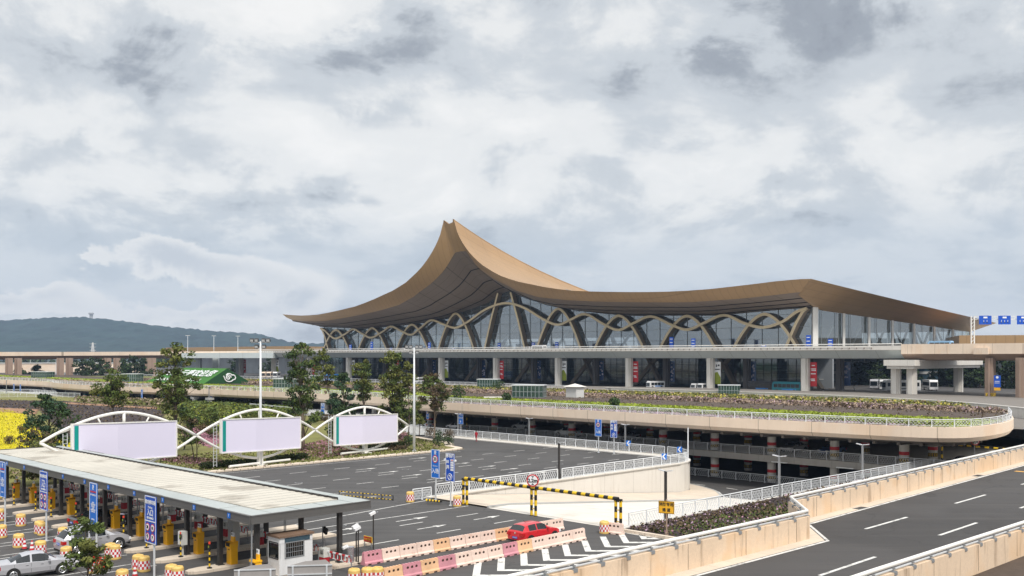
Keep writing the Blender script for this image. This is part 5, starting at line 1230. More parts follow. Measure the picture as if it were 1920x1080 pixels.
mb = MB(); mb.box((0, .07, 1.52), (.4, .06, .28)); o = mb.build('card', 'sign_white', t); text('取卡', .16, o, 'black', (0, .025, 1.53))
t = root('display_box', 'black display box with a green light beside the booth', 'display', UV(29.9, 51.75, .17), Q)
mb = MB(); mb.box((0, 0, .55), (.62, .3, .8)); mb.build('body', 'black', t); mb = MB(); mb.box((0, -.16, .55), (.66, .03, .86)); mb.box((0, -.18, .55), (.54, .02, .72)); mb.build('frame', 'grey_steel', t); mb = MB(); mb.box((.12, -.2, .4), (.12, .02, .1)); mb.build('light', 'teal', t)
def camera_pole(label, p, h, heads=1):
    t = root('camera_pole', label, 'camera pole', p, Q)
    for i in range(heads):
        mb = MB(); mb.cyl((i * .22, 0, 0), .045, h - i * .12, 8); mb.cyl((i * .22, 0, 0), .14, .05, 8); mb.build('pole', 'dark_steel', t)
        mb = MB(); mb.box((i * .22 + .02, -.1, h - i * .12 + .05), (.17, .46, .17), 0, .35); mb.build('camera', 'sign_white', t)
camera_pole('single white camera on a dark pole behind the white booth', G(700, 1033, .1), 2.5)
camera_pole('pair of white cameras on twin dark poles beside the barrier row', G(668, 1055, .1), 2.3, 2)
t = root('signal_flag', 'thin grey post with a dark square signal behind the booth roof', 'signal post', G(533, 1005), Q); mb = MB(); mb.cyl((0, 0, 0), .035, 2.6, 8); mb.cyl((.2, 0, 0), .035, 2.5, 8); mb.build('pole', 'grey_steel', t); mb = MB(); mb.box((.48, 0, 2.3), (.42, .12, .42)); mb.build('signal_head', 'black', t)
t = root('signal_flag', 'thin grey post with a tilted dark signal right of the booth', 'signal post', G(605, 1053), Q); mb = MB(); mb.cyl((0, 0, 0), .035, 2.3, 8); mb.cyl((.16, 0, 0), .03, 1.6, 8); mb.build('pole', 'grey_steel', t); mb = MB(); mb.box((.3, 0, 2.05), (.42, .12, .4), 0, 0, .35); mb.build('signal_head', 'black', t)
t = root('metal_drum', 'shiny steel bin with a tap like camera beside the twin camera poles', 'bin', G(657, 1056, .1), Q); mb = MB(); mb.cyl((0, 0, .1), .24, .95, 16); mb.build('body', 'chrome', t, smooth=False); mb = MB(); mb.box((-.15, -.3, 1.05), (.16, .4, .15), 0, .3); mb.build('camera', 'sign_white', t)
o = MB().prism([(-.7, -1.4), (.7, -1.4), (.7, 3.2), (-.7, 3.2)], -.02, .16).build('concrete_island', 'sidewalk'); o.location = G(650, 1058); o.rotation_euler = (0, 0, Q); o['kind'] = 'structure'
t = root('notice_board', 'small orange red notice board with yellow border behind the booth', 'sign', G(690, 1026), Q); mb = MB(); mb.box((0, 0, .55), (.95, .04, .42)); mb.build('board', 'safety_yellow', t); mb = MB(); mb.box((0, -.025, .55), (.85, .02, .34)); o = mb.build('face', 'sign_red', t); text('小心驾驶', .19, o, 'safety_yellow', (0, -.045, .55)); mb = MB(); [mb.bar((x, 0, 0), (x, 0, .4), .05) for x in (-.4, .4)]; mb.build('leg', 'grey_steel', t)
# sign boards seen from behind at the bottom edge
for k, (px0, px1, pyt, Y) in enumerate(((440, 516, 1066, 49.5), (540, 622, 1058, 49.5))):
    x0, x1 = (px0 - 960) / FO * Y, (px1 - 960) / FO * Y; zt = CZ - (pyt - HZ) * Y / FO
    t = root('sign_board', ['back of a grey sign board at the bottom edge, nearer the yellow machines', 'back of a grey sign board at the bottom edge in front of the booth'][k], 'sign board', ((x0 + x1) / 2, Y, 0), math.radians(8)); w = x1 - x0
    mb = MB(); mb.box((0, 0, zt - .7), (w, .05, 1.3)); mb.add([(-w / 2, 0, zt - .06), (w / 2, 0, zt - .06), (w * .35, .02, zt + .22), (-w * .1, .02, zt + .16)], [(0, 1, 2, 3), (3, 2, 1, 0)]); mb.build('board', 'board_back', t)
    mb = MB()
    for z in (zt - .05, zt - .5, zt - .95): mb.box((0, -.05, z), (w, .05, .06))
    mb.build('frame', 'galv', t); mb = MB()
    for x in (-.38, .38): mb.bar((x * w, -.08, 0), (x * w, -.08, zt - .05), .09)
    mb.build('leg', 'galv', t)
# ------------------------------------------------------------------ drums, cones, barriers
def make_drum():
    t = root('traffic_drum', '', 'traffic drum', (0, 0, 0), 0, 'yellow drums with red and white checks')
    mb = MB(); mb.tube([(0, 0, 0), (0, 0, .05), (0, 0, .84), (0, 0, .92), (0, 0, .92)], [.36, .38, .35, .30, .1], 18); mb.build('barrel', 'drum_yellow', t, smooth=False)
    mb = MB(); n = 18
    for r in range(3):
        for i in range(n):
            mb.mi = (i + r) % 2; a0, a1 = 2 * math.pi * i / n, 2 * math.pi * (i + 1) / n; z0, z1 = .17 + .17 * r, .17 + .17 * (r + 1); R0, R1 = .386 - z0 * .03, .386 - z1 * .03
            mb.add([(R0 * math.cos(a0), R0 * math.sin(a0), z0), (R0 * math.cos(a1), R0 * math.sin(a1), z0), (R1 * math.cos(a1), R1 * math.sin(a1), z1), (R1 * math.cos(a0), R1 * math.sin(a0), z1)], [(0, 1, 2, 3)])
    mb.build('check_band', ['sign_white', 'sign_red'], t)
    mb = MB(); [mb.box((x, 0, .93), (.10, .2, .06)) for x in (-.14, .14)]; mb.build('lid_grip', 'drum_yellow', t); return t
dr = Proto(make_drum())
drums = [(39, 986, 'drum standing alone on the second white lane gore from the left'), (74, 1000, 'left drum of the pair behind the second blue sign pole'), (80, 1003, 'right drum of the pair behind the second blue sign pole'), (3, 1008, 'drum cut by the left picture edge'), (118, 1013, 'drum in front of the black sedan'), (35, 1026, 'drum behind the two striped cones'), (76, 1040, 'drum at the foot of the second blue sign pole'), (124, 1052, 'drum between the two silver cars, mostly hidden'), (207, 1045, 'left drum of the pair at the nose of the island by the silver car'), (216, 1048, 'right drum of the pair at the nose of the island by the silver car'), (259, 1068, 'left drum of the pair beside the fourth blue sign pole'), (270, 1071, 'right drum of the pair beside the fourth blue sign pole'), (321, 1088, 'left drum of the pair at the bottom edge'), (333, 1091, 'right drum of the pair at the bottom edge'), (176, 1074, 'drum behind the leafy young tree'), (229, 1098, 'drum barely showing its yellow lid at the bottom edge'), (2, 976, 'drum at the far left edge on the first lane'),
         (769, 941, 'lone drum on the asphalt before the speed limit sign'), (857, 949, 'drum at the left foot of the striped height gate'), (1133, 1000, 'drum beside the single barrier at the flower bed corner'), (664, 1096, 'leftmost drum at the end of the front barrier row'), (689, 1094, 'middle drum at the end of the front barrier row'), (708, 1093, 'right drum touching the orange barrier of the front row')]
for px, py, lab in drums: dr.put(G(px, py), Q + random.uniform(-.6, .6), 'checked ' + lab)
t = root('traffic_cone', '', 'cone', (0, 0, 0), 0, 'red and white traffic cones'); mb = MB(); mb.box((0, 0, .03), (.42, .42, .06)); mb.build('base', 'rubber', t)
mb = MB(); zs_c = [.06, .2, .34, .48, .62, .72]
for i in range(5): mb.mi = (i + 1) % 2; mb.tube([(0, 0, zs_c[i]), (0, 0, zs_c[i + 1])], [.16 - .024 * i, .16 - .024 * (i + 1)], 14)
mb.build('cone_body', ['sign_white', 'sign_red'], t); cn = Proto(t)
cn.put(G(46, 1030), .2, 'striped cone nearer the left of the pair by the drums'); cn.put(G(60, 1033), .5, 'striped cone right of its twin by the blue sign pole'); cn.put(G(253, 1082), .5, 'striped cone at the bottom edge between drums')
def make_barrier():
    t = root('water_barrier', '', 'barrier', (0, 0, 0), 0, 'plastic water barriers in two rows')
    prof = [(-.26, 0), (-.26, .14), (-.17, .22), (-.12, .52), (-.10, .78), (.10, .78), (.12, .52), (.17, .22), (.26, .14), (.26, 0)]
    mb = MB(); L = .70
    mb.grid([[(x, y, z) for y, z in prof] for x in (-L, -L + .05, L - .05, L)], close=True)
    mb.add([(-L, y, z) for y, z in prof] + [(L, y, z) for y, z in prof], [tuple(range(10)), tuple(range(10, 20))[::-1]])
    for i in range(6): mb.box((-.58 + .232 * i, 0, .80), (.16, .17, .07))
    mb.build('shell', 'barrier_cream', t)
    mb = MB()
    for x in (-.34, 0, .34):
        for s_ in (-1, 1): mb.disc((x, s_ * .121, .60), .085, (0, 1, .12 * -s_), .012, 14)
    mb.build('hole_pattern', 'hole_dark', t)
    mb = MB(); [mb.box((x, s_ * .24, .04), (.26, .05, .08)) for x in (-.35, .35) for s_ in (-1, 1)]; mb.build('slot_pattern', 'hole_dark', t); return t
P = {'cream': make_barrier()}
def put_barrier(c, loc, rz, lab, used={}):
    if c not in used:
        if c == 'cream': o = P['cream']
        else:
            o = copy_tree(P['cream'])
            for ch in COL.objects:
                if ch.parent == o and ch.name.startswith('shell'): ch.data = ch.data.copy(); ch.data.materials[0] = M('barrier_' + c)
        used[c] = o
    else: o = copy_tree(used[c])
    place(o, loc, rz, lab)
def row(p0, p1, cols, lab, cn_=None):
    n = len(cols); d = Vector(p1) - Vector(p0); a = math.atan2(d.y, d.x)
    for i, c in enumerate(cols):
        p = Vector(p0).lerp(Vector(p1), (i + .5) / n); put_barrier(c, (p.x, p.y, 0), a + random.uniform(-.03, .03), {'cream': 'faded cream', 'orange': 'orange', 'red': 'pinkish red'}[c] + ' barrier, ' + ords[i] + ' from the left in the ' + lab)
row(G(680, 1060), G(1054, 991.5), ['red'] + ['cream'] * 3 + ['orange'] + ['cream'] * 3 + ['orange'] + ['cream'] * 4, 'row behind the red car')
row(G(718, 1092), G(1095, 1011), ['orange', 'red', 'orange', 'red', 'cream', 'cream', 'cream', 'red', 'orange', 'cream', 'cream', 'cream', 'cream'], 'row in front of the red car')
put_barrier('cream', G(1153, 1001), math.radians(-38), 'single cream barrier beside the drum at the flower bed corner')
put_barrier('cream', G(10, 925), math.radians(-50), 'cream barrier at the far left behind the toll islands')
def beam_stripes(mb, a, b_, r, n, i0=0):
    a, b_ = Vector(a), Vector(b_)
    for i in range(n): mb.mi = (i + i0) % 2; mb.tube([a.lerp(b_, i / n), a.lerp(b_, (i + 1) / n)], r, 12)
t = root('height_gate', 'yellow black striped height limit gate with a round 2.2m sign', 'height gate', G(996, 969), 0)
gA, gB, gC = Vector((-4.2, 86.0, 0)), Vector((1.8, 80.0, 0)), Vector((8.15, 73.65, 0))
for c in (gA, gB, gC):
    mb = MB()
    for s_ in (-.24, .24):
        p = c + Vector((R2, -R2, 0)) * s_; zz = 2.22; beam_stripes(mb, p, p + Vector((0, 0, zz)), .115, 5); mb.mi = 1; mb.cyl(tuple(p), .16, .05, 10)
    mb.mi = 0
    for z in (.6, 1.5): mb.bar(c + Vector((R2, -R2, 0)) * -.24 + Vector((0, 0, z)), c + Vector((R2, -R2, 0)) * .24 + Vector((0, 0, z)), .07)
    mb.mi = 1; mb.bar(c + Vector((R2, -R2, 0)) * -.34 + Vector((0, 0, 2.25)), c + Vector((R2, -R2, 0)) * .34 + Vector((0, 0, 2.25)), .22)
    mb.build('post', ['safety_yellow', 'black'], t, world=True)
mb = MB(); beam_stripes(mb, gA + Vector((0, 0, 2.36)), gC + Vector((0, 0, 2.36)), .15, 38); mb.build('beam', ['safety_yellow', 'black'], t, world=True)
def round_sign(t, c, r, s_, size):
    loc = Vector(c) - Vector(t.location)
    m = MB(); m.disc((0, 0, 0), r, (0, 1, 0), .03, 28); o = m.build('round_sign', 'sign_red', t); o.location = loc; o.rotation_euler = (0, 0, math.radians(-10))
    m = MB(); m.disc((0, -.018, 0), r * .80, (0, 1, 0), .012, 28); m.build('face', 'sign_white', o)
    m = MB(); m.add([(-r * .25, -.028, r * .70), (r * .25, -.028, r * .70), (0, -.028, r * .42), (-r * .25, -.028, -r * .70), (r * .25, -.028, -r * .70), (0, -.028, -r * .42)], [(0, 2, 1), (3, 4, 5)]); m.build('arrowhead', 'black', o)
    text(s_, size, o, 'black', (0, -.03, -.02), bold=.02)
round_sign(t, (1.72, 79.75, 2.98), .52, '2.2m', .42)
t = root('height_gate', 'thin yellow black height gate with a round 4m sign below the garage end', 'height gate', G(1766, 873), 0)
a_, c_ = Vector(G(1766, 873)), Vector((57.0, 110.4, 0))
mb = MB(); beam_stripes(mb, a_, a_ + Vector((0, 0, 2.75)), .13, 6); beam_stripes(mb, c_, c_ + Vector((0, 0, 2.75)), .13, 6); mb.build('post', ['safety_yellow', 'black'], t, world=True)
mb = MB(); beam_stripes(mb, a_ + Vector((0, 0, 2.7)), c_ + Vector((0, 0, 2.6)), .11, 15); mb.build('beam', ['safety_yellow', 'black'], t, world=True)
t = root('height_sign', 'round 4m height limit sign on a grey pole behind the thin gate', 'sign', (54.2, 112.4, 0)); mb = MB(); mb.cyl((0, .1, 0), .06, 3.4, 8); mb.build('pole', 'grey_steel', t); round_sign(t, (54.2, 112.35, 3.35), .47, '4m', .48)
t = root('height_gate', 'small striped height gate at the garage entrance behind the blue direction sign', 'height gate', (-8, 172, 0)); mb = MB(); beam_stripes(mb, (-14, 176, .1), (-14, 176, 2.9), .1, 6); beam_stripes(mb, (-8, 170, .1), (-8, 170, 2.9), .1, 6); mb.build('post', ['safety_yellow', 'black'], t, world=True); mb = MB(); beam_stripes(mb, (-14, 176, 2.9), (-8, 170, 2.9), .1, 11); mb.build('beam', ['safety_yellow', 'black'], t, world=True)
p0, p1 = GT(427, 756), GT(461, 757)
t = root('height_gate', 'small striped height gate with two white discs below the pyramid', 'height gate', p0); mb = MB(); beam_stripes(mb, p0, Vector(p0) + Vector((0, 0, 1.9)), .1, 5); beam_stripes(mb, p1, Vector(p1) + Vector((0, 0, 1.9)), .1, 5); mb.build('post', ['safety_yellow', 'black'], t, world=True); mb = MB(); beam_stripes(mb, Vector(p0) + Vector((0, 0, 1.9)), Vector(p1) + Vector((0, 0, 1.9)), .1, 13); mb.build('beam', ['safety_yellow', 'black'], t, world=True)
mb = MB(); m_ = Vector(p0).lerp(Vector(p1), .45); [mb.disc((m_.x + dx, m_.y - .2, m_.z + 2.5), .42, (0, 1, 0), .04) for dx in (-.5, .5)]; mb.build('disc', 'sign_white', t, world=True)
t = root('striped_rail', 'low black yellow striped guard rail lying on the asphalt behind the canopy end', 'guard rail', G(640, 934)); a_, c_ = Vector(G(636, 930)), Vector(G(737, 939))
mb = MB()
for z in (.1, .45): beam_stripes(mb, a_ + Vector((0, 0, z)), c_ + Vector((0, 0, z)), .035, 30)
mb.mi = 1; [mb.bar(a_.lerp(c_, f), a_.lerp(c_, f) + Vector((0, 0, .5)), .08) for f in (0, .45, .8, 1)]; mb.build('rail', ['safety_yellow', 'black'], t, world=True)
t = root('striped_rail', 'bundle of low black yellow striped rails at the foot of the speed limit sign', 'guard rail', G(815, 943)); mb = MB()
for k in range(3): beam_stripes(mb, Vector(G(799, 939 + k * 3)) + Vector((0, 0, .12 + .1 * k)), Vector(G(828, 943 + k * 2)) + Vector((0, 0, .12 + .1 * k)), .07, 10)
mb.build('rail', ['safety_yellow', 'black'], t, world=True)
t = root('manhole_cover', '', 'manhole cover', (0, 0, 0), 0, 'round manhole covers in the asphalt'); mb = MB(); mb.cyl((0, 0, -.01), .42, .018, 20); mb.build('rim', 'grey_steel', t); mb = MB(); mb.cyl((0, 0, .004), .34, .008, 20); mb.build('lid', 'dark_steel', t); mh = Proto(t)
for px, py, lab in ((700, 960, 'manhole cover on the open asphalt right of the canopy end'), (905, 905, 'manhole cover on the plaza asphalt near the plaza railing'), (760, 880, 'manhole cover on the plaza between lane arrows'), (640, 985, 'manhole cover beside the long white lane line'), (560, 905, 'manhole cover behind the canopy roof'), (1050, 870, 'manhole cover at the narrow right end of the plaza')): mh.put(G(px, py), 0, lab)
for u, v, lab in ((50.5, 24.35, 'small drain grate in the ramp shoulder just past the parapet kink'), (70, 25.0, 'small drain grate in the ramp shoulder near the right edge')):
    t = root('drain_grate', lab, 'drain grate', UV(u, v - .75, 5.0), Q); mb = MB(); mb.box((0, 0, .012), (.45, 1.0, .02)); mb.build('frame', 'grey_steel', t); mb = MB(); [mb.box((0, -.4 + .16 * i, .025), (.36, .07, .012)) for i in range(6)]; mb.build('grating', 'black', t)
# ------------------------------------------------------------------ signs
def sign(label, loc, w, z0, z1, rz, m='sign_blue_bright', pole='galv', poles=1, group=None, side=0.):
    t = root('road_sign', label, 'sign', loc, rz, group)
    mb = MB()
    for x in ((side,) if poles == 1 else (-w * .3, w * .3)): mb.cyl((x, .06, 0), .065, z1 - .1, 10)
    mb.cyl((side, .06, 0), .16, .06, 10); mb.build('pole', pole, t)
    mb = MB(); mb.box((0, 0, (z0 + z1) / 2), (w, .05, z1 - z0)); mb.build('board', m, t)
    mb = MB()
    for z in (z0 + .03, z1 - .03): mb.box((0, -.028, z), (w, .012, .05))
    for x in (-w / 2 + .025, w / 2 - .025): mb.box((x, -.028, (z0 + z1) / 2), (.05, .012, z1 - z0 - .05))
    mb.build('border', 'sign_white', t)
    return t
def emblem(t, x, z, r):
    m = MB(); m.disc((x, -.035, z), r, (0, 1, 0), .012, 20); m.box((x, -.035, z - r * 1.25), (r * 2.0, .012, r * .3)); m.build('emblem', 'sign_white', t); m = MB(); m.box((x, -.045, z + .02), (r * .3, .012, r * 1.1)); m.build('emblem_mark', 'sign_blue', t)
def ring(t, x, z, r, s_, size):
    m = MB(); m.disc((x, -.036, z), r, (0, 1, 0), .014, 24); o = m.build('limit_ring', 'sign_red', t); m = MB(); m.disc((x, -.046, z), r * .78, (0, 1, 0), .010, 24); m.build('face', 'sign_white', o)
    if s_: text(s_, size, o, 'black', (x, -.055, z), bold=.015)
def entry_sign(label, loc, z0, z1, w=1.15, rz=Q):
    t = sign(label, loc, w, z0, z1, rz); h = z1 - z0
    emblem(t, 0, z1 - h * .09, h * .055); ring(t, 0, z1 - h * .33, h * .14, '20', h * .16); text('Entrance', h * .07, t, 'sign_white', (0, -.035, z1 - h * .57)); text('入场', h * .19, t, 'sign_white', (0, -.035, z1 - h * .76), bold=.012); return t
entry_sign('blue 20 limit entrance sign at the left end of the plaza railing', (-7.1, 89.0, 0), 2.0, 4.65)
entry_sign('blue 20 limit entrance sign on the far plaza railing under the garage edge', (11.8, 131.3, .1), 2.25, 4.6)
def parking_sign(label, loc, z0, z1, w=1.15, rz=Q, s_='B1'):
    t = sign(label, loc, w, z0, z1, rz, 'sign_blue'); h = z1 - z0
    text('停车楼', h * .15, t, 'sign_white', (0, -.035, z1 - h * .10), bold=.012); text(s_, h * .15, t, 'sign_white', (-w * .25, -.035, z1 - h * .30), bold=.015); text('层', h * .16, t, 'sign_white', (-w * .25, -.035, z1 - h * .50), bold=.012)
    m = MB()
    for i in range(5): m.box((w * .24, -.034, z1 - h * (.235 + .085 * i)), (w * .34, .012, h * .068))
    m.build('plate', 'sign_white', t); m = MB(); m.box((w * .26, -.042, z1 - h * .235), (w * .14, .01, h * .04)); m.build('red_plate', 'tail_orange', t)
    m = MB(); m.tube([(.0 + h * .11 * math.cos(a * .2618), -.035, z0 + h * .17 + h * .11 * math.sin(a * .2618)) for a in range(25)], h * .011, 6)
    m.tube([(.05, -.035, z0 + h * .10), (.06, -.035, z0 + h * .17), (.02, -.035, z0 + h * .215), (-.06, -.035, z0 + h * .21)], h * .015, 6); m.add([(-.04, -.036, z0 + h * .25), (-.04, -.036, z0 + h * .17), (-h * .075, -.036, z0 + h * .21)], [(0, 1, 2), (2, 1, 0)]); m.build('arrow', 'sign_white', t)
    return t
t = parking_sign('dark blue parking level sign beside the short railing panel', (-5.5, 85.4, 0), 2.15, 4.65)
m = MB(); [m.disc((x, 0, 4.05), .10, (0, 1, 0), .1, 12) for x in (-.72, .68)]; m.build('lamp', 'sign_white', t)
parking_sign('dark blue parking level sign on the far plaza railing', (13.8, 130.2, .1), 2.15, 4.5, s_='B2')
def arrow_sign(label, loc, z0, z1, w, top='入口', rz=Q):
    t = sign(label, loc, w, z0, z1, rz); h = z1 - z0; text(top, h * .26, t, 'sign_white', (0, -.035, z1 - h * .17), bold=.01); text('停车场', h * .19, t, 'sign_white', (0, -.035, z1 - h * .48)); text('P', h * .26, t, 'sign_white', (0, -.035, z0 + h * .2), bold=.02); return t
arrow_sign('blue entrance sign with two big characters by the far railing near the red figure', (-8.6, 161, 0), 1.9, 3.9, 1.25)
t = sign('narrow blue sign with a rounded top left of the island trees', (-15.2, 173, .1), .75, 1.9, 3.9, Q); ring(t, 0, 3.0, .22, '', 0); text('限速', .3, t, 'sign_white', (0, -.035, 2.4)); m = MB(); m.disc((0, 0, 3.9), .37, (0, 1, 0), .05, 20); m.build('round_top', 'sign_blue_bright', t)
arrow_sign('blue parking sign standing before the dark wall behind the broad tree', at(605, 178, 775)[:2] + (1.2,), 1.2, 3.4, 1.1, '出口')
for px, py, Y, lab in ((266, 748, 240, 'small blue sign on the garage front below the left foot of the pyramid'), (307, 742, 238, 'small blue sign behind the tallest forked tree'), (396, 750, 232, 'tall narrow blue sign below the pyramid'), (26, 732, 290, 'square blue sign on the far left of the service road'), (38, 735, 285, 'narrow blue sign at the far left beside the square one')):
    p = at(px, Y, py); z = hf(*toUV(p)); t = sign(lab, (p[0], p[1], z), .9, 1.1, 3.2, Q); text('停\n车', .5, t, 'sign_white', (0, -.035, 2.2))
def lane_sign(label, v, kind):
    loc = UV(25.1, v); t = sign(label, loc, 1.45 if kind else 1.2, 2.2, 5.0, Q, 'sign_blue' if kind else 'sign_blue_bright', 'galv', 1, 'blue lane signs before the toll canopy', .35)
    if kind:
        text('国内停车场', .27, t, 'sign_white', (0, -.035, 4.62), bold=.008); text('Parking', .2, t, 'sign_white', (0, -.035, 4.33)); text('入口', .42, t, 'sign_white', (0, -.035, 4.0), bold=.01); text('ENTRANCE', .17, t, 'sign_white', (0, -.035, 3.7), bold=.008)
        m = MB(); m.box((0, -.032, 3.52), (1.42, .012, .06)); m.build('divider', 'sign_white', t)
        ring(t, -.33, 3.15, .25, '20', .22); ring(t, .33, 3.15, .25, '2.2', .18); ring(t, -.33, 2.58, .25, '↑', .3); ring(t, .33, 2.58, .25, 'P', .25)
    else:
        emblem(t, 0, 4.75, .13); m = MB(); m.box((0, -.034, 4.42), (.9, .012, .1)); m.build('red_line', 'sign_red', t)
        text('停车场收费标准', .13, t, 'sign_white', (0, -.035, 4.2)); text('小型车\n15分钟内免费\n每小时5元\n大型车\n30分钟内免费\n每小时10元', .13, t, 'sign_white', (0, -.035, 3.4))
        text('监督电话', .12, t, 'sign_white', (0, -.035, 2.6))
    return t
lane_sign('blue lane sign with four round limits nearest the booth', 55.4, True); lane_sign('plain blue tariff sign behind the silver car', 63.9, False); lane_sign('blue lane sign with four round limits second from the left', 72.9, True); lane_sign('plain blue tariff sign at the left picture edge', 81.8, False)
t = root('road_sign', 'yellow sign with black characters in the flower bed by the ramp', 'sign', G(1249.5, 1006), math.radians(-28)); mb = MB(); mb.cyl((0, .05, 0), .06, 2.75, 8); mb.cyl((0, .05, 0), .14, .3, 8); mb.build('pole', 'viaduct_brown', t); mb = MB(); mb.box((0, 0, 2.15), (1.2, .05, .92)); mb.build('board', 'sign_yellow', t)
mb = MB(); [mb.box((0, -.03, z), (1.16, .012, .025)) for z in (1.72, 2.58)]; [mb.box((x, -.03, 2.15), (.025, .012, .86)) for x in (-.57, .57)]; mb.build('border', 'black', t); text('消防专用', .28, t, 'black', (0, -.035, 2.36), bold=.006); text('通 道', .28, t, 'black', (0, -.035, 1.95), bold=.006)
for p, lab in (((16.0, 132.0, .5), 'small blue white chevron board on the far plaza railing'), ((18.3, 115.4, .4), 'small blue white chevron board on the front railing by the nose'), ((21.3, 122, .6), 'small blue white chevron board at the tip of the nose')):
    t = root('chevron_board', lab, 'chevron board', p, math.radians(-15), 'blue chevron boards on the plaza nose'); mb = MB(); mb.box((0, 0, .85), (.62, .05, .72)); mb.build('board', 'sign_blue_bright', t); mb = MB(); mb.add([(.2, -.03, 1.18), (.02, -.03, 1.18), (-.22, -.03, .85), (-.04, -.03, .85), (.2, -.03, .52), (.02, -.03, .52)], [(0, 1, 2, 3), (3, 2, 5, 4)]); mb.build('chevron', 'sign_white', t); mb = MB(); mb.cyl((0, .05, -.3), .04, 1.0, 6); mb.build('pole', 'galv', t)
# ------------------------------------------------------------------ vehicles
def car(name, label, kind, paint, loc, rz, detail=True, plate='blue'):
    S = {'sedan': dict(L=4.5, W=.86, rear=[(-2.25, .62), (-2.2, .86), (-2.05, .98), (-1.55, 1.03), (-1.45, 1.06), (-.85, 1.36), (-.45, 1.45), (.1, 1.46), (.4, 1.42), (1.02, 1.02), (1.12, .97), (1.7, .88), (2.05, .78), (2.2, .66), (2.25, .5)], belt=.93, g=(-1.45, 1.02), wins=(-1.18, -.42, -.32, .62), wh=(-1.33, 1.35), r=.31),
         'hatch': dict(L=3.97, W=.84, rear=[(-1.98, .6), (-1.94, .92), (-1.86, 1.04), (-1.55, 1.38), (-1.4, 1.43), (-.8, 1.47), (-.1, 1.47), (.2, 1.43), (.92, 1.03), (1.02, .98), (1.5, .9), (1.8, .78), (1.93, .66), (1.98, .5)], belt=.95, g=(-1.86, .92), wins=(-1.3, -.55, -.45, .5), wh=(-1.2, 1.25), r=.31),
         'suv': dict(L=4.6, W=.91, rear=[(-2.3, .7), (-2.25, 1.0), (-2.15, 1.15), (-1.8, 1.58), (-1.55, 1.66), (-.8, 1.72), (0, 1.71), (.35, 1.66), (1.05, 1.18), (1.18, 1.12), (1.75, 1.04), (2.1, .9), (2.25, .74), (2.3, .56)], belt=1.06, g=(-2.15, 1.05), wins=(-1.55, -.62, -.5, .55), wh=(-1.38, 1.4), r=.37)}[kind]
    t = root(name, label, 'car', loc, rz); W = S['W']; L = S['L']; belt = S['belt']; g0, g1 = S['g']; prof = S['rear']; zb_ = .24 if kind != 'suv' else .3
    ys = sorted(set([round(p[0], 3) for p in prof] + list(S['wins']) + [g0 - .04, g1 + .05, -L / 2 + .14, L / 2 - .16, S['wins'][0] - .1, S['wins'][3] + .09]))
    rows = []
    for y in ys:
        top = interp(prof, y); e = abs(y) / (L / 2); wv = W * (1 - .13 * max(0, (e - .72) / .28) ** 2); b_ = min(belt + .03 * (y < 0), top - .015)
        gh = max(0, min(1, (top - belt) / .40)); x6 = wv * lerp(.90, .70, gh); z6 = lerp(top - .01, top - .06, gh); x5 = wv * lerp(.945, .93, gh)
        zb2 = zb_ + .10 * max(0, (e - .85) / .15)
        R_ = [(0, y, zb2), (wv * .82, y, zb2), (wv * .96, y, zb2 + .12), (wv, y, lerp(zb2, b_, .55)), (wv * .975, y, b_), (x5, y, min(b_ + .02, top)), (x6, y, max(z6, b_)), (x6 * .55, y, top), (0, y, top + .01)]
        rows.append(R_ + [(-x, y_, z) for x, y_, z in R_[-2:0:-1]])
    body, glass = MB(), MB(); n = len(rows[0]); k = len(rows)
    for i in range(k - 1):
        ym = (ys[i] + ys[i + 1]) / 2; t0, t1 = interp(prof, ys[i]), interp(prof, ys[i + 1])
        for j in range(n):
            q = (rows[i][j], rows[i][(j + 1) % n], rows[i + 1][(j + 1) % n], rows[i + 1][j]); w = S['wins']
            side = j in (5, n - 6) and (w[0] < ym < w[1] or w[2] < ym < w[3])
            scr = j in (6, 7, 8, 9) and g0 <= ym <= g1 and abs(t1 - t0) / (ys[i + 1] - ys[i]) > .38
            quarter = j in (5, n - 6) and g0 + .1 < ym < g1 - .05 and abs(t1 - t0) / (ys[i + 1] - ys[i]) > .38 and not side and min(t0, t1) > belt + .1
            (glass if side or scr else body).add(list(q), [(3, 2, 1, 0)])
    body.add(rows[0], [tuple(range(n))]); body.add(rows[-1], [tuple(range(n))[::-1]])
    body.build('body', paint, t, smooth=True); glass.build('window', 'car_glass', t, smooth=True)
    for y in S['wh']:
        for s_ in (-1, 1): mb = MB(); mb.disc((s_ * (W - .035), y, S['r'] + .04), S['r'] + .075, (1, 0, 0), .09, 24); mb.build('wheel_arch', 'rubber', t)
    for y in S['wh']:
        for s_ in (-1, 1):
            mb = MB(); mb.disc((s_ * (W - .09), y, S['r']), S['r'], (1, 0, 0), .22, 22); o = mb.build('wheel', 'rubber', t)
            mb = MB(); mb.disc((s_ * (W + .018), y, S['r']), S['r'] * .24, (1, 0, 0), .03, 12)
            for a in range(5):
                an = a * 1.2566 + .3; mb.bar((s_ * (W + .02), y, S['r']), (s_ * (W + .02), y + math.cos(an) * S['r'] * .6, S['r'] + math.sin(an) * S['r'] * .6), .075, .02, (s_, 0, 0))
            mb.tube([(s_ * (W + .02), y + math.cos(a * .3927) * S['r'] * .64, S['r'] + math.sin(a * .3927) * S['r'] * .64) for a in range(17)], .028, 5); mb.build('rim', 'chrome', o)
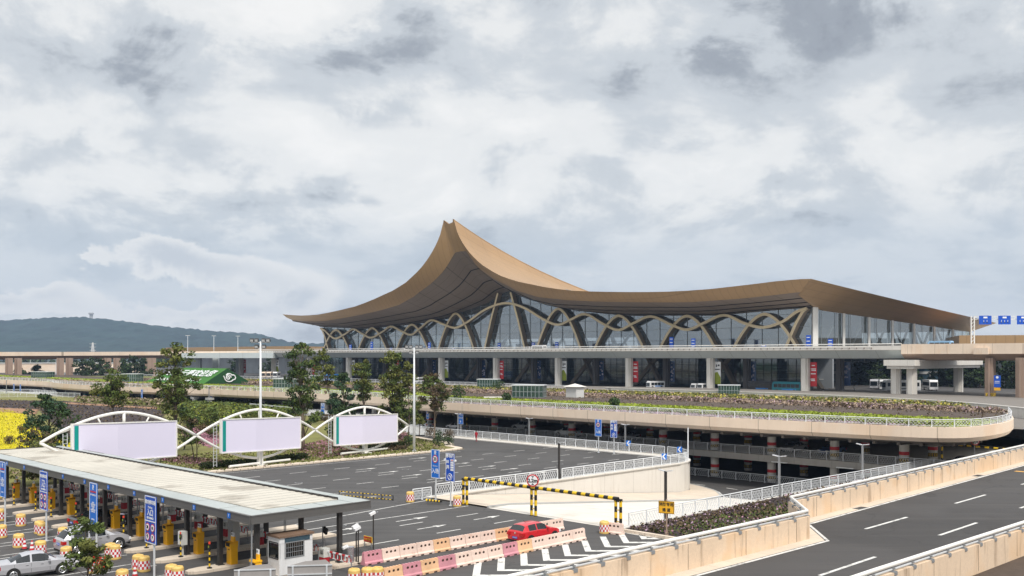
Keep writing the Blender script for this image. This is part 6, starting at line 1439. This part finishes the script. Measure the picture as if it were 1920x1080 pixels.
    for s_ in (-1, 1):
        tz = belt - .17; mb = MB(); mb.box((s_ * (W * .74), -L / 2 + .045, tz), (.34, .12, .22), 0, -.1); mb.box((s_ * (W * .86), -L / 2 + .14, tz), (.16, .2, .2)); mb.build('tail_light', 'tail_red', t)
        mb = MB(); mb.box((s_ * (W * .70), L / 2 - .10, .66), (.40, .2, .16), 0, .3); mb.build('headlight', 'lamp_glass', t)
        mb = MB(); mb.box((s_ * (W + .07), g1 - .42, belt + .08), (.2, .12, .15)); mb.build('mirror', paint, t)
        mb = MB()
        for y in (S['wins'][1] - .12, S['wins'][3] - .35): mb.box((s_ * W * .998, y - .05, belt - .12), (.03, .17, .035))
        mb.build('door_handle', 'chrome' if paint != 'car_red' else paint, t)
    mb = MB()
    for s_ in (-1, 1):
        for y in (S['wins'][1] + .05, S['wins'][3] + .04, S['wins'][0] - .1): mb.bar((s_ * (W * .992), y, zb_ + .16), (s_ * (W * .985), y, belt - .02), .012, .012)
    mb.build('door_gap', 'black', t)
    mb = MB(); mb.box((0, -L / 2 - .005, belt - .30 if kind != 'hatch' else .55), (.46, .03, .15)); o = mb.build('plate', 'plate_blue', t); text('云A 6K823', .09, o, 'sign_white', (0, -L / 2 - .024, belt - .30 if kind != 'hatch' else .55))
    mb = MB(); mb.box((0, -L / 2 + .05, .33), (W * 1.55, .12, .12)); mb.box((0, L / 2 - .06, .34), (W * 1.5, .12, .14)); mb.build('bumper_trim', 'black', t)
    if kind == 'suv': mb = MB(); [mb.tube([(s_ * W * .62, -1.5, 1.70), (s_ * W * .62, -.6, 1.79), (s_ * W * .62, .25, 1.72)], .025, 6) for s_ in (-1, 1)]; mb.build('roof_rail', 'chrome', t)
    if detail and kind == 'hatch': mb = MB(); mb.bar((0, -.9, 1.47), (0, -1.15, 1.68), .015); mb.build('aerial', 'black', t); mb = MB(); mb.disc((0, -L / 2 + .02, .87), .06, (0, 1, 0), .03, 14); mb.build('badge', 'chrome', t)
    return t
cuv = lambda u, v, z=0: UV(u, v, z)
car('parked_car', 'red hatchback driving between the two barrier rows', 'hatch', 'car_red', (1.6, 68.95, 0), Q)
c0 = G(62, 1098); car('parked_car', 'silver sedan at the bottom left with a red tail light and blue plate', 'sedan', 'car_silver', (-29.0, 58.4, 0), math.radians(-53))
car('parked_car', 'silver sport utility car with roof rails behind the leafy young tree', 'suv', 'car_silver', UV(26.2, 66.8), Q)
car('parked_car', 'black sedan entering the lane under the toll canopy', 'sedan', 'car_black', UV(30.2, 75.4), Q)
car('parked_car', 'dark car with greenish windows behind the grey sign boards at the bottom edge', 'sedan', 'car_black', (-12.9, 51.6, 0), math.radians(-50))
car('parked_car', 'white car parked in the garage behind the far railing', 'suv', 'car_white', UV(117.5, 104.5, .12), math.radians(45))
car('parked_car', 'white pickup like car in the garage shade left of the other white car', 'suv', 'car_white', UV(122, 119, .12), math.radians(45))
car('parked_car', 'pale car with only its front showing in the garage beside the white car', 'sedan', 'car_silver', UV(119, 93.5, .12), math.radians(130))
car('parked_car', 'dim silver car deep in the middle of the garage', 'sedan', 'car_silver', UV(121, 66, .12), math.radians(130))
car('parked_car', 'dim blue car deep in the garage beside the dim silver car', 'sedan', 'car_blue', UV(121, 60.5, .12), math.radians(130))
car('parked_car', 'dark grey car at the right end of the garage behind the height gate', 'sedan', 'car_grey', UV(117.6, 42.5, .12), math.radians(45))
car('parked_car', 'white car waiting in the garage entrance behind the young slender tree', 'sedan', 'car_white', UV(113, 136, .15), math.radians(40))
car('parked_car', 'silver car waiting in the garage entrance left of the striped gate', 'sedan', 'car_silver', UV(114, 128, .12), math.radians(40))
for i, (v, k, c, lab) in enumerate(((352, 'sedan', 'car_white', 'white car on the deck before the left half of the terminal'), (330, 'suv', 'car_white', 'white van like car on the deck left of the central legs'), (309, 'sedan', 'car_silver', 'silver car on the deck beside the central legs'), (268, 'sedan', 'car_white', 'white car on the deck right of the central legs'), (250, 'suv', 'car_silver', 'silver tall car on the deck before the right half'))):
    car('parked_car', lab, k, c, UV(258 + (i % 2) * 5, v, DZ), math.radians(45), False)
def bus(name, label, loc, rz, body, L=10., H=3.0, W=2.45, m2=None, stripe='sign_white'):
    t = root(name, label, 'bus', loc, rz); zb_ = .35
    mb = MB(); prof = [(-L / 2, zb_), (-L / 2, H - .25), (-L / 2 + .2, H), (L / 2 - .5, H), (L / 2 - .1, H - .5), (L / 2, 1.2), (L / 2, zb_)]
    mb.add([(-W / 2, y, z) for y, z in prof] + [(W / 2, y, z) for y, z in prof], [tuple(range(7)), tuple(range(7, 14))[::-1]] + [(i, (i + 1) % 7, (i + 1) % 7 + 7, i + 7)[::-1] for i in range(7)]); mb.build('body', body, t)
    mb = MB(); nw = max(4, int(L / 1.5))
    for s_ in (-1, 1):
        for i in range(nw): y0 = -L / 2 + .4 + i * (L - .9) / nw; mb.box((s_ * W / 2, y0 + (L - .9) / nw * .47, H * .62), (.04, (L - .9) / nw * .9, H * .34))
    mb.box((0, L / 2 - .05, H * .58), (W * .88, .12, H * .42), 0, .12); mb.box((0, -L / 2, H * .66), (W * .8, .04, H * .25)); mb.build('window', 'car_glass', t)
    for y in (-L * .28, L * .32):
        for s_ in (-1, 1): mb = MB(); mb.disc((s_ * (W / 2 - .1), y, .45), .45, (1, 0, 0), .28, 18); o = mb.build('wheel', 'rubber', t); mb = MB(); mb.disc((s_ * (W / 2 + .045), y, .45), .25, (1, 0, 0), .02, 14); mb.build('rim', 'chrome', o)
    mb = MB(); [mb.box((s_ * W / 2, -.1 * L, .85), (.03, L * .5, .35)) for s_ in (-1, 1)]; mb.build('side_panel', m2 or stripe, t)
    mb = MB(); [mb.box((x, -L / 2 - .01, .9), (.25, .03, .2)) for x in (-.9, .9)]; mb.build('tail_light', 'tail_red', t); mb = MB(); [mb.box((x, L / 2 + .0, .8), (.35, .05, .2)) for x in (-.85, .85)]; mb.build('headlight', 'lamp_glass', t)
    return t
fz_ = 2.7
def fl_(px, Y): return ((px - 960) / FO * Y, Y, fz_)
bus('city_bus', 'teal city bus with a red rear display before the terminal columns', fl_(1478, 283), math.radians(42), 'bus_teal', 9.5, 3.1, m2='bus_blue')
bus('city_bus', 'dark topped blue city bus left of the teal one', fl_(1428, 291), math.radians(42), 'car_black', 8.5, 3.1, m2='bus_blue')
bus('coach', 'white coach partly behind the pier cluster under the viaduct', fl_(1690, 290), math.radians(95), 'car_white', 11, 3.4, m2='car_grey')
bus('coach', 'white coach with its front showing left of the long white coach', fl_(1662, 304), math.radians(150), 'car_white', 10, 3.3, m2='teal')
bus('coach', 'grey white coach leftmost in the group under the viaduct', fl_(1643, 312), math.radians(150), 'car_silver', 9, 3.2, m2='car_grey')
bus('coach', 'white coach whose rounded front shows right of the pier cluster', fl_(1744, 300), math.radians(170), 'car_white', 9, 3.3, m2='car_grey')
bus('minibus', 'white minibus with a blue swoosh before the terminal columns', fl_(1229, 315), math.radians(120), 'car_white', 6.2, 2.5, 2.0, m2='bus_blue')
bus('minibus', 'white van parked right of the minibus, left of two', fl_(1308, 305), math.radians(130), 'car_white', 4.8, 2.0, 1.8)
bus('minibus', 'white van parked beside the pale column, right of two', fl_(1321, 303), math.radians(130), 'car_white', 4.8, 2.1, 1.8)
bus('minibus', 'small white van between the right light mast and the round headed tree', fl_(785, 385), math.radians(160), 'car_white', 4.8, 2.2, 1.8)
bus('city_bus', 'blue bus with a red display behind the thin leaning tree', fl_(622, 410), math.radians(160), 'bus_blue', 9, 3.0)
for i, px in enumerate((497, 507, 519)): bus('minibus', ['cream van leftmost of three under the left end of the deck', 'cream van in the middle of three under the left end of the deck', 'white van rightmost of three under the left end of the deck'][i], fl_(px, 470), math.radians(175), 'concrete_cream' if i < 2 else 'car_white', 5.5, 3.0, 2.1)
bus('minibus', 'white van on the deck before the right part of the facade', UV(257, 243, DZ), math.radians(45), 'car_white', 6, 2.2, 2.0, m2='bus_blue')
bus('minibus', 'pale blue van on the right viaduct before the annex roof', UV(256, 98, DZ), math.radians(45), 'panel_pale_blue', 6, 2.1, 2.0, m2='sign_white')
# ------------------------------------------------------------------ banners by the columns
kinds = {'red': ('sign_red', 'sign_white'), 'pale': ('sign_white', 'leaf_bright'), 'blue': ('car_blue', 'panel_lilac')}
cyc = [('red', 'tall red banner beside the front column at the right end of the terminal'), ('pale', 'pale green and white banner beside the front column near the right glass kiosk'), ('red', 'red banner with white lines beside the front column left of the white minibus'), ('pale', 'pale green and white banner beside the front column behind the garden shed'), ('red', 'red and gold banner beside the front column behind the smaller glass kiosk'), ('pale', 'pale green and white banner beside the front column near the round headed tree'), ('red', 'red banner beside the front column behind the poplar like tree'), ('pale', 'pale banner beside the front column behind the slim tree'), ('red', 'red banner beside the front column behind the thin leaning tree'), ('pale', 'white banner beside the front column behind the tall twin stemmed tree'), ('red', 'dark red banner beside the front column right of the green pyramid')]
def banner(label, x, y, kind, z0=4.6, h=7.0, w=2.3):
    t = root('hanging_banner', label, 'banner', (x, y, z0), Q, 'banners beside the columns'); a, c = kinds[kind]
    mb = MB(); mb.box((0, 0, h / 2), (w, .12, h)); mb.build('sheet', a, t); mb = MB()
    if kind == 'red': [mb.box((random.uniform(-.2, .2), -.07, h * f), (w * random.uniform(.4, .75), .03, .28)) for f in (.86, .72, .66, .52, .3, .24)]
    elif kind == 'pale': mb.add([(-w / 2, -.07, 0), (w / 2, -.07, 0), (w / 2, -.07, h * .3), (0, -.07, h * .55), (-w / 2, -.07, h * .5)], [(0, 1, 2, 3, 4)])
    else: [mb.disc((random.uniform(-.7, .7), -.07, h * random.uniform(.1, .9)), random.uniform(.2, .45), (0, 1, 0), .03, 10) for _ in range(9)]
    mb.build('print', c, t)
    if kind == 'pale': mb = MB(); mb.box((-.3, -.075, h * .82), (.4, .03, .8)); mb.box((.45, -.075, h * .84), (.6, .03, .5)); mb.box((0, -.075, h * .66), (1.7, .03, .3)); mb.build('mark', 'black', t)
for k, ((a, c)) in enumerate(COLS):
    kd, lab = cyc[k]; banner(lab, a[0] + 2.4 * R2 + .3, a[1] - 2.4 * R2 + 1.0, kd)
    if k < 7: banner('blue violet banner beside the dark rear column, %s from the right end of the terminal' % ords[k], c[0] + 2.3 * R2 + .3, c[1] - 2.3 * R2 + 1., 'blue', 4.4, 7.2, 2.2)
# signs and shelters on the deck
DSG = ((1000, 372), (1020, 368), (1044, 362), (1259, 325), (1300, 318), (1432, 300), (562, 452), (604, 446), (565 + 92, 440), (688 + 9, 432), (805, 412), (850, 404), (936, 388), (733, 424), (1557, 292), (1516, 296))
DRK = {p: i for i, p in enumerate(sorted(x[0] for x in DSG))}; ords += ['sixteenth']
for i, (px, Y) in enumerate(DSG):
    h = [3.4, 1.8, 3.4, 4.6, 4.0, 1.6][i % 6]; p = ((px - 960) / FO * Y, Y, DZ); t = root('deck_sign', 'blue upright sign on the departures deck before the facade, %s counted from the left' % ords[DRK[px]], 'sign', p, Q, 'blue upright signs on the departures deck')
    mb = MB(); mb.box((0, 0, h / 2), (1.5, .3, h)); mb.build('board', 'sign_blue', t); mb = MB(); [mb.box((0, -.16, h * f), (1.1, .03, .22)) for f in (.35, .6, .85)]; mb.build('print', 'sign_white', t)
# overhead lane signs on the right viaduct
t = root('overhead_gantry', 'white lattice gantry carrying blue lane signs over the right viaduct', 'sign gantry', (115.9, 243, DZ)); a_ = Vector((116.2, 241.8, 22.6)); e_ = a_ + Vector((.86, .5, 0)) * 34
mb = MB(); [mb.bar((116.0 + dx, 241.6, 14.2), (116.0 + dx, 241.6, 23.4), .22) for dx in (-.45, .35)]; [mb.bar((115.55, 241.6, z), (116.35, 241.6, z + .8), .1) for z in [15 + .9 * k for k in range(9)]]; mb.build('post', 'white_steel', t, world=True)
mb = MB()
for dz in (0, .75): mb.bar(a_ + Vector((0, 0, dz)), a_ + Vector((34, 0, dz)), .13)
for k in range(34): mb.bar(a_ + Vector((k, 0, .75 * (k % 2))), a_ + Vector((k + 1, 0, .75 * ((k + 1) % 2))), .08)
mb.build('truss', 'white_steel', t, world=True)
for k, (px, s_) in enumerate(((1847, '↓ ↓'), (1883, '↓ ↓ ↓'), (1918, '↓ ↓ ↓'))):
    x = (px - 960) / FO * 241.4; sg = root('lane_sign', ['blue overhead lane sign with two arrows nearest the gantry post', 'blue overhead lane sign in the middle of the gantry', 'blue overhead lane sign cut by the right picture edge'][k], 'sign', (x, 241.3, 22.0), .0, 'blue overhead lane signs'); mb = MB(); mb.box((0, 0, .4), (3.1, .12, 2.2)); mb.build('board', 'sign_blue', sg); mb = MB()
    for j in range(len(s_.split())): xx = (j - (len(s_.split()) - 1) / 2) * .8; mb.box((xx, -.07, .15), (.1, .03, .5)); mb.add([(xx - .2, -.08, -.05), (xx + .2, -.08, -.05), (xx, -.08, -.4)], [(0, 2, 1), (0, 1, 2)])
    mb.box((0, -.07, 1.05), (1.0, .03, .4)); mb.build('arrow', 'sign_white', sg)
t = root('pier_sign', 'blue notice with an orange strip on the brown pier at the right', 'sign', (119.9, 237.2, 5.2), math.radians(-35)); mb = MB(); mb.box((0, 0, 1.9), (1.5, .1, 2.9)); mb.build('board', 'sign_blue', t); mb = MB(); mb.box((0, -.02, 0), (1.4, .1, .7)); mb.build('strip', 'sign_yellow', t); mb = MB(); mb.disc((0, -.07, 2.9), .3, (0, 1, 0), .03); mb.box((0, -.07, 1.9), (1.1, .02, .12)); mb.box((0, -.07, 1.5), (1.1, .02, .12)); mb.build('print', 'sign_white', t)
t = root('glass_office', 'glass office block with white floor bands behind the trees right of the terminal', 'building', (140, 400, 2.7), math.radians(-12)); mb = MB(); mb.box((0, 0, 7.5), (70, 20, 15)); mb.build('wall', 'office_glass', t); mb = MB(); [mb.box((0, 0, z), (70.6, 20.6, 1.0)) for z in (4, 8, 12, 15)]; [mb.box((-35 + 5 * k, -10.2, 7.5), (.4, .3, 15)) for k in range(15)]; mb.build('floor_band', 'white_wall', t)
t = root('glass_office', 'distant glass building between the brown piers at the right edge', 'building', (205, 400, 2.7), math.radians(-20)); mb = MB(); mb.box((0, 0, 8), (50, 20, 16)); mb.build('wall', 'office_glass', t); mb = MB(); [mb.box((0, 0, z), (50.6, 20.6, .8)) for z in (6, 8.6, 11.2, 13.8, 16)]; mb.build('floor_band', 'white_wall', t)
# airliner behind the left viaduct
t = root('airliner', 'white airliner with a red tail parked behind the left viaduct', 'airliner', (-256, 640, 2.7), math.radians(-100)); mb = MB(); mb.tube([(0, -19, 5.5), (0, -15, 4.6), (0, -8, 4.2), (0, 10, 4.2), (0, 15, 4.0), (0, 18, 3.4)], [.3, 1.3, 2.1, 2.1, 1.6, .2], 14); mb.build('fuselage', 'car_white', t, smooth=True); mb = MB(); mb.prism([(-.25, 0), (.25, 0), (.25, 1), (-.25, 1)], 0, 1); mb = MB(); mb.add([(x, y, z) for x in (-.25, .25) for y, z in ((-13, 5.8), (-18.5, 5.8), (-21, 12.5), (-18, 12.5))], [(0, 1, 2, 3), (7, 6, 5, 4), (0, 3, 7, 4), (3, 2, 6, 7), (2, 1, 5, 6)]); mb.build('tail_fin', 'sign_red', t); mb = MB(); mb.prism([(2, 3), (17, -7), (17, -9.5), (2, -3.5)], 3.2, 3.6); mb.prism([(-2, 3), (-2, -3.5), (-17, -9.5), (-17, -7)], 3.2, 3.6); mb.build('wing', 'galv', t); mb = MB(); [mb.cyl((x, y, 0), .35, 2.6, 8) for x, y in ((-2, -1), (2, -1), (0, 13))]; mb.build('landing_gear', 'dark_steel', t)
t = root('apron_building', 'long low pinkish wall beyond the left viaduct', 'building', (-330, 620, 2.7), .2); mb = MB(); mb.box((0, 0, 3.0), (180, 4, 6)); mb.build('wall', 'concrete_cream', t); mb = MB(); mb.box((0, 0, 6.2), (181, 5, .5)); mb.build('roof', 'white_wall', t)
for i, (px, Y, h) in enumerate(((352, 505, 9), (401, 512, 9), (446, 518, 9), (57, 640, 11), (105, 560, 9), (189, 520, 9))):
    z = DZ if i < 3 else 2.7; t = root('street_lamp', ['street lamp on the left viaduct above the pyramid text', 'street lamp on the left viaduct above the pyramid ridge', 'street lamp on the left viaduct left of the light mast', 'street lamp below the far left viaduct span', 'curved white street lamp left of the second pier pair', 'curved white street lamp near the third pier pair'][i], 'street lamp', ((px - 960) / FO * Y, Y, z), 0, 'street lamps around the left viaduct'); mb = MB(); mb.tube([(0, 0, 0), (0, 0, h * .9), (0, 0, h)], [.15, .1, .08], 6); mb.build('pole', 'rail_white', t); mb = MB(); mb.bar((-1.2, 0, h), (1.2, 0, h), .16); mb.build('lamp_head', 'white_steel', t)
# the red clad person by the railing
def person(label, loc, rz, top, legs, skin='skin'):
    t = root('person', label, 'person', loc, rz)
    vs = [(0, 0, .92), (0, .02, 1.12), (0, .03, 1.36), (0, .04, 1.47), (0, .07, 1.55), (0, .08, 1.66), (-.17, .03, 1.40), (-.25, .02, 1.14), (-.22, .16, .95), (.17, .03, 1.40), (.26, .04, 1.13), (.2, .2, .97), (-.09, 0, .88), (-.11, .10, .48), (-.11, -.02, .07), (-.11, .13, .04), (.09, 0, .88), (.11, -.06, .48), (.11, -.22, .08), (.11, -.08, .04)]
    es = [(0, 1), (1, 2), (2, 3), (3, 4), (4, 5), (2, 6), (6, 7), (7, 8), (2, 9), (9, 10), (10, 11), (0, 12), (12, 13), (13, 14), (14, 15), (0, 16), (16, 17), (17, 18), (18, 19)]
    rad = [.15, .14, .17, .06, .09, .10, .065, .045, .035, .065, .045, .035, .095, .065, .045, .04, .095, .065, .045, .04]
    me = bpy.data.meshes.new('body'); me.from_pydata(vs, es, []); o = bpy.data.objects.new('body', me); COL.objects.link(o)
    sk = o.modifiers.new('skin', 'SKIN'); o.modifiers.new('sub', 'SUBSURF').levels = 1
    for i, d in enumerate(me.skin_vertices[0].data): d.radius = (rad[i], rad[i] * .8); d.use_root = i == 0
    dg = bpy.context.evaluated_depsgraph_get(); m2 = bpy.data.meshes.new_from_object(o.evaluated_get(dg)); bpy.data.objects.remove(o)
    for x in (skin, top, legs): m2.materials.append(M(x))
    for p in m2.polygons:
        z = p.center.z; p.material_index = 0 if z > 1.5 or (z < 1.02 and abs(p.center.x) > .185) else (1 if z > .9 else 2); p.use_smooth = True
    b_ = bpy.data.objects.new('body', m2); COL.objects.link(b_); b_.parent = t
    mb = MB(); mb.tube([(0, .05, 1.62), (0, .05, 1.72), (0, .06, 1.78)], [.105, .11, .04], 10); mb.build('hair', 'hair', t)
    mb = MB(); mb.bar((-.12, -.10, 1.42), (.12, -.12, 1.0), .07, .03); mb.bar((.12, -.10, 1.42), (-.12, -.12, 1.0), .07, .03); mb.build('reflective_strap', 'cloth_white', t); return t
person('person in red clothes with white crossed straps walking by the plaza railing', G(893, 828), math.radians(160), 'cloth_red', 'cloth_red')
person('person in dark clothes standing by the rear column near the coaches', fl_(1582, 300), .5, 'car_grey', 'black')
person('person in a white top near the blue signs by the coaches', fl_(1602, 292), 2.5, 'cloth_white', 'car_grey')
# ------------------------------------------------------------------ hills
HP = [(-700, 640), (-400, 612), (-150, 606), (0, 601), (60, 598), (110, 595), (150, 594.5), (200, 598), (250, 604), (300, 611), (350, 616), (400, 621), (440, 622.5), (480, 625.5), (510, 632), (530, 637.5), (545, 642), (575, 643.5), (600, 644), (640, 641), (700, 648), (900, 655), (1500, 660)]
from mathutils import noise as mn
def hill(name, Yr, prof, dzz, depth, m, bumpy):
    rows = []; x = -2100.
    xs = [-1900 + 9 * i for i in range(290)]
    for j in range(26):
        f = j / 25; row_ = []
        for x in xs:
            px = 960 + x / Yr * FO; top = CZ + (HZ - interp(prof, px)) * Yr / FO + dzz
            h = 2 + (top - 2) * (f ** 1.15) * (1 - .10 * math.sin(f * 9 + x * .004) * (1 - f)); y = Yr - depth * (1 - f)
            h += (mn.noise(Vector((x * .02, y * .02, 3))) * 9 * (1 - f) * f * 3 + bumpy * mn.noise(Vector((x * .09, y * .09, 1.7))) * min(1, f * 3))
            row_.append((x, y, max(1.5, h)))
        rows.append(row_)
    rows.append([(p[0], p[1] + 260, p[2] * .6) for p in rows[-1]])
    mb = MB(); mb.grid(rows); o = mb.build(name, m, smooth=True); o['kind'] = 'structure'; return o
hill('hills', 3000, HP, 0, 900, 'hill_wood', 4.5)
t = root('hill_tower', 'small lookout tower on the hilltop at the left', 'tower', (-1315, 3000, 130)); mb = MB(); mb.cyl((0, 0, 0), 5, 16, 10); mb.cyl((0, 0, 14), 8, 5, 10); mb.build('shaft', 'concrete_grey', t)
t = root('lattice_pylon', 'thin pale lattice pylon before the wooded hill at the left', 'pylon', (-655, 1500, 2.7)); mb = MB()
for sx, sy in ((-1, -1), (1, -1), (1, 1), (-1, 1)): mb.bar((sx * 3, sy * 3, 0), (sx * .5, sy * .5, 32), .6)
for z in (20, 25, 30): mb.bar((-5, 0, z), (5, 0, z), .5)
for k in range(8): mb.bar((-3 + .35 * k, -3 + .3 * k, 4 * k), (3 - .35 * k, -3 + .3 * k, 4 * k + 4), .35)
mb.build('frame', 'white_steel', t)
mb = MB(); 
for i in range(200):
    x = random.uniform(-900, 200); y = random.uniform(800, 1400); r_ = random.uniform(5, 10); leafball(mb, (x, y, 2 + r_ * .5), r_, 26, r_ * .8, .8)
o = mb.build('distant_woods', 'leaf_far'); o['kind'] = 'stuff'; tag(o, 'far off dark tree belt below the hills', 'woods')
# haze: one closed box round the camera and the scene
hz_ = bpy.data.materials.new('haze'); hz_.use_nodes = True; n = hz_.node_tree.nodes; n.remove(n['Principled BSDF']); pv = n.new('ShaderNodeVolumePrincipled'); pv.inputs['Color'].default_value = (.50, .68, 1.0, 1); pv.inputs['Density'].default_value = HAZE; pv.inputs['Anisotropy'].default_value = 0.1
hz_.node_tree.links.new(pv.outputs[0], n['Material Output'].inputs['Volume']); MATS['haze'] = hz_
if HAZE > 0:
    mb = MB(); mb.box((0, 1700, 92), (5200, 3700, 194)); o = mb.build('haze', 'haze'); o['kind'] = 'stuff'; tag(o, 'pale blue air between the plaza and the hills', 'haze')
# ------------------------------------------------------------------ sky, sun, camera
w = bpy.data.worlds.new("World"); scene.world = w; w.use_nodes = True
t = NT(w.node_tree); bg = t.n['Background']; bg.inputs['Strength'].default_value = .1
sky = t.new('ShaderNodeTexSky', sky_type='NISHITA'); sky.sun_disc = False
SUN_EL, SUN_AZ = math.radians(52), math.radians(160)    # azimuth clockwise from +Y (behind the viewer, to the right)
sky.sun_elevation = SUN_EL; sky.sun_rotation = SUN_AZ; sky.dust_density = 2.
tc = t.new('ShaderNodeTexCoord').outputs['Generated']
sx = t.new('ShaderNodeSeparateXYZ'); t.l.new(tc, sx.inputs[0]); X, Y, Z = sx.outputs
az = t.math('ARCTAN2', X, Y); el = t.math('ARCSINE', t.math('MAXIMUM', t.math('MINIMUM', Z, .9999), -.2))
zz = t.math('ADD', t.math('MAXIMUM', Z, 0.), .24)
cx = t.new('ShaderNodeCombineXYZ'); t.l.new(t.math('DIVIDE', X, zz), cx.inputs[0]); t.l.new(t.math('DIVIDE', Y, zz), cx.inputs[1])
cl = cx.outputs[0]
ae = t.new('ShaderNodeCombineXYZ'); t.l.new(az, ae.inputs[0]); t.l.new(t.math('MULTIPLY', el, 1.5), ae.inputs[1]); aev = ae.outputs[0]
nA = t.noise(cl, 1.9, 9, .60, .25); nB = t.noise(t.mapping(aev, (1, 1, 1), (0, 0, .3), (5.2, 1.7, 0)), 6.5, 9, .62, .3); nC = t.noise(aev, 17., 8, .62, .2)
wx = t.math('MULTIPLY', t.math('SUBTRACT', nC, .5), .10); wy = t.math('MULTIPLY', t.math('SUBTRACT', nB, .5), .09)
azw = t.math('ADD', az, wx); elw = t.math('ADD', el, wy)
def blob(px, py, rx, ry, amt):
    a0 = math.atan((px - 960) / FO); e0 = math.atan((HZ - py) / math.hypot(FO, px - 960))
    da = t.math('MULTIPLY', t.math('SUBTRACT', azw, a0), FO / rx); de = t.math('MULTIPLY', t.math('SUBTRACT', elw, e0), FO / ry)
    r = t.math('ADD', t.math('MULTIPLY', da, da), t.math('MULTIPLY', de, de))
    return t.math('MULTIPLY', t.math('EXPONENT', t.math('MULTIPLY', r, -1.)), amt)
def total(lst):
    s_ = None
    for b_ in lst: v = blob(*b_); s_ = v if s_ is None else t.math('ADD', s_, v)
    return s_
dark = total(DARK)
bright = t.math('ADD', t.math('ADD', .66, t.math('MULTIPLY', t.math('SUBTRACT', nA, .5), 1.45)), t.math('ADD', t.math('MULTIPLY', t.math('SUBTRACT', nB, .5), 1.2), dark))
def colramp(f, stops):
    r = t.new('ShaderNodeValToRGB'); r.color_ramp.interpolation = 'EASE'
    for i, (p, c) in enumerate(stops):
        e = r.color_ramp.elements[i] if i < 2 else r.color_ramp.elements.new(p)
        e.position = p; e.color = c4(c)
    t.inp(r.inputs[0], f); return r.outputs[0]
c_ = colramp(bright, [(0, (.19, .205, .235)), (.26, (.30, .325, .36)), (.50, (.515, .545, .572)), (.74, (.70, .706, .70)), (1, (.77, .765, .75))])
band_ = t.math('MULTIPLY', t.ramp(elw, .02, .06, 0, 1), t.ramp(elw, .10, .17, 1, 0))           # bluish gap between the cloud sheet and the horizon clouds
c_ = t.mix(t.math('MULTIPLY', band_, .52), c_, c4((.41, .475, .55)))
hzn = t.ramp(el, .0, .055, 1, 0); c_ = t.mix(t.math('MULTIPLY', hzn, .5), c_, c4((.57, .605, .64)))
cum = total(CUM); cm = t.math('ADD', cum, t.math('MULTIPLY', t.math('SUBTRACT', nC, .5), 1.15))
cmask = t.ramp(cm, .34, .60); inner = t.ramp(t.math('ADD', cm, t.math('MULTIPLY', t.math('SUBTRACT', nB, .5), 1.2)), .6, 1.5)
ccol = t.mix(inner, c4((.71, .71, .705)), c4((.50, .53, .57)))
c_ = t.mix(t.math('MULTIPLY', cmask, .80), c_, ccol)
v = t.new('ShaderNodeVectorMath', operation='SCALE'); t.l.new(c_, v.inputs[0])
zen = t.math('ADD', 1., t.math('MULTIPLY', t.ramp(Z, .40, .85), ZENITH)); t.inp(v.inputs['Scale'], t.math('MULTIPLY', zen, 10.))
low = t.ramp(Z, -.06, -.005)                                   # below the horizon
full = t.mix(.93, sky.outputs[0], v.outputs[0]); full = t.mix(low, c4((1.6, 1.55, 1.45)), full)
t.inp(bg.inputs['Color'], full)
sun = bpy.data.lights.new('sun', 'SUN'); sun.energy = SUN_E; sun.angle = math.radians(11); sun.color = (1., .95, .88)
so = bpy.data.objects.new('sun', sun); COL.objects.link(so)
d = Vector((math.sin(SUN_AZ) * math.cos(SUN_EL), math.cos(SUN_AZ) * math.cos(SUN_EL), math.sin(SUN_EL))); so.rotation_euler = d.to_track_quat('Z', 'Y').to_euler(); so.location = d * 300 + Vector((0, 0, 50))
cam = bpy.data.cameras.new('camera'); co = bpy.data.objects.new('camera', cam); COL.objects.link(co); co.location = (0, 0, CZ); co.rotation_euler = (math.radians(90), 0, 0)
cam.sensor_width = 36; cam.lens = FO / 1920 * 36; cam.shift_y = (HZ - 540) / 1920; cam.clip_start = .5; cam.clip_end = 9000; scene.camera = co
scene.view_settings.view_transform = 'Standard'; scene.view_settings.look = 'None'; scene.view_settings.exposure = EXPO; scene.view_settings.gamma = 1
scene.render.engine = 'CYCLES'; cy = scene.cycles; cy.max_bounces = 7; cy.diffuse_bounces = 3; cy.glossy_bounces = 3; cy.transparent_max_bounces = 10; cy.volume_bounces = 0; cy.transmission_bounces = 3; cy.use_denoising = True; cy.sample_clamp_indirect = 6
cy.volume_step_rate = 1
